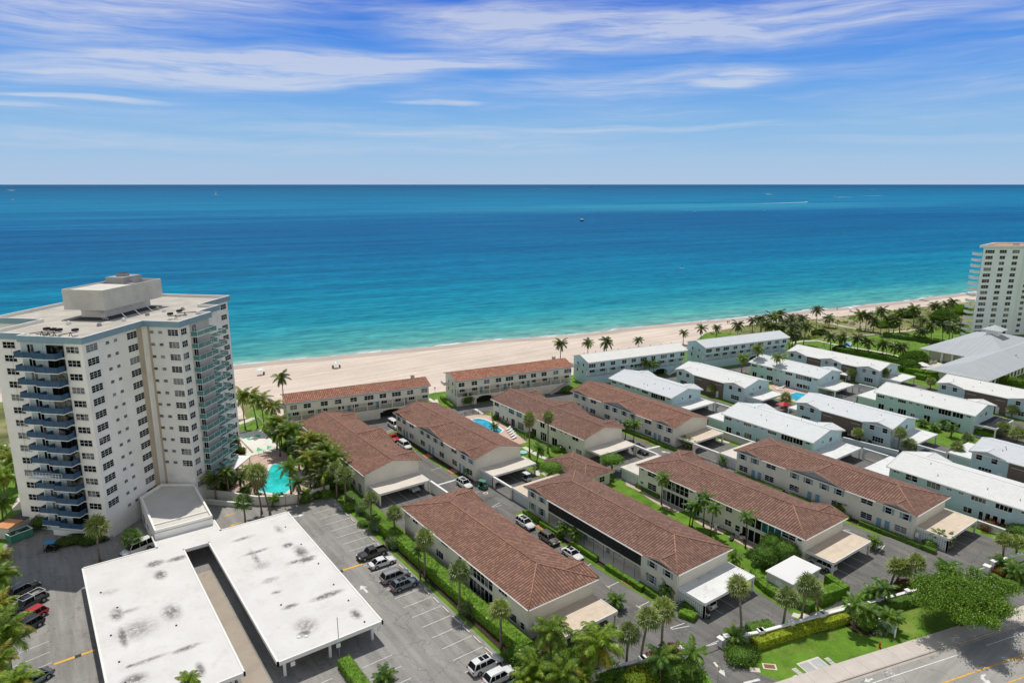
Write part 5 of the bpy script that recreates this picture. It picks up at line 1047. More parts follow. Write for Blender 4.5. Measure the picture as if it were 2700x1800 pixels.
row('sabal',[(80.50,52.40,8.55,-0.82,0.68),(87.80,50.20,5.05,0.26,-0.17),(91.20,49.30,6.45,0.37,-0.29),(94.80,48.50,4.60,-1.44,1.05),(62.00,58.00,5.30,0.12,-0.09),(63.60,56.90,7.60,0.72,-0.51),(67.60,56.60,7.60,-0.04,-0.01)],'sabal palm standing at the front wall near the left gate, {o} of seven','sabal palms by the gate',1.05)
row('royal',[(63.30,52.90,4.00,-0.13,0.09),(66.50,50.50,4.45,0.08,-0.05),(95.70,43.40,4.35,-0.26,0.13),(104.90,43.20,3.70,-0.31,0.26),(123.60,41.60,1.70,-0.26,0.12),(104.90,45.30,1.70,-0.09,0.05)],'feathery palm planted along the roadside wall, {o} of six','feather palms along the roadside wall',1.15)
row('cycad',[(*(100.15,40.44),1.8),(*(98.99,43.00),1.9),(*(133.22,36.77),1.2),(*(131.30,34.19),1.6),(*(77.95,51.70),1.4)],'bushy palm in the roadside planting, {o} of five','bushy palms in the roadside planting',1.35)
row('sabal',[(112.20,45.80,3.70,0.59,-0.50),(112.90,45.40,3.40,0.94,-0.65),(114.70,43.20,4.90,-0.09,0.08),(137.50,38.10,3.80,-0.30,0.20),(139.50,36.70,3.40,-0.40,0.21)],'sabal palm on the court between the tan carports and the road, {o} from the left','sabal palms by the right gate',1.0)
palm('cocobig',*(52.50,63.00,6.85,-0.12,0.05),'big coconut palm in front of the pink carport, left of two',None,.8)
palm('cocobig',*(57.20,58.60,5.45,-0.11,0.06),'big coconut palm with drooping fronds at the bottom of the frame',None,.95)
row('cocobig',[top((48.51,61.46),4.0,.8),top((50.57,58.47),4,.9),top((47.03,60.91),3.2,.8),top((52.95,57.58),2.8,.65)],'low spreading coconut palm at the bottom edge of the picture, {o} from the left','low coconut palms at the bottom edge',.85)
row('coco',[top((-8.30,188.66),6,.9),(-6.40,180.10,6.65,-0.32,0.23),(-8.60,174.30,5.40,0.32,-0.31),top((-9.04,161.84),4,.9)],'coconut palm on the lawn left of the tower, {o} from the beach side','palms on the lawn beyond the tower')
row(['cocoy','cocobig'],[top((-8.38,132.92),6,.7),top((-8.77,125.96),6,.8),top((-8.46,114.47),7,.85),top((-7.84,104.51),8,.9),top((-8.26,98.28),8,.8),top((-6.52,90.32),9,.75)],'large coconut palm overhanging the left parking bays, {o} from the top','palms over the left parking bays')
palm('cocobig',*top((10.48,82.92),6)[:5],'small coconut crown rising through the slot of the parking deck',None,.42)
palm('cycad',*(33.08,75.08),.8,0,0,'palm shrub at the bottom edge in the middle of the lot',None,1.3)
palm('royal',*(286.90,86.60,4.45,-0.32,0.33),'slender palm in front of the clubhouse roof',None,1.0)
# bushes, hedges, trees
def bushmesh(seed,leaf,rx,ry,rz,n=500,ls=.22,core='leaf_hedge_core',hole=0):
    random.seed(seed); b=MB(); b.ball((0,0,rz*.5),rx*.86,ry*.86,rz*.46,1,12,7,.06)
    for k in range(n):
        z=random.uniform(-.75,1); a=random.uniform(0,2*PI); r=math.sqrt(1-z*z)
        if hole and r<hole and z>0: continue
        d=Vector((r*math.cos(a),r*math.sin(a),z)); q=random.uniform(.86,1.06)*(1+.09*math.sin(a*5+seed)*r+.07*math.sin(z*9))
        c=Vector((d.x*rx*q,d.y*ry*q,rz*.5+d.z*rz*.5*q)); leafquad(b,c,(d+Vector((random.gauss(0,.7),random.gauss(0,.7),random.gauss(0,.5)))),ls*random.uniform(.7,1.4),ls*.6)
    return b.mesh('bush',[leaf,core])
def bush(label,x,y,rx,ry,rz,leaf='leaf_bush',n=450,ls=.22,hole=0,z=0,group=None,name='bush',cat='bush'):
    o=link(name,bushmesh(int(x*7+y*3)%97,leaf,rx,ry,rz,n,ls,hole=hole),None,(x,y,z)); tag(o,label,cat,group); return o
def hedge(label,pts,wd,h,leaf='leaf_hedge',z0=0,dens=26,group=None,ls=.17,name='hedge'):
    random.seed(int(pts[0][0]*10+pts[0][1])); b=MB(); ox,oy=pts[0]
    for a,c in zip(pts,pts[1:]):
        a=Vector((a[0]-ox,a[1]-oy,0)); c=Vector((c[0]-ox,c[1]-oy,0)); d=(c-a); Ln=d.length; d.normalize(); nrm=Vector((-d.y,d.x,0)); n=1
        for k in range(n):
            p0=a+d*(Ln*k/n); p1=a+d*(Ln*(k+1)/n); w0=wd/2*.93; hh=h*.95
            q=[p0-nrm*w0,p1-nrm*w0,p1+nrm*w0,p0+nrm*w0]
            b.prism([(v.x,v.y) for v in q],z0,hh,1,bottom=False)
        for side,(area,f) in {'t':(Ln*wd,0),'l':(Ln*h,1),'r':(Ln*h,-1),'e':(wd*h*2,2)}.items():
            for k in range(int(area*dens)):
                t=random.uniform(0,Ln)
                if f==0: p=a+d*t+nrm*random.uniform(-wd/2,wd/2)+Vector((0,0,h*random.uniform(.92,1.03))); nn=Vector((0,0,1))
                elif abs(f)==1: p=a+d*t+nrm*f*wd/2*random.uniform(.93,1.03)+Vector((0,0,random.uniform(.05,1)*h)); nn=nrm*f
                else: e=random.choice((0,1)); p=a+d*(Ln*e)+nrm*random.uniform(-wd/2,wd/2)+Vector((0,0,random.uniform(.05,1)*h)); nn=d*(1 if e else -1)
                leafquad(b,p,nn*.6+Vector((random.gauss(0,.6),random.gauss(0,.6),random.gauss(0,.5))),ls*random.uniform(.7,1.5),ls*.7)
    o=b.build(name,[leaf,{'leaf_hedge':'hedge_core_bright','leaf_hedge_y':'hedge_core_yellow'}.get(leaf,'leaf_hedge_core')],None,(ox,oy,0)); tag(o,label,'hedge',group); return o
hedge('long clipped hedge between the parking lot and the nearest brown-roofed block',[(51.4,116.5),(51.5,100),(51.6,85),(52.0,68)],2.3,2.0,dens=30)
hedge('rounded hedge in the middle of the lot below the flagpole',[(30.0,81.6),(30.0,72)],1.9,1.3,ls=.15,dens=40)
hedge('grey-green hedge strip beside the upper brown-roofed block and lot corner',[(51.6,131.5),(51.6,118.3)],1.7,1.4,'leaf_grey')
B2h=[((77.9,103),(77.9,98)),((77.7,97.2),(77.7,90.6)),((77.6,87.8),(77.5,80.6)),((77.3,78),(77.3,69.4)),((77.5,64),(77.8,69))]
for k,(a,c) in enumerate(B2h): hedge('low clipped hedge segment along the gallery block, %s from the far end'%ORD[k],[a,c],.9,.9,group='low hedges along the gallery block',dens=40,ls=.13)
for k,(a,c) in enumerate([((129.4,89.5),(129.4,77)),((129.4,75.5),(129.4,62)),((129.4,60),(129.4,46))]): hedge('dark foundation hedge under the blue doors of the rightmost block, %s from the far end'%ORD[k],[a,c],1.0,.8,'leaf_bush',group='foundation hedges right',dens=30)
for k,(a,c) in enumerate([((129.3,147),(129.3,131)),((129.3,127),(129.3,106))]): hedge('foundation hedge of the upper block beside the white estate, %s from the far end'%ORD[k],[a,c],1.0,.8,'leaf_bush',group='foundation hedges upper right',dens=26)
hedge('dark foundation shrubs under the wall of the middle lower block',[(106.23,98.42),(105.84,91.34)],1.3,.8,'leaf_bush')
hedge('yellow-green hedge in front of the white roadside wall, left part',[(79.8,49.8),(86.4,48.2)],1.6,1.3,'leaf_hedge_y',dens=34)
hedge('yellow-green hedge in front of the white roadside wall, right part',[(86.4,48.2),(91.0,47.0),(97.1,45.3)],1.6,1.3,'leaf_hedge_y',dens=34)
hedge('thick dark green hedge behind the roadside sign and tree',[(98.1,44.6),(103.5,43.6),(111.3,41.4)],2.0,1.5,'leaf_bush')
hedge('tall box-clipped hedge beside the utility shed, front one',[(97.4,50.4),(101.9,49.3)],2.0,2.3,'leaf_hedge',dens=46,ls=.13)
hedge('tall box-clipped hedge beside the utility shed, rear one',[(104.0,52.5),(102.9,48.5)],1.3,2.0,'leaf_hedge',dens=46,ls=.13)
hedge('curved low hedge left of the utility shed',[(96.6,61.4),(94.8,59.2),(94.0,56.8),(93.9,54.7)],1.7,1.2,'leaf_hedge')
hedge('rough hedge behind two leaning palms in front of the shed',[(94.7,52.7),(94.8,49.6)],2.0,1.5,'leaf_bush')
hedge('small square hedge beside the breeze-block carport',[(77.4,61.5),(78.2,59.1)],1.7,.9,'leaf_hedge',dens=46,ls=.13)
hedge('dark rounded hedge inside the wall by the left gate',[(82.1,52.2),(86.0,50.9)],2.2,1.1,'leaf_bush')
hedge('low hedge island at the right gate, curved',[(129.0,36.9),(128.4,35.2),(129.2,33.0)],1.0,.8,'leaf_bush')
hedge('low hedge beside the left beach block',[(103.34,180.22),(101.32,169.66)],1.1,.9,'leaf_hedge')
hedge('hedge below the right-hand solar carport',[(205.64,69.00),(205.97,63.43)],1.6,1.1,'leaf_hedge')
hedge('long dark hedge of sea grape along the park path behind the longest white block',[(264.8,140.4),(266.4,131.5),(267.4,121.5),(264.9,113.3)],3.2,1.8,'leaf_bush',dens=9,ls=.4)
hedge('dark hedge line crossing the park lawn toward the high-rise',[(308.7,142.9),(309.8,136.2),(311.7,129.9)]+[(311.6,129.4),(312.4,120.3)],3.5,1.8,'leaf_bush',dens=7,ls=.45)
hedge('sunlit clipped hedge behind the clubhouse service yard, rear',[(254.9,109.0),(254.5,102.6),(257.7,97.8)],3.0,2.0,'leaf_hedge',dens=12,ls=.3)
hedge('sunlit clipped hedge behind the clubhouse service yard, front',[(249.1,103.2),(248.9,99.4),(252.7,97.4)],2.0,1.8,'leaf_hedge',dens=12,ls=.3)
hedge('feathery bamboo hedge between the grey metal roof and white roofs',[(265.6,92.0),(265.5,86.6),(265.5,80.4),(265.5,76.0)],3.5,2.6,'leaf_coco',dens=10,ls=.5)
for k,(x,y) in enumerate([(92.5,112.0),(107.1,107.4)]):
    t=thing('topiary_tree','round flat-topped ficus with a dark dimple, %s the pavilion'%('left of' if k==0 else 'right of'),'tree',(x,y,0),0,'round topiary trees')
    MB().tube([(0,0,0),(0,0,2.6)],.2,7).build('trunk',['trunk_dark'],t); link('crown',bushmesh(5+k,'leaf_hedge',2.7,2.7,2.2,1900,.22,hole=.28),t,(0,0,2.1))
bl=[('clipped round shrub by the lot corner wheel stops',(49.62,125.39),1.6,1.2,1.3,'leaf_hedge'),('silvery clipped shrub in the hedge bed, first from the far end',(51.23,122.80),1.5,1.4,1.9,'leaf_grey'),('dark low shrub near the wheel stops',(49.03,117.62),1.2,1.1,.9,'leaf_bush'),('silvery clipped shrub in the hedge bed, second from the far end',(50.63,114.15),1.7,1.6,2.0,'leaf_grey'),('silvery shrub behind the black pickup',(50.66,106.85),1.8,1.6,2.0,'leaf_grey'),('silvery shrub at the foot of a hedge-row sabal palm',(50.35,81.52),1.3,1.2,1.6,'leaf_grey'),
('low shrub behind the white sedan in the lot',(50.39,106.24),1.4,1.2,1.3,'leaf_grey'),
('dark shrub mass at the near corner of the upper-left brown block',(49.38,138.17),2.4,2.0,2.2,'leaf_bush'),('shrub under the fan palms of the hedge strip',(51.14,145.88),2.2,2.2,2.5,'leaf_bush'),
('dark shrubs at the foot of the glass balconies',(29.71,152.46),4.0,3.0,3.0,'leaf_dark'),('dark climbing shrubs on the tower beside the game court',(37.93,172.01),1.8,2.6,4.2,'leaf_dark'),('pinkish shrub beside the cabana roof',(39.66,170.76),1.2,1.0,1.4,'leaf_red'),
('leafy mango-like bushes behind the utility shed, left',(100.49,62.21),2.4,2.2,3.6,'leaf_bush'),('leafy mango-like bushes behind the utility shed, right',(104.38,60.64),2.8,2.4,4.0,'leaf_bush'),('leafy bush in front of the middle block wall',(104.91,63.29),2.6,2.2,4.0,'leaf_bush'),
('round dark shrub beside the left gate pillar',(76.39,49.50),2.6,2.0,1.6,'leaf_bush'),('small round shrub behind the left gate pillar',(79.28,53.05),1.2,1.1,1.2,'leaf_hedge'),('broad-leaved plant along the breeze-block wall',(79.83,61.47),1.0,1.8,1.2,'leaf_bush'),
('dark shrubbery around the roadside sign, left',(98.48,42.74),2.2,1.8,2.0,'leaf_bush'),('low shrubs in the mulch under the roadside sign',(98.64,40.78),1.6,1.0,.7,'leaf_grey'),
('red-leaved shrub beside the wall near the flame tree',(113.14,44.34),2.2,1.2,1.2,'leaf_red'),('row of crimson cordyline along the aqua block fence',(148.26,44.16),2.6,1.2,1.5,'leaf_red'),('crimson shrub beside the white fence, further right',(149.61,42.16),1.2,.9,1.2,'leaf_red'),
('green shrub left of the tan carport beyond the gate',(131.48,47.82),1.5,1.2,1.2,'leaf_bush'),('dark purple shrub at the right gate',(131.64,36.30),1.6,1.4,1.2,'leaf_red'),('tall shrub behind the right gate wall',(132.84,34.24),2.2,2.0,2.0,'leaf_bush'),('green shrubs at the far right edge below the aqua block',(148.63,38.92),2.0,2.5,2.5,'leaf_bush'),
('red-flowered bush by the bottom roadside wall, right',(68.49,55.37),1.6,1.3,2.0,'leaf_red'),('red-flowered bush by the bottom roadside wall, left',(65.27,56.06),1.4,1.2,1.6,'leaf_red'),('bright yellow-green bush at the bottom edge',(60.75,54.78),2.6,1.8,1.6,'leaf_hedge_y'),('leafy bush at the bottom behind the driveway arrow',(67.49,51.27),2.2,1.8,1.6,'leaf_bush'),('dark bushes between the bottom palms',(66.04,52.85),2.6,2.2,1.8,'leaf_bush'),
('dense undergrowth beneath the bottom coconut palms, left',(51.00,68.08),2.6,2.2,2.0,'leaf_bush'),('dense undergrowth beneath the bottom coconut palms, middle',(54.05,63.67),3.0,2.4,2.0,'leaf_coco'),('dense undergrowth beneath the bottom coconut palms, right',(57.60,62.73),2.4,2.0,1.8,'leaf_bush'),
('tree clump beside the gallery-block motor court palm',(121.41,102.44),1.4,1.2,1.5,'leaf_bush'),('round hedge bush by the garden path',(105.47,124.95),1.8,1.6,1.1,'leaf_hedge'),('shrub beside the pool-block wall',(106.19,137.09),1.6,1.2,1.2,'leaf_bush'),('shrub at the corner of the curved pool fence',(107.09,153.91),2.4,1.2,1.1,'leaf_bush'),
('dark shrub in front of the beach block stair',(107.00,170.46),2.6,1.6,3.2,'leaf_dark'),('green shrub right of the beach block stair',(139.41,161.48),2.2,1.6,2.2,'leaf_bush'),('shrub by the leftmost beach block entrance',(75.65,178.58),2.0,1.4,2.0,'leaf_bush'),
('dark shrub island in the tower drive, left part',(1.70,144.23),3.0,2.0,.9,'leaf_dark'),('dark shrub island in the tower drive, right part',(5.23,142.14),3.0,2.0,.9,'leaf_dark'),('bougainvillea climbing the tower base',(-1.98,153.83),2.4,1.8,3.0,'leaf_dark'),
('broad tree beside the clubhouse terrace, left',(267.14,112.84),4.0,3.5,4.5,'leaf_bush'),('broad tree beside the clubhouse terrace, right',(269.75,111.92),4.5,3.5,4.5,'leaf_bush'),('sea-grape thicket between white roof and clubhouse',(257.67,109.39),4.0,3.0,3.5,'leaf_bush'),
('dense bright thicket on the dune beside the high-rise',(397.35,147.27),7,5,4,'leaf_hedge'),('broad dark tree under the high-rise palms',(361.30,140.41),7,5,6.5,'leaf_bush'),('green thicket at the right end of the dune',(366.61,159.26),8,4,3.5,'leaf_bush'),('sea-grape scrub on the dune path, middle',(333.57,153.48),8,4,2.0,'leaf_hedge'),
('playground shrubs behind the longest white block',(266.98,140.17),3.5,2,1.8,'leaf_dark'),('scrub mound between grove and park path',(290.15,162.49),5,2.5,1.6,'leaf_dark')]
for (lb,p,rx,ry,rz,lf) in bl:
    big=max(rx,ry)>3; bush(lb,p[0],p[1],rx,ry,rz,lf,int(260*rx*ry*(.45 if big else 1)+120*rz*rx),.24 if not big else .5)
GB=[(50.6,167,1.6,1.6,1.4,'leaf_bush'),(51.2,162.5,1.8,2,1.7,'leaf_hedge'),(50.9,157.5,2,2.2,1.9,'leaf_bush'),(51.5,152.5,1.7,2.2,1.8,'leaf_dark'),(50.8,147.8,2,2,2.2,'leaf_bush'),(51.7,143.5,1.8,1.8,2.0,'leaf_hedge'),(50.6,139.4,1.9,2,2.2,'leaf_bush'),(52.2,134.8,1.5,1.8,1.8,'leaf_dark')]
for k,(x,y,rx,ry,rz,lf) in enumerate(GB): bush('garden shrub under the palms beside the pool, %s from the beach'%ORD[k],x,y,rx,ry,rz,lf,int(420*rx*ry),.24,group='shrubs under the palm row')
PB_=[(28.86,155.80),(29.89,150.21),(33.29,155.95),(34.26,147.04),(35.28,141.69),(39.14,137.89),(43.10,134.52),(46.02,134.89),(47.65,133.70)]
for k,(x,y) in enumerate(PB_): bush('low shrub along the tower pool wall, %s from the left'%ORD[k],x,y,1.3,1.1,1.2+.3*(k%3),['leaf_bush','leaf_dark','leaf_hedge'][k%3],500,.22,group='low shrubs along the pool wall')
BB_=[(50.95,67.00),(49.60,63.76),(51.53,63.38),(53.61,60.85),(56.81,60.07),(58.61,57.72),(59.56,56.02),(63.11,54.46),(58.90,60.15)]
for k,(x,y) in enumerate(BB_): bush('leafy shrub at the bottom edge beneath the coconut palms, %s planted'%ORD[k],x,y,2.0,1.7,1.5,['leaf_bush','leaf_coco','leaf_hedge'][k%3],900,.28,group='shrubs at the bottom edge')
# dune scrub clumps: nobody could count them
random.seed(3); b=MB()
def inpoly(x,y,p):
    c=False; n=len(p); j=n-1
    for i in range(n):
        if (p[i][1]>y)!=(p[j][1]>y) and x<(p[j][0]-p[i][0])*(y-p[i][1])/(p[j][1]-p[i][1])+p[i][0]: c=not c
        j=i
    return c
DA=[[(247.7,191.1),(279.7,192.7),(306.7,187.8),(322.9,181.1)]+[(341.3,177.6),(372.9,172.5),(395.8,167.2)]+[(397.6,167.4),(432.8,160.2)]+[(620,100),(470,130)]+[(341.0,141.6)]+[(335.5,140.5),(318.7,147.2),(303.6,150.9),(279.7,156.4),(277.4,161.4),(278.5,171.0)],[(-60,220),(2,210),(48,195)]+[(51.4,223.6),(48.4,196.2),(44.3,195.9)]+[(30,193),(2,187),(-60,192)]]
for P_ in DA:
    xs=[p[0] for p in P_]; ys=[p[1] for p in P_]
    for k in range(9000 if P_ is DA[0] else 2500):
        x,y=random.uniform(min(xs),min(max(xs),560)),random.uniform(min(ys),max(ys))
        if not inpoly(x,y,P_): continue
        dns=mnoise.noise(Vector((x*.05,y*.09,3)))
        if dns<-.02 and random.random()<.8: continue
        s=random.uniform(.3,.9)*(1.4 if dns>.2 else 1); 
        for q in range(4): leafquad(b,Vector((x+random.gauss(0,s*.4),y+random.gauss(0,s*.4),0)),Vector((random.gauss(0,.7),random.gauss(0,.7),1)),s,s*.7,0 if dns>.08 else 1)
o=b.build('dune_vegetation',['leaf_hedge','leaf_skirt']); tag(o,'low sea oats and scrub covering the dune',kind='stuff')
# spreading roadside tree
def bigtree(x,y,label):
    t=thing('shade_tree',label,'tree',(x,y,0)); random.seed(5); lim=MB(); cw=MB(); tips=[]
    lim.tube([(0,0,0),(.1,.2,1.4),(0,.1,2.3)],[.42,.3,.26],9)
    for k in range(9):
        a=k*2*PI/9+random.uniform(-.2,.2); rr=random.uniform(4.2,6.3)
        p=[Vector((0,.1,2.1)),Vector((math.cos(a)*rr*.35,math.sin(a)*rr*.35,3.6)),Vector((math.cos(a)*rr*.7,math.sin(a)*rr*.7,4.6)),Vector((math.cos(a)*rr,math.sin(a)*rr,5.0))]
        lim.tube(p,[.18,.12,.07,.03],6)
        for q in range(7):
            s=random.uniform(.35,1); i=min(2,int(s*3)); c=p[i].lerp(p[i+1],s*3-i) if s<1 else p[3]
            a2=a+random.uniform(-.9,.9); e=c+Vector((math.cos(a2),math.sin(a2),random.uniform(.1,.5)))*random.uniform(1.0,2.3); lim.tube([c,e],[.05,.015],4,cap=False); tips.append(e)
    for k in range(7): a=k*.9; tips.append(Vector((math.cos(a)*1.6,math.sin(a)*1.6,random.uniform(5,5.8))))
    for k in range(34): a=k*2.4; q=math.sqrt((k+.5)/34)*5.0; tips.append(Vector((math.cos(a)*q,math.sin(a)*q,6.1-.055*q*q+random.uniform(-.3,.3))))
    for e in tips:
        r=random.uniform(.8,1.5)
        for q in range(int(480*r)):
            d=Vector((random.gauss(0,.55)*r,random.gauss(0,.55)*r,random.gauss(0,.26)*r)); leafquad(cw,e+d,Vector((random.gauss(0,1),random.gauss(0,1),random.uniform(-.3,.6))),random.uniform(.18,.36),.19)
    lim.build('trunk',['trunk_dark'],t,smooth=True); o=cw.build('crown',['leaf_tree'],t); o.scale=(1.12,.92,1)
    return t
bigtree(*(110.16,34.25),'spreading feathery shade tree over the road verge at lower right')

# ---------------------------------------------------------------- vehicles
CT={'sedan':(4.8,1.84,1.44,.90,(.95,.30,-1.05,-1.75)),'suv':(4.75,1.90,1.72,1.02,(.95,.40,-1.75,-2.20)),'minivan':(5.1,1.96,1.76,1.00,(1.35,.60,-2.0,-2.38)),'pickup':(5.6,1.98,1.80,1.08,(1.15,.65,-.55,-.70)),'van':(5.4,2.0,2.15,1.15,(1.7,1.05,-2.45,-2.65))}
CC={}
RIM={}
def putwheel(me,t,loc,rot=0,scale=None):
    o=link('wheel',me,t,loc,rot,scale); link('rim',RIM[me.name],o); return o
def carmeshes(kind,paint,sunroof):
    k=(kind,paint,sunroof)
    if k in CC: return CC[k]
    Ln,Wd,H,bz,(g1,g2,g3,g4)=CT[kind]; hw=Wd/2; f=Ln/2; b=MB()
    hz=bz-.04 if kind in('sedan',) else bz-.03
    st=[(f,.38,.60,.80),(f-.12,.30,.70,.90),(f-.5,.26,hz-.08,.97),(g1,.25,bz,1.0),(g2,.25,bz,1.0),(g3,.25,bz,1.0),(g4,.25,bz-(0 if kind!='sedan' else 0),1.0),(-f+.45,.26,bz-.02 if kind=='sedan' else bz,.98),(-f+.08,.32,bz-.10,.93),(-f,.40,bz-.25,.86)]
    if kind=='pickup': st=[s for s in st if s[0]>-.9]+[(-.85,.25,bz-.02,1.0)]
    rings=[]
    for (x,zl,zh,wf) in st:
        w=hw*wf; rings.append(len(b.v)); b.v+=[(x,-w*.93,zl),(x,-w,zl+.18),(x,-w,zh-.16),(x,-w*.90,zh),(x,0,zh+.04),(x,w*.90,zh),(x,w,zh-.16),(x,w,zl+.18),(x,w*.93,zl)]
    for i in range(len(rings)-1):
        for j in range(9):
            b.f.append((rings[i]+j,rings[i+1]+j,rings[i+1]+(j+1)%9,rings[i]+(j+1)%9)); b.m.append(1 if j==8 else 0); b.uv+=[(0,0)]*4
    b.f.append(tuple(rings[0]+j for j in range(9))); b.m.append(0); b.uv+=[(0,0)]*9
    b.f.append(tuple(rings[-1]+j for j in range(9))[::-1]); b.m.append(0); b.uv+=[(0,0)]*9
    b.box(f-.02,f+.03,-hw*.55,hw*.55,.42,.62,1); b.box(f-.05,f+.05,-hw*.8,hw*.8,.28,.38,1)
    if kind=='pickup':
        b.box(-f,-.86,-hw*.97,hw*.97,.45,.62,0); b.box(-f,-.86,-hw*.97,-hw*.86,.62,bz-.03,0); b.box(-f,-.86,hw*.86,hw*.97,.62,bz-.03,0); b.box(-f,-f+.08,-hw*.86,hw*.86,.62,bz-.03,0); b.box(-f+.09,-.87,-hw*.85,hw*.85,.625,.64,1)
    # wheel arches
    wx=(f-.95,-f+.98); wr=.35 if kind in('sedan','minivan') else .39
    for x in wx:
        for s in (-1,1):
            P=[Vector((x+math.cos(a)*(wr+.07),s*(hw+.004),wr+math.sin(a)*(wr+.07))) for a in [PI*q/8 for q in range(9)]]; b.face(P if s<0 else P[::-1],1)
    # mirrors
    for s in (-1,1): b.box(g1-.35,g1-.17,s*(hw+.0) if s>0 else -hw-.2,(hw+.2) if s>0 else -hw,bz-.02,bz+.13,0)
    body=b.mesh('body',[paint,'black'])
    g=MB(); wb,wt=hw*.90,hw*.74; zt=H-.05
    A=[(g1,-wb,bz+.02),(g1,wb,bz+.02),(g4,wb,bz+.02),(g4,-wb,bz+.02)]; B=[(g2,-wt,zt),(g2,wt,zt),(g3,wt,zt),(g3,-wt,zt)]
    for i in range(4): j=(i+1)%4; g.face([A[i],A[j],B[j],B[i]][::-1])
    glass=g.mesh('windows',['car_glass'])
    r=MB(); e=.035
    n=7; rows_=[]
    for i in range(n+1):
        x=g2+e+(g3-g2-2*e)*i/n; q=1-.10*abs(i/n*2-1)**4; z=zt+.055-.03*abs(i/n*2-1)**2
        rows_.append([(x,-wt*q-e,zt-.02),(x,-wt*q*.92,z),(x,0,z+.03),(x,wt*q*.92,z),(x,wt*q+e,zt-.02)])
    for i in range(n):
        for j in range(4): r.face([rows_[i][j],rows_[i][j+1],rows_[i+1][j+1],rows_[i+1][j]][::-1],0)
    for i in range(4): r.tube([A[i],B[i]],.05,5)
    xm=(g2+g3)/2-.1
    for x in ((xm,) if kind in('sedan','pickup') else (g2-(g2-g3)*.36,g2-(g2-g3)*.74)):
        for s in (-1,1): r.tube([(x,s*wb*1.0,bz),(x,s*wt*1.01,zt)],.045,4)
    if sunroof: r.box(g2-.95,g2-.2,-wt*.62,wt*.62,zt+.04,zt+.093,1); r.box(g2-1.6,g2-1.05,-wt*.62,wt*.62,zt+.05,zt+.094,1)
    if kind in('suv','minivan'):
        for s in (-1,1): r.tube([(g2-.1,s*wt*.9,zt+.1),(g3+.1,s*wt*.9,zt+.1)],.025,4,2)
    roof=r.mesh('roof',[paint,'car_glass','grey_metal'],True)
    wheel=MB().tube([(0,-.12,0),(0,.12,0)],wr,14,0).mesh('wheel',['tyre']); RIM[wheel.name]=MB().tube([(0,-.135,0),(0,.135,0)],wr*.62,10,0).mesh('rim',['rim'])
    hl=MB().box(-.14,.04,-.2,.2,-.07,.09); hl=hl.mesh('headlamp',['head_lamp']); tl=MB().box(-.04,.1,-.13,.13,-.14,.14).mesh('tail_lamp',['tail_lamp'])
    CC[k]=(body,glass,roof,wheel,hl,tl,wx,wr,hw,f,bz); return CC[k]
def car(label,kind,paint,x,y,ang,sunroof=0,group=None,name=None,cat=None):
    body,glass,roof,wheel,hl,tl,wx,wr,hw,f,bz=carmeshes(kind,paint,sunroof)
    t=thing(name or ('pickup_truck' if kind=='pickup' else 'van' if kind=='van' else 'car'),label,cat or {'pickup':'pickup truck','van':'van','minivan':'minivan'}.get(kind,'car'),(x,y,.03),R(ang),group)
    link('body',body,t); link('windows',glass,t); link('roof',roof,t)
    for xx in wx:
        for s in (-1,1): putwheel(wheel,t,(xx,s*(hw-.1),wr))
    for s in (-1,1): link('headlamp',hl,t,(f-.06,s*hw*.66,bz-.30)); link('tail_lamp',tl,t,(-f+.0,s*hw*.78,bz-.22))
    return t
car('black pickup truck in the lot with its bed toward the hedge','pickup','car_charcoal',45.5,(45.04,105.97)[1],180)
car('white sedan parked beside the black pickup in the lot','sedan','car_white',45.7,(45.80,102.21)[1],0)
car('silver minivan beside the grey SUV in the lot','minivan','car_silver',45.6,(45.66,96.86)[1],0)
car('grey-blue SUV with roof rails in the lot right of the silver minivan','suv','car_grey',45.7,(45.60,93.66)[1],0,1)
car('white minivan at the bottom of the lot near the palms','minivan','car_white',45.8,(45.50,69.36)[1],0,1)
car('white SUV at the bottom edge of the lot next to the white minivan','suv','car_white',46.0,(45.94,66.24)[1],0,0)
car('dark teal car almost hidden under the bottom palms','sedan','car_green',46.2,(45.94,66.24)[1]-3.1,0)
car('white SUV in the lane, farthest of the three beside the gallery block','suv','car_white',74.9,(75.03,98.60)[1],-90,1)
car('dark tan SUV in the lane between two white cars','suv','car_tan',74.9,(75.15,91.14)[1],-90)
car('white sedan in the lane nearest of the three beside the gallery block','sedan','car_white',74.9,(75.07,84.43)[1],-90,1)
car('white SUV beside the green cart at the crossing of the lanes','suv','car_white',74.8,(75.19,121.09)[1],-90,1)
car('red sedan in the upper lane behind the white minivan','sedan','car_red',74.8,(74.89,156.66)[1],-90)
car('white minivan in front of the red sedan in the upper lane','minivan','car_white',74.8,(74.78,149.96)[1],-90)
car('white box-bodied van at the beach end of the upper lane','van','car_white',(79.40,165.12)[0],(79.40,165.12)[1],-90)
car('white car under the upper-left pale carport','suv','car_white',64.6,126.6,-90)
car('white SUV under the carport of the pool block','suv','car_white',81.3,119.6,-90)
car('white SUV under the white carport beside a motor scooter','suv','car_white',82.4,61.2,-90+180)
car('white SUV under the tan carport beside the utility shed','suv','car_white',108.4,55.8,90)
car('pale blue car under the carport with the breeze-block wall','sedan','car_silver',133.4,47.2,90)
car('dark car under the upper-middle pale carport','sedan','car_black',121.3,(121.05,111.94)[1],-90)
car('white sedan in the lane beside the white block, seen past the brown roof','sedan','car_white',(153.22,113.27)[0],(153.22,113.27)[1],-90)
car('black pickup towing a debris trailer outside the brick-fronted white block','pickup','car_black',(171.62,80.61)[0],(171.62,80.61)[1],-88)
car('white van parked between the tower entrance and the parking deck','van','car_white',(11.11,132.78)[0],(11.11,132.78)[1],200)
car('dark SUV in the left bays at the edge of the tower shadow','suv','car_black',(-6.08,129.31)[0],(-6.08,129.31)[1],30)
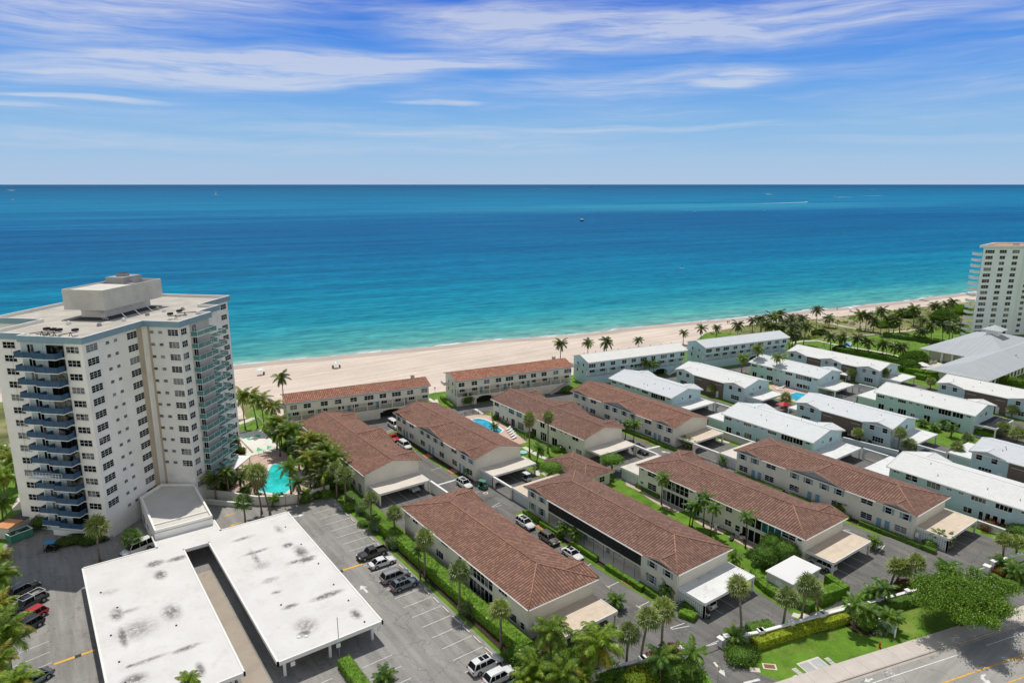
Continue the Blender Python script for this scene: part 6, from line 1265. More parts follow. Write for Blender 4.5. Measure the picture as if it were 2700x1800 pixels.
tr=car('black work pickup with white ladder rack in the left bays','pickup','car_black',(-5.57,124.19)[0],(-5.57,124.19)[1],210)
b=MB()
for s in (-.85,.85): b.tube([(-2.4,s,1.05),(-2.4,s,1.9),(1.2,s,1.95)],.04,5); b.tube([(-.6,s,1.05),(-.6,s,1.9)],.04,5)
for x in (-2.4,-.6,1.1): b.tube([(x,-.85,1.92),(x,.85,1.92)],.04,5)
b.build('ladder_rack',['frame_white'],tr)
car('red hatchback in the left bays below the ladder-rack pickup','suv','car_red',(-5.41,119.80)[0],(-5.41,119.80)[1],210)
car('black car half hidden by a palm below the red hatchback','suv','car_black',(-6.00,117.11)[0],(-6.00,117.11)[1],210)
car('dark grey-green sedan at the bottom left corner','sedan','car_grey',(-5.52,102.74)[0],(-5.52,102.74)[1],210)
t=thing('debris_trailer','black open trailer full of pale debris behind the black pickup','trailer',(*(173.64,85.51),0),R(-88))
b=MB(); b.box(-2,2,-1,1,.5,.6); b.box(-2,2,-1,-.93,.6,1.2); b.box(-2,2,.93,1,.6,1.2); b.box(-2,-1.93,-.93,.93,.6,1.2); b.tube([(2,0,.5),(3.2,0,.45)],.05,5); b.build('body',['black'],t)
for s in (-1,1): putwheel(CC[('pickup','car_black',0)][3],t,(-.3,s*.95,.39))
b=MB(); random.seed(2)
for k in range(14): b.ball((random.uniform(-1.6,1.6),random.uniform(-.6,.6),.9),.35,.3,.25,0,6,4,.3)
b.build('debris',['debris'],t)
def cart(label,x,y,ang,roof='car_white'):
    t=thing('golf_cart',label,'golf cart',(x,y,.03),R(ang)); w=CC[('sedan','car_white',0)][3]
    b=MB(); b.box(-1.1,1.1,-.58,.58,.3,.5); b.box(.75,1.15,-.55,.55,.5,.85); b.build('body',['black' if roof=='play_blue' else roof],t); MB().box(-.5,-.05,-.55,.55,.5,.75).build('seat',['black'],t); MB().box(-.6,-.48,-.55,.55,.75,1.1).build('backrest',['black'],t)
    MB().box(-1.0,.8,-.6,.6,1.78,1.86).build('roof',[roof],t)
    for x_ in (-.95,.75):
        for s in (-.55,.55): MB().tube([(x_,s,.5),(x_,s,1.8)],.03,5).build('post',['dark_metal'],t)
    for x_ in (-.75,.8):
        for s in (-.55,.55): putwheel(w,t,(x_,s,.22),0,(.62,.7,.62))
cart('white-roofed golf cart under the carport of the pool block',*(87.97,115.37),-90)
cart('blue-roofed utility cart in the shadow of the tower',*(-1.66,142.50),-30,'play_blue')
cart('green-roofed cart on the grass corner beside the white SUV',*(77.58,117.86),-70,'green_bin')
t=thing('motor_scooter','white motor scooter at the open end of the white carport','scooter',(*(80.33,58.63),0),R(80))
w=CC[('sedan','car_white',0)][3]
MB().box(-.5,.2,-.15,.15,.4,.75).build('body',['car_white'],t); MB().box(-.45,.1,-.14,.14,.75,.85).build('seat',['black'],t); MB().tube([(.55,0,.3),(.4,0,1.0),(.38,-.3,1.05)],.04,5).build('handlebar',['dark_metal'],t)
for x in (-.5,.6): putwheel(w,t,(x,0,.25),0,(.7,.45,.7))
t=thing('rubbish_skip','green open skip with white rim and rubbish beside the tower','skip',(*(-6.28,151.70),0),R(22))
b=MB(); b.box(-1.9,1.9,-1.1,1.1,.15,.25); b.box(-1.9,1.9,-1.1,-1.02,.25,1.5); b.box(-1.9,1.9,1.02,1.1,.25,1.5); b.box(-1.9,-1.82,-1.02,1.02,.25,1.5); b.box(1.82,1.9,-1.02,1.02,.25,1.5); b.build('body',['green_bin'],t)
b=MB(); b.box(-1.95,1.95,-1.15,-.98,1.5,1.58); b.box(-1.95,1.95,.98,1.15,1.5,1.58); b.box(-1.95,-1.78,-.98,.98,1.5,1.58); b.box(1.78,1.95,-.98,.98,1.5,1.58); b.build('rim',['frame_white'],t)
b=MB(); random.seed(4)
for k in range(16): b.ball((random.uniform(-1.5,1.5),random.uniform(-.8,.8),.9),.4,.3,.3,k%2,6,4,.3)
b.build('rubbish',['debris','black'],t)
t=thing('service_hut','low hut with dark slate and orange flat roof beside the tower','hut',(*(-7.95,153.65),0),R(45))
MB().box(-1,8,-1.2,1.6,0,2.3).build('wall',['stucco_grey'],t); MB().box(-1.3,2.2,-1.5,1.9,2.3,2.5).build('roof',['terracotta'],t); MB().box(2.21,8.2,-1.4,1.8,2.3,2.48).build('roof',['roof_patch'],t)
# ---------------------------------------------------------------- walls, gates, fences
def wall(label,pts,h=1.6,w=.3,m='stucco_grey',cap='white_paint',pil=0,name='boundary_wall',cat='wall',capw=.12):
    t=thing(name,label,cat,(pts[0][0],pts[0][1],0)); o=Vector(pts[0]); b=MB(); c=MB(); p_=[]
    for a,d in zip(pts,pts[1:]):
        a=Vector(a)-o; d=Vector(d)-o; u=(d-a).normalized(); n=Vector((-u.y,u.x)); Ln=(d-a).length
        b.prism([tuple(a-n*w/2),tuple(d-n*w/2),tuple(d+n*w/2),tuple(a+n*w/2)],0,h)
        ww=w/2+capw; c.prism([tuple(a-n*ww),tuple(d-n*ww),tuple(d+n*ww),tuple(a+n*ww)],h,h+.14)
        if pil:
            k=0
            while k*pil<Ln: p_.append((a+u*(k*pil),math.atan2(u.y,u.x))); k+=1
    b.build('wall_body',[m],t); c.build('coping',[cap],t)
    for q,a in p_:
        MB().box(-.32,.32,-.32,.32,0,h+.32).box(-.42,.42,-.42,.42,h+.32,h+.46).build('pillar',[cap],t,(q.x,q.y,0),a)
    return t
wall('white-capped roadside wall with pillars behind the yellow-green hedge',[(76.8,52.4),(82.2,50.2),(93.5,47.1),(104.8,43.8),(118,40.1),(121.5,39.2)],1.45,.28,pil=5.6)
wall('white-capped roadside wall at the bottom among palms',[(52.0,59.8),(63.7,56.4),(69.7,54.7)],1.3,.28,pil=5.9)
wall('white-capped wall right of the right gate',[(131.45,37.65),(136.13,36.73),(140.84,35.44)],1.5,.28,pil=5)
wall('curved retaining wall between the tower pool terrace and the lot',[(26,149.6),(30.7,144.2),(34.5,139.2),(38.5,136.3),(42.5,134.9),(49,135.5)],1.9,.25,'cream','trim')
wall('low inner retaining wall at the tower drive',[(25.6,146.5),(30.2,141.6),(33.2,138.2)],.9,.22,'cream','trim')
wall('white wall capping between upper and lower rows at the first court',[(67.4,123.2),(67.4,111)],2.5,.2,'cream','white_paint')
def beamwall(label,x,y0,y1,m='cream',h=2.62):
    t=thing('arched_wall',label,'wall',(x,y0,0)); L_=y1-y0; b=MB(); b.box(-.12,.12,0,L_,h-.38,h); b.box(-.12,.12,0,.5,0,h-.38); b.box(-.12,.12,L_-.5,L_,0,h-.38)
    for k in range(6):
        s=.5+k*.25; hh=.9*(1-k/6)**2; b.box(-.12,.12,s,s+.25,h-.38-hh,h-.38); b.box(-.12,.12,L_-s-.25,L_-s,h-.38-hh,h-.38)
    b.build('wall_body',[m],t); MB().box(-.22,.22,0,L_,h,h+.12).build('coping',['white_paint'],t)
beamwall('arched drive-through wall of the court beside the gallery block',79.7,109.75,116.7)
beamwall('arched wall at the lane end of the middle court',119.0,104.05,111.4)
beamwall('arched wall beside the pale carport near the white estate',131.7,95.95,103.6)
beamwall('pale arched wall in front of the first white court',163.0,71,77,'aqua_shade')
beamwall('pale arched wall outside the court below the brick block',176.2,63.7,70.2,'aqua_shade')
beamwall('pale arched wall between two white carports near the pool',163.1,115,121.2,'aqua_shade')
beamwall('pale arched wall by the white block behind the second pool',217.0,100.6,106.4,'aqua_shade')
wall('pale wall between the brown and white estates, lower part',[(146.6,41),(146.6,60)],1.5,.15,'stucco_grey','white_paint')
wall('pale wall between the brown and white estates, upper part',[(146.4,92),(146.4,124)],1.9,.2,'stucco_grey','white_paint')
wall('pale wall beside the court of the right-edge white block',[(169.4,85.5),(171.3,72.3)],1.4,.15,'aqua_shade','white_paint',name='boundary_wall')
def fence(label,pts,h=1.2,sp=1.4,m='frame_white',bars=2,mesh=0):
    t=thing('fence',label,'fence',(pts[0][0],pts[0][1],0)); o=Vector(pts[0]); r=MB(); pr=MB().box(-.04,.04,-.04,.04,0,h).mesh('post',[m]); n_=0
    for a,d in zip(pts,pts[1:]):
        a=Vector(a)-o; d=Vector(d)-o; Ln=(d-a).length
        for k in range(bars): z=h*(k+1)/bars-.05; r.tube([(a.x,a.y,z),(d.x,d.y,z)],.03,4)
        if mesh:
            q=int(Ln/.28)
            for k in range(q): p=a.lerp(d,(k+.5)/q); r.box(p.x-.015,p.x+.015,p.y-.015,p.y+.015,.05,h-.05)
        q=max(1,int(Ln/sp))
        for k in range(q): 
            if n_<90: p=a.lerp(d,k/q); link('post',pr,t,(p.x,p.y,0)); n_+=1
    r.build('rail',[m],t)
fence('dark fence along the curved pool deck',[(106.7,157.0),(106.0,148.8),(102.6,134.6)],1.2,1.5,'dark_metal',3,1)
fence('dark fence at the beach end of the curved pool',[(100.6,162.0),(103.3,161.8),(106.7,158.1)],1.2,1.5,'dark_metal',3,1)
fence('white fence around the rectangular pool terrace',[(201.4,126.9),(206.3,126.9),(206.9,122.8),(203.4,120.7)],1.3,1.6,'frame_white',2,1)
fence('white picket fence in front of the white carports by the pool',[(205.9,113.6),(205.0,108.4),(205.2,104.8),(205.1,100.7),(204.8,95.6)],1.3,2.2,'frame_white',2,1)
fence('glass-panel fence between game court and pool terrace',[(42.7,166.2),(45.4,166.6),(48.1,167.1)],1.2,1.3,'rail_white',2)
fence('white fence of the aqua block behind the nearest tan carport',[(147.6,62),(147.6,40)],1.4,2.0,'frame_white',2,1)
fence('white handrail ramp beside the game court',[(43.8,190.1),(46.8,190.0),(50.8,195.9),(50.5,186.5)],1.1,1.5,'frame_white',2)
def gate(label,x,y,tx,ty):
    t=thing('barrier_gate',label,'barrier',(x,y,0)); MB().box(-.45,.45,-.45,.45,0,1.3).box(-.55,.55,-.55,.55,1.3,1.42).build('pillar',['white_paint'],t); MB().tube([(0,0,1.05),(tx-x,ty-y,1.0)],[.09,.06],6).build('barrier_arm',['frame_white'],t)
gate('white barrier arm and pillar at the left driveway gate',76.4,52.9,(73.17,53.39)[0],(73.17,53.39)[1])
gate('white barrier arm and pillar at the right driveway gate',129.9,38.0,(123.74,39.85)[0],(123.74,39.85)[1])
# parking bumpers
k=0
me=MB().box(-.09,.09,-.95,.95,0,.13).mesh('wheel_stop',['kerb_white' if 'kerb_white' in MATS else 'path_pale'])
for k in range(20):
    y=129.9-k*3.06
    o=link('wheel_stop',me,None,(48.1,y-2.9,.03),R(random.uniform(-3,3))); tag(o,'concrete wheel stop at the head of a parking bay along the hedge','wheel stop','wheel stops along the hedge')
# lamps
def lamp(label,x,y,h=1.9,group=None,r=.16):
    t=thing('globe_lamp',label,'lamp',(x,y,0),0,group); MB().tube([(0,0,0),(0,0,h)],.04,6).build('post',['dark_metal'],t); MB().ball((0,0,h+r*.8),r,r,r,0,10,6).build('globe',['lamp_globe'],t)
for k,(x,y) in enumerate([(50.80,126.55),(50.66,109.68),(50.44,102.05),(50.64,98.70),(50.67,91.10),(50.78,87.60),(50.79,79.98),(50.74,76.33),(50.40,67.58)]):
    lamp('small globe lamp in the hedge bed beside the lot, %s from the far end'%ORD[k],x,y,1.7,'globe lamps in the hedge bed')
lamp('globe lamp on a black post below the pool retaining wall',*(39.24,134.89),2.6,None,.24)
lamp('globe lamp by the path near the curved pool garden',*(103.60,122.11),2.2)
t=thing('flagpole','thin bare pole rising beside the near edge of the parking deck','pole',(*(30.19,83.67),0)); MB().tube([(0,0,0),(0,0,6.2)],[.07,.05],7).build('pole',['grey_metal'],t); MB().ball((0,0,6.25),.08,.08,.08).build('finial',['grey_metal'],t)
def signpost(label,x,y,ang,w,h,z,m='white_paint',rnd=0):
    t=thing('sign',label,'sign',(x,y,0),R(ang)); MB().tube([(0,0,0),(0,0,z+h*.5)],.04,6).build('post',['grey_metal'],t); b=MB()
    if rnd: b.tube([(0,-.06,z+h/2),(0,-.03,z+h/2)],w/2,8)
    else: b.box(-w/2,w/2,-.07,-.04,z,z+h)
    b.build('panel',[m],t); return t
signpost('round-edged sign seen from behind at the driveway exit',(69.63,48.31)[0],(69.63,48.31)[1],160,.75,.75,1.9,'carport_tan',1)
signpost('white notice board beside the breeze-block wall and lane',*(131.38,50.25),-60,.6,.9,.9)
signpost('small white sign in the grass beside the lot bottom',*(50.77,69.83),-60,.4,.6,.5)
# estate sign: arched board between two posts; its lettering is only faint in the photograph
sx,sy=(98.96,40.09); t=thing('entrance_sign','arched pale green estate sign between two white posts on the verge lawn','sign',(sx,sy,0),R(-90)); t.scale=(.8,1,1)
for x in (-1.55,1.55): MB().box(x-.1,x+.1,-.1,.1,0,1.75).box(x-.15,x+.15,-.15,.15,1.75,1.85).build('post',['white_paint'],t)
pts=[(-1.44,.5),(1.44,.5),(1.44,1.25)]+[(1.44*math.cos(a),1.25+.62*math.sin(a)) for a in [PI*q/12 for q in range(1,12)]]+[(-1.44,1.25)]
b=MB(); b.face([(x,-.04,z) for x,z in pts]); b.face([(x,.04,z) for x,z in pts][::-1])
for i in range(len(pts)): j=(i+1)%len(pts); b.face([(pts[i][0],-.04,pts[i][1]),(pts[i][0],.04,pts[i][1]),(pts[j][0],.04,pts[j][1]),(pts[j][0],-.04,pts[j][1])][::-1])
mat('sign_green',(.30,.40,.37),.7,.05); mat('sign_letter',(.17,.24,.22),.7,.05); b.build('board',['sign_green'],t)
b=MB(); random.seed(9)
for z,w_,hh in ((1.42,.62,.10),(1.12,1.0,.17),(.84,.7,.1)):
    x=-w_
    while x<w_: g_=random.uniform(.05,.10); b.box(x,x+g_,-.052,-.042,z,z+hh*random.choice((1,1,1.25))); x+=g_+random.choice((.03,.03,.12))
b.build('lettering',['sign_letter'],t)
b=MB(); 
for i in range(3,len(pts)-1): b.tube([(pts[i][0],0,pts[i][1]),(pts[i+1][0],0,pts[i+1][1])],.05,5)
b.build('rim',['white_paint'],t)
t=thing('fire_hydrant','red fire hydrant on the verge lawn by the pavement','fire hydrant',(*(94.82,39.02),0))
b=MB(); b.tube([(0,0,0),(0,0,.08),(0,0,.1),(0,0,.62),(0,0,.7)],[.2,.2,.13,.13,.16],10); b.ball((0,0,.72),.15,.15,.14,0,10,5); b.build('barrel',['red_paint'],t); MB().tube([(-.24,0,.48),(.24,0,.48)],.07,8).build('outlet',['red_paint'],t); MB().tube([(0,0,.85),(0,0,.93)],.04,6).build('cap_nut',['red_paint'],t)
# utility covers in the verge
def cover(label,c,ang,w,l,mi='grey_metal',rim='path_pale',two=0):
    t=thing('utility_cover',label,'cover',(*c,0),R(ang),'utility covers in the verge'); MB().box(-l/2,l/2,-w/2,w/2,-.02,.04).build('frame',[rim],t)
    if two:
        for s in (-1,1): MB().box(s*l/4-l*.2,s*l/4+l*.2,-w*.4,w*.4,.045,.06).build('plate',[mi],t)
    else: MB().box(-l*.38,l*.38,-w*.34,w*.34,.045,.06).build('plate',[mi],t)
mat('cover_grey',(.42,.43,.42),.8,.08); mat('cover_rust',(.22,.10,.06),.8,.15)
cover('large double grey utility hatch in the verge lawn',(83.40,42.34),-14,2.9,4.0,'cover_grey','path_pale',1)
cover('rust-brown utility hatch in the verge lawn',(78.23,46.10),-44,1.2,1.9,'cover_rust')
cover('pale blank utility cover nearest the driveway',(75.99,46.90),-44,.9,1.4,'path_pale')
for k,(x,y) in enumerate([(1460,1442),(1505,1478),(1468,1512),(1775,1340),(1820,1378)]): cover('small square utility cover beside the double hatch, %s from the left'%ORD[k],(83.46,42.51) if 0 else [(80.54,43.54),(80.38,42.74),(79.32,42.66),(86.28,42.05),(86.03,41.22)][k],-14,.75,.75,'cover_grey' if k!=2 else 'path_pale')
mh=ringpoly((76.79,115.53),.35,.22,14); sheet('manhole_ring',mh,.04,'path_pale')
# ---------------------------------------------------------------- pools
def pool(label,poly,water,z=.09,cop='coping',w=.35):
    o=Vector(poly[0]); lp=[(p[0]-o.x,p[1]-o.y) for p in poly]; a=sum(lp[i][0]*lp[(i+1)%len(lp)][1]-lp[(i+1)%len(lp)][0]*lp[i][1] for i in range(len(lp)))
    if a<0: lp=lp[::-1]
    t=thing('swimming_pool',label,'pool',(o.x,o.y,0)); b=MB(); b.face([(x,y,.045) for x,y in lp]); b.build('water',[water],t)
    out=inset(lp,-w); c=MB(); n=len(lp)
    for i in range(n):
        j=(i+1)%n; c.face([(*lp[i],z),(*out[i],z),(*out[j],z),(*lp[j],z)][::-1]); c.face([(*lp[i],0),(*lp[i],z),(*lp[j],z),(*lp[j],0)]); c.face([(*out[i],0),(*out[j],0),(*out[j],z),(*out[i],z)])
    c.build('coping',[cop],t); return t
pool('large turquoise pool on the terrace below the tower',[(43.5,158.4),(46.6,158.5),(47.0,156.2),(46.8,150.2),(44.9,145.0),(41.5,141.5),(39.8,141.6),(36.6,145.9)],'pool_turq',w=.55)
pool('curved turquoise pool in the garden between brown blocks',[(100.3,157.8),(102.2,157.3),(103.2,155.6),(103.4,153.3),(102.9,149.4),(102.3,145.3),(100.7,144.2),(99.7,145.7),(99.4,149.4),(99.6,152.9)],'pool_blue')
pool('rectangular blue pool between the white-roofed blocks',[(193.9,117.8),(199.9,117.8),(201.3,114.5),(199.8,113.6),(191.8,112.4)],'pool_blue')
mat('spa_blue',(.30,.60,.58),.4,.05)
t=thing('round_tank_cover','round pale turquoise cover on the grass by the pool-block carport','cover',(*(97.10,128.91),0)); MB().tube([(0,0,0),(0,0,.35)],1.1,20).build('cover',['spa_blue'],t)
# loungers
def lounger(label,x,y,ang,group,col='cushion_white'):
    t=thing('sun_lounger',label,'sun lounger',(x,y,.03),R(ang),group); MB().box(-.3,1.2,-.32,.32,.30,.36).build('seat',[col],t)
    b=MB(); b.face([(-.3,-.32,.36),(-.3,.32,.36),(-.8,.32,.75),(-.8,-.32,.75)]); b.face([(-.3,-.32,.31),(-.8,-.32,.70),(-.8,.32,.70),(-.3,.32,.31)]); b.build('backrest',[col],t)
    for a_ in (-.2,1.1):
        for s in (-.27,.27): MB().box(a_-.03,a_+.03,s-.03,s+.03,0,.30).build('leg',[col],t)
for k,(x,y) in enumerate([(104.15,144.96),(103.55,143.39),(102.96,141.85),(102.38,140.34),(101.67,138.67)]): lounger('white lounger on the curved pool deck, %s in the row from the beach end'%ORD[k],x,y,200,'loungers by the curved pool')
for k,(x,y) in enumerate([(198.88,123.57),(200.60,123.48),(202.05,123.60),(203.01,119.80),(204.19,118.56),(197.79,122.46)]): lounger('white lounger on the rectangular pool terrace, %s from the left'%ORD[k],x,y,[150,170,190,60,60,140][k],'loungers by the rectangular pool')
for k,(x,y) in enumerate([(46.74,146.47),(47.56,141.12),(48.83,142.41),(48.28,149.14),(43.54,185.40)]): lounger(['lounger right of the turquoise pool coping','lounger in palm shade at the right of the pool terrace, lower','lounger in palm shade at the right of the pool terrace, upper','lounger at the far right corner of the turquoise pool','bench-like lounger at the head of the game court'][k],x,y,[120,200,200,120,10][k],'loungers on the tower pool terrace')
# cabana by the tower pool
t=thing('cabana','white flat-roofed cabana on the terrace beside the glass balconies','cabana',(31.9,156.7,0),R(48))
MB().box(-.2,7.6,-3.2,.3,2.7,2.9).build('roof',['white_paint'],t)
for x in (0,3.6,7.2):
    for y in (-3,.1): MB().box(x-.1,x+.1,y-.1,y+.1,0,2.7).build('post',['frame_white'],t)
MB().box(0,7.2,0,.1,0,2.7).build('wall',['cream'],t)
# patio furniture
def table(label,x,y,m='cushion_white'):
    t=thing('garden_table',label,'table',(x,y,0)); MB().tube([(0,0,.70),(0,0,.74)],.62,16).build('tabletop',[m],t); MB().tube([(0,0,0),(0,0,.7)],.06,6).build('leg',[m],t); MB().tube([(0,0,0),(0,0,.04)],.3,10).build('base',[m],t)
def chair(label,x,y,ang,group,m='cushion_white'):
    t=thing('garden_chair',label,'chair',(x,y,0),R(ang),group); MB().box(-.25,.25,-.25,.25,.42,.46).build('seat',[m],t); MB().box(-.27,-.22,-.25,.25,.46,.9).build('backrest',[m],t)
    for a_ in (-.22,.22):
        for s in (-.22,.22): MB().box(a_-.02,a_+.02,s-.02,s+.02,0,.42).build('leg',[m],t)
tx,ty=(104.98,75.92); table('round white table on the patio behind the middle brown block',tx,ty)
for k in range(4): a=k*PI/2+.5; chair('white patio chair at the round table, %s side'%['sea','left','near','right'][k],tx+math.cos(a)*.95,ty+math.sin(a)*.95,math.degrees(a)+180 if 0 else math.degrees(a)+180,'chairs round the patio table')
tx,ty=(104.90,69.77); table('tan round table on the lower patio by the glazed porch',tx,ty,'carport_tan')
for k in range(2): a=k*PI+.9; chair('dark chair at the tan patio table, %s'%['far side','near side'][k],tx+math.cos(a)*.95,ty+math.sin(a)*.95,math.degrees(a)+180,'chairs at the tan table','dark_metal')
lounger('dark lounger mat on the lower patio',*(103.97,71.41),200,None,'dark_metal')
t=thing('boulder','pale boulder at the edge of the lower patio','boulder',(*(103.01,66.50),0)); MB().ball((0,0,.2),.5,.4,.35,0,9,6,.12).build('rock',['rock'],t)
# play frames in the park
t=thing('playground_canopy','blue and white play structure beside the park path','play structure',(*(269.22,138.55),0),R(20))
for sx_ in (0,3.2):
    b=MB(); b.prism([(sx_-1.4,-1.3),(sx_+1.4,-1.3),(sx_+1.4,1.3),(sx_-1.4,1.3)],2.3,2.42); b.face([(sx_-1.4,-1.3,2.43),(sx_+1.4,-1.3,2.43),(sx_,0,3.2)],1); b.face([(sx_+1.4,-1.3,2.43),(sx_+1.4,1.3,2.43),(sx_,0,3.2)]); b.face([(sx_+1.4,1.3,2.43),(sx_-1.4,1.3,2.43),(sx_,0,3.2)],1); b.face([(sx_-1.4,1.3,2.43),(sx_-1.4,-1.3,2.43),(sx_,0,3.2)]); b.build('canopy',['play_blue','play_white'],t)
    for x in (-1.2,1.2):
        for y in (-1.1,1.1): MB().tube([(sx_+x,y,0),(sx_+x,y,2.3)],.06,5).build('post',['play_blue'],t)
b=MB(); b.face([(4.6,-.4,1.6),(4.6,.4,1.6),(6.8,.4,.2),(6.8,-.4,.2)]); b.build('slide',['play_blue'],t)
t=thing('swing_frame','dark swing frame on the park lawn left of the play structure','swing',(*(264.41,145.68),0),R(-15))
b=MB(); b.tube([(0,0,2.4),(4,0,2.4)],.06,6)
for x in (0,4):
    for s in (-.9,.9): b.tube([(x,s,0),(x,0,2.4)],.06,6)
b.build('frame',['dark_metal'],t)
for x in (1.2,2.8): b=MB(); b.box(x-.25,x+.25,-.1,.1,.5,.54); b.tube([(x-.22,0,.54),(x-.22,0,2.4)],.015,4); b.tube([(x+.22,0,.54),(x+.22,0,2.4)],.015,4); b.build('swing_seat',['black'],t)
t=thing('red_canopy','dark red fabric canopy below the palm beside the rectangular pool','canopy',(*(179.71,109.40),0),R(-8))
b=MB(); b.box(-2.0,2.0,-1.4,1.4,2.1,2.2); b.face([(-2,-1.4,2.21),(2,-1.4,2.21),(0,0,3.0)]); b.face([(2,-1.4,2.21),(2,1.4,2.21),(0,0,3.0)]); b.face([(2,1.4,2.21),(-2,1.4,2.21),(0,0,3.0)]); b.face([(-2,1.4,2.21),(-2,-1.4,2.21),(0,0,3.0)]); b.build('fabric',['red_paint'],t)
for x in (-1.9,1.9):
    for y in (-1.3,1.3): MB().tube([(x,y,0),(x,y,2.1)],.05,5).build('post',['grey_metal'],t)
t=thing('white_awning','white awning over the brick front beside the long white block','awning',(*(227.52,115.70),0),R(0)); MB().box(-3.5,3.5,-1.3,1.3,2.4,2.55).build('fabric',['white_roof'],t)
for x in (-3.3,3.3):
    for y in (-1.2,1.2): MB().box(x-.06,x+.06,y-.06,y+.06,0,2.4).build('post',['frame_white'],t)
for k,p in enumerate([(273.39,109.27),(276.26,108.87),(270.13,109.15),(263.07,107.03),(261.48,105.07)]):
    if k<3:
        t=thing('terrace_box','concrete planter box at the clubhouse terrace, %s from the right'%['second','first','third'][k],'planter',(*p,0),0,'planters at the clubhouse'); MB().box(-1.4,1.4,-.9,.9,0,1).build('box',['stucco_grey'],t); MB().box(-1.2,1.2,-.7,.7,1.005,1.03).build('soil',['mulch'],t)
    else:
        t=thing('patio_umbrella','white parasol on the clubhouse terrace, %s'%['left','right'][k-3],'parasol',(*p,0),0,'parasols at the clubhouse'); b=MB()
        for q in range(8): a,c=q*PI/4,(q+1)*PI/4; b.face([(1.8*math.cos(a),1.8*math.sin(a),2.2),(1.8*math.cos(c),1.8*math.sin(c),2.2),(0,0,2.8)])
        b.build('canopy',['white_roof'],t); MB().tube([(0,0,0),(0,0,2.7)],.04,5).build('pole',['grey_metal'],t)
sheet('clubhouse_terrace',[[(257.0,105.3),(271.7,110.5),(280.1,109.5),(277.9,106.0),(264.2,104.7)]],.03,'path_pale')
# ---------------------------------------------------------------- beach
def parasol(label,x,y,m,group):
    t=thing('beach_umbrella',label,'parasol',(x,y,0),0,group); b=MB()
    for q in range(8): a,c=q*PI/4,(q+1)*PI/4; b.face([(1.25*math.cos(a),1.25*math.sin(a),2.0),(1.25*math.cos(c),1.25*math.sin(c),2.0),(0,0,2.45)],q%2)
    b.build('canopy',[m,'play_white'],t); MB().tube([(0,0,0),(0,0,2.4)],.03,5).build('pole',['grey_metal'],t)
UG='umbrellas on the beach'
parasol('pale blue beach umbrella left of the turquoise one',*(65.18,242.07),'play_white',UG); parasol('turquoise beach umbrella on the open sand',*(90.57,235.25),'umbrella_blue',UG); parasol('white beach umbrella far along the shore by two people',*(356.11,183.45),'play_white',UG)
for k,(p,c) in enumerate([((65.55,242.47),'cloth_dark'),((89.65,236.46),'cloth_dark'),((91.16,235.73),'cloth_dark'),((356.45,184.19),'red_paint'),((346.43,186.11),'cushion_white')]): lounger(['beach chair under the pale blue umbrella','left beach chair beside the turquoise umbrella','right beach chair beside the turquoise umbrella','reddish beach chair under the far umbrella','pale board-like lounger near the water far along the beach'][k],p[0]+(.8 if k in (0,2) else 0),p[1]-.6,-110,'beach chairs',c)
def person(label,x,y,ang,top_='skin',bot='cloth_dark',walk=.25):
    t=thing('person',label,'person',(x,y,.01),R(ang))
    V_=[(0,0,.92),(0,0,1.15),(0,0,1.38),(0,0,1.50),(0,0,1.62),(0,0,1.74)]; E_=[(0,1),(1,2),(2,3),(3,4),(4,5)]; rr=[.15,.13,.15,.06,.10,.07]
    for s in (-1,1):
        i=len(V_); V_+=[(0,s*.10,.86),(s*walk*.5,s*.11,.48),(s*walk-.02,s*.11,.07),(s*walk+.14,s*.12,.04)]; E_+=[(0,i),(i,i+1),(i+1,i+2),(i+2,i+3)]; rr+=[.10,.07,.045,.035]
        i=len(V_); V_+=[(0,s*.19,1.36),(-s*.08,s*.24,1.08),(-s*.02,s*.25,.82)]; E_+=[(2,i),(i,i+1),(i+1,i+2)]; rr+=[.06,.045,.035]
    me=bpy.data.meshes.new('body'); me.from_pydata(V_,E_,[]); me.materials.append(MATS[top_]); o=link('body',me,t)
    md=o.modifiers.new('skin','SKIN'); me.skin_vertices[0].data[0].use_root=True
    for v,r_ in zip(me.skin_vertices[0].data,rr): v.radius=(r_,r_)
    s_=o.modifiers.new('sub','SUBSURF'); s_.levels=1; s_.render_levels=1
    MB().tube([(0,0,.72),(0,0,.80),(0,0,1.0)],[.19,.18,.15],10).build('shorts',[bot],t); MB().ball((0,0,1.72),.10,.10,.07,0,8,5).build('hair',['cloth_dark'],t)
person('person in dark shorts walking along the far shore',*(353.08,189.36),0)
person('person standing on the beach left of the dune palms, first of two',*(275.26,201.20),40,'cloth_dark'); person('person standing on the beach left of the dune palms, second of two',*(276.55,201.24),200,'skin')
person('person paddling, standing on a white board far out on the water',*(437.41,367.01),0,'cloth_dark')
t=thing('paddle_board','white paddle board on calm water under a standing person','paddle board',(*(434.95,365.14),-.05),R(-36)); b=MB(); b.ball((0,0,.03),2.3,.5,.1,0,12,5); b.build('board',['car_white'],t)
t=thing('beach_post','small sign post on the grass between two beach blocks','sign',(*(105.05,187.34),0)); MB().tube([(0,0,0),(0,0,1.6)],.05,5).build('post',['grey_metal'],t); MB().box(-.25,.25,-.05,.0,1.2,1.7).build('panel',['grey_metal'],t)
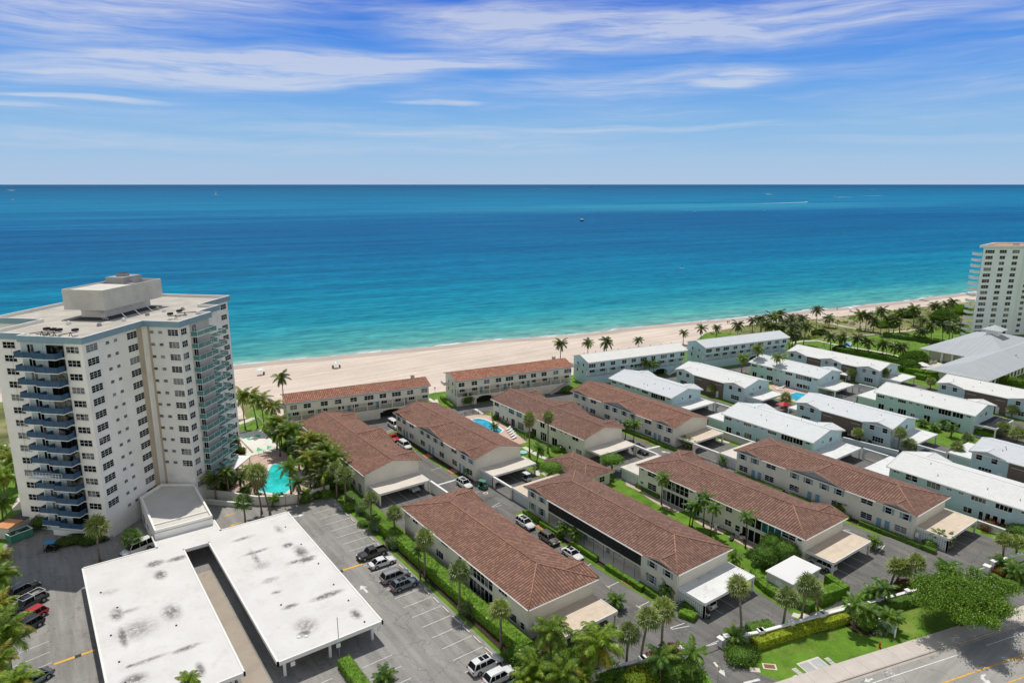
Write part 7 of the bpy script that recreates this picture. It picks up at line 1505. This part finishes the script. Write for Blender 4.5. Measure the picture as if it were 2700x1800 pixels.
# ---------------------------------------------------------------- boats and wakes
def boat(label,x,y,ang,Ln,kind='motor',name='motor_boat'):
    t=thing(name,label,'boat',(x,y,-.1),R(ang)); b=MB(); w=Ln*.16; h=Ln*.12; st=[(-.5,.9,1),(-.1,1,1),(.25,.85,1.1),(.5,.05,1.35)]; R_=[]
    for (fx,fw,fh) in st: R_.append([(fx*Ln,-w*fw,h*fh),(fx*Ln,-w*fw*.6,0),(fx*Ln,w*fw*.6,0),(fx*Ln,w*fw,h*fh)])
    for a,c in zip(R_,R_[1:]):
        for j in range(3): b.face([a[j],c[j],c[j+1],a[j+1]],0)
        b.face([a[0],a[3],c[3],c[0]],1)
    b.face(R_[0],0); b.build('hull',['car_white' if kind!='dark' else 'cloth_dark','deck_pink' if kind=='dark' else 'play_white'],t)
    if kind=='sail':
        MB().tube([(Ln*.1,0,h),(Ln*.1,0,Ln*1.2)],.08,5).build('mast',['grey_metal'],t); s=MB(); s.face([(Ln*.08,.02,h*1.5),(-Ln*.4,.02,h*1.6),(Ln*.08,.02,Ln*1.15)]); s.face([(-Ln*.4,-.02,h*1.6),(Ln*.08,-.02,h*1.5),(Ln*.08,-.02,Ln*1.15)]); s.build('sail',['white_roof'],t)
    else:
        MB().box(-.22*Ln,.15*Ln,-w*.55,w*.55,h,h*2.1).build('cabin',['car_white' if kind!='dark' else 'play_white'],t); MB().box(.151*Ln,.16*Ln,-w*.5,w*.5,h*1.4,h*1.95).build('windscreen',['car_glass'],t)
        if kind!='low':
            MB().box(-.2*Ln,.08*Ln,-w*.5,w*.5,h*3.0,h*3.1).build('canopy',['cloth_dark' if kind=='dark' else 'car_white'],t)
            for x_ in (-.18,.06):
                for s in (-.45,.45): MB().tube([(x_*Ln,s*w,h*2.1),(x_*Ln,s*w,h*3.0)],.06,4).build('post',['grey_metal'],t)
            if kind=='dark': MB().tube([(0,0,h*3.1),(0,0,h*4.2)],.12,5).build('mast',['grey_metal'],t)
b_=(850.08,951.55); boat('small fishing boat with dark hull and white cabin, alone in mid-water',b_[0],b_[1],10,12,'dark','fishing_boat'); bpy.data.objects['fishing_boat'].scale=(.8,1.1,1.7)
m=bpy.data.materials.new('wake_foam'); nt,_,L,b=nodes(m); b.inputs['Base Color'].default_value=(.8,.88,.9,1)
uv=N(nt,'ShaderNodeTexCoord').outputs['UV']; sp=N(nt,'ShaderNodeSeparateXYZ'); L.new(uv,sp.inputs[0]); L.new(ramp_(nt,sp.outputs[0],[(0,1.0),(.5,.75),(1,0.05)]),b.inputs['Alpha']); MATS['wake_foam']=m
def wake(a,c,w0,w1,nm='boat_wake'):
    a=Vector(a); c=Vector(c); u=(c-a).normalized(); n=Vector((-u.y,u.x)); b=MB(); K=8
    for k in range(K):
        p,q=a.lerp(c,k/K),a.lerp(c,(k+1)/K); wa,wb=w0+(w1-w0)*k/K,w0+(w1-w0)*(k+1)/K
        b.face([(*(p-n*wa),.0),(*(q-n*wb),.0),(*(q+n*wb),.0),(*(p+n*wa),.0)],0,[(k/K,0),((k+1)/K,0),((k+1)/K,1),(k/K,1)])
    o=b.build(nm,['wake_foam'],None,(0,0,.15)); o['kind']='stuff'
p1=(2441.25,1471.84); p2=(2028.79,1456.49); boat('white speedboat heading right with a long straight wake',p1[0],p1[1],-36,12,'low','speedboat'); wake(p1,p2,9,5)
p1=(3452.89,1935.38); p2=(3657.12,1921.27); boat('white motor yacht heading left with a broken wake behind it',p1[0],p1[1],144,17,'motor','motor_yacht'); wake((3499.31,1939.21),p2,10,4); wake((4217.16,2067.78),(4001.88,2103.10),12,4)
wake((9711.09,4853.77),(9219.99,4701.23),12,4); wake((4283.16,2889.49),(4030.75,2662.42),10,4); wake((6431.97,7959.93),(6044.70,7673.71),16,10)
p=(24.37,3689.69); boat('white motor boat at the far left of the sea',p[0],p[1],-36,18,'motor')
p=(91.64,9436.01); boat('distant white boat with short wake at the left horizon',p[0],p[1],-36,26,'low'); wake(p,(24.27,10209.27),20,14)
p=(1036.77,4479.73); boat('sailing boat with white sail left of centre',p[0],p[1],-20,22,'sail','sailing_boat')
p=(10342.16,11316.18); boat('dark distant ship just under the horizon right of centre',p[0],p[1],-36,70,'dark','cargo_ship')
for k,(p,lb) in enumerate([((1369.76,1118.96),'tiny dark boat below the centre-right wake'),((1571.14,1060.57),'tiny boat to the right in dark blue water')]): boat(lb,p[0],p[1],144,7,'low')
sc.render.film_transparent=False
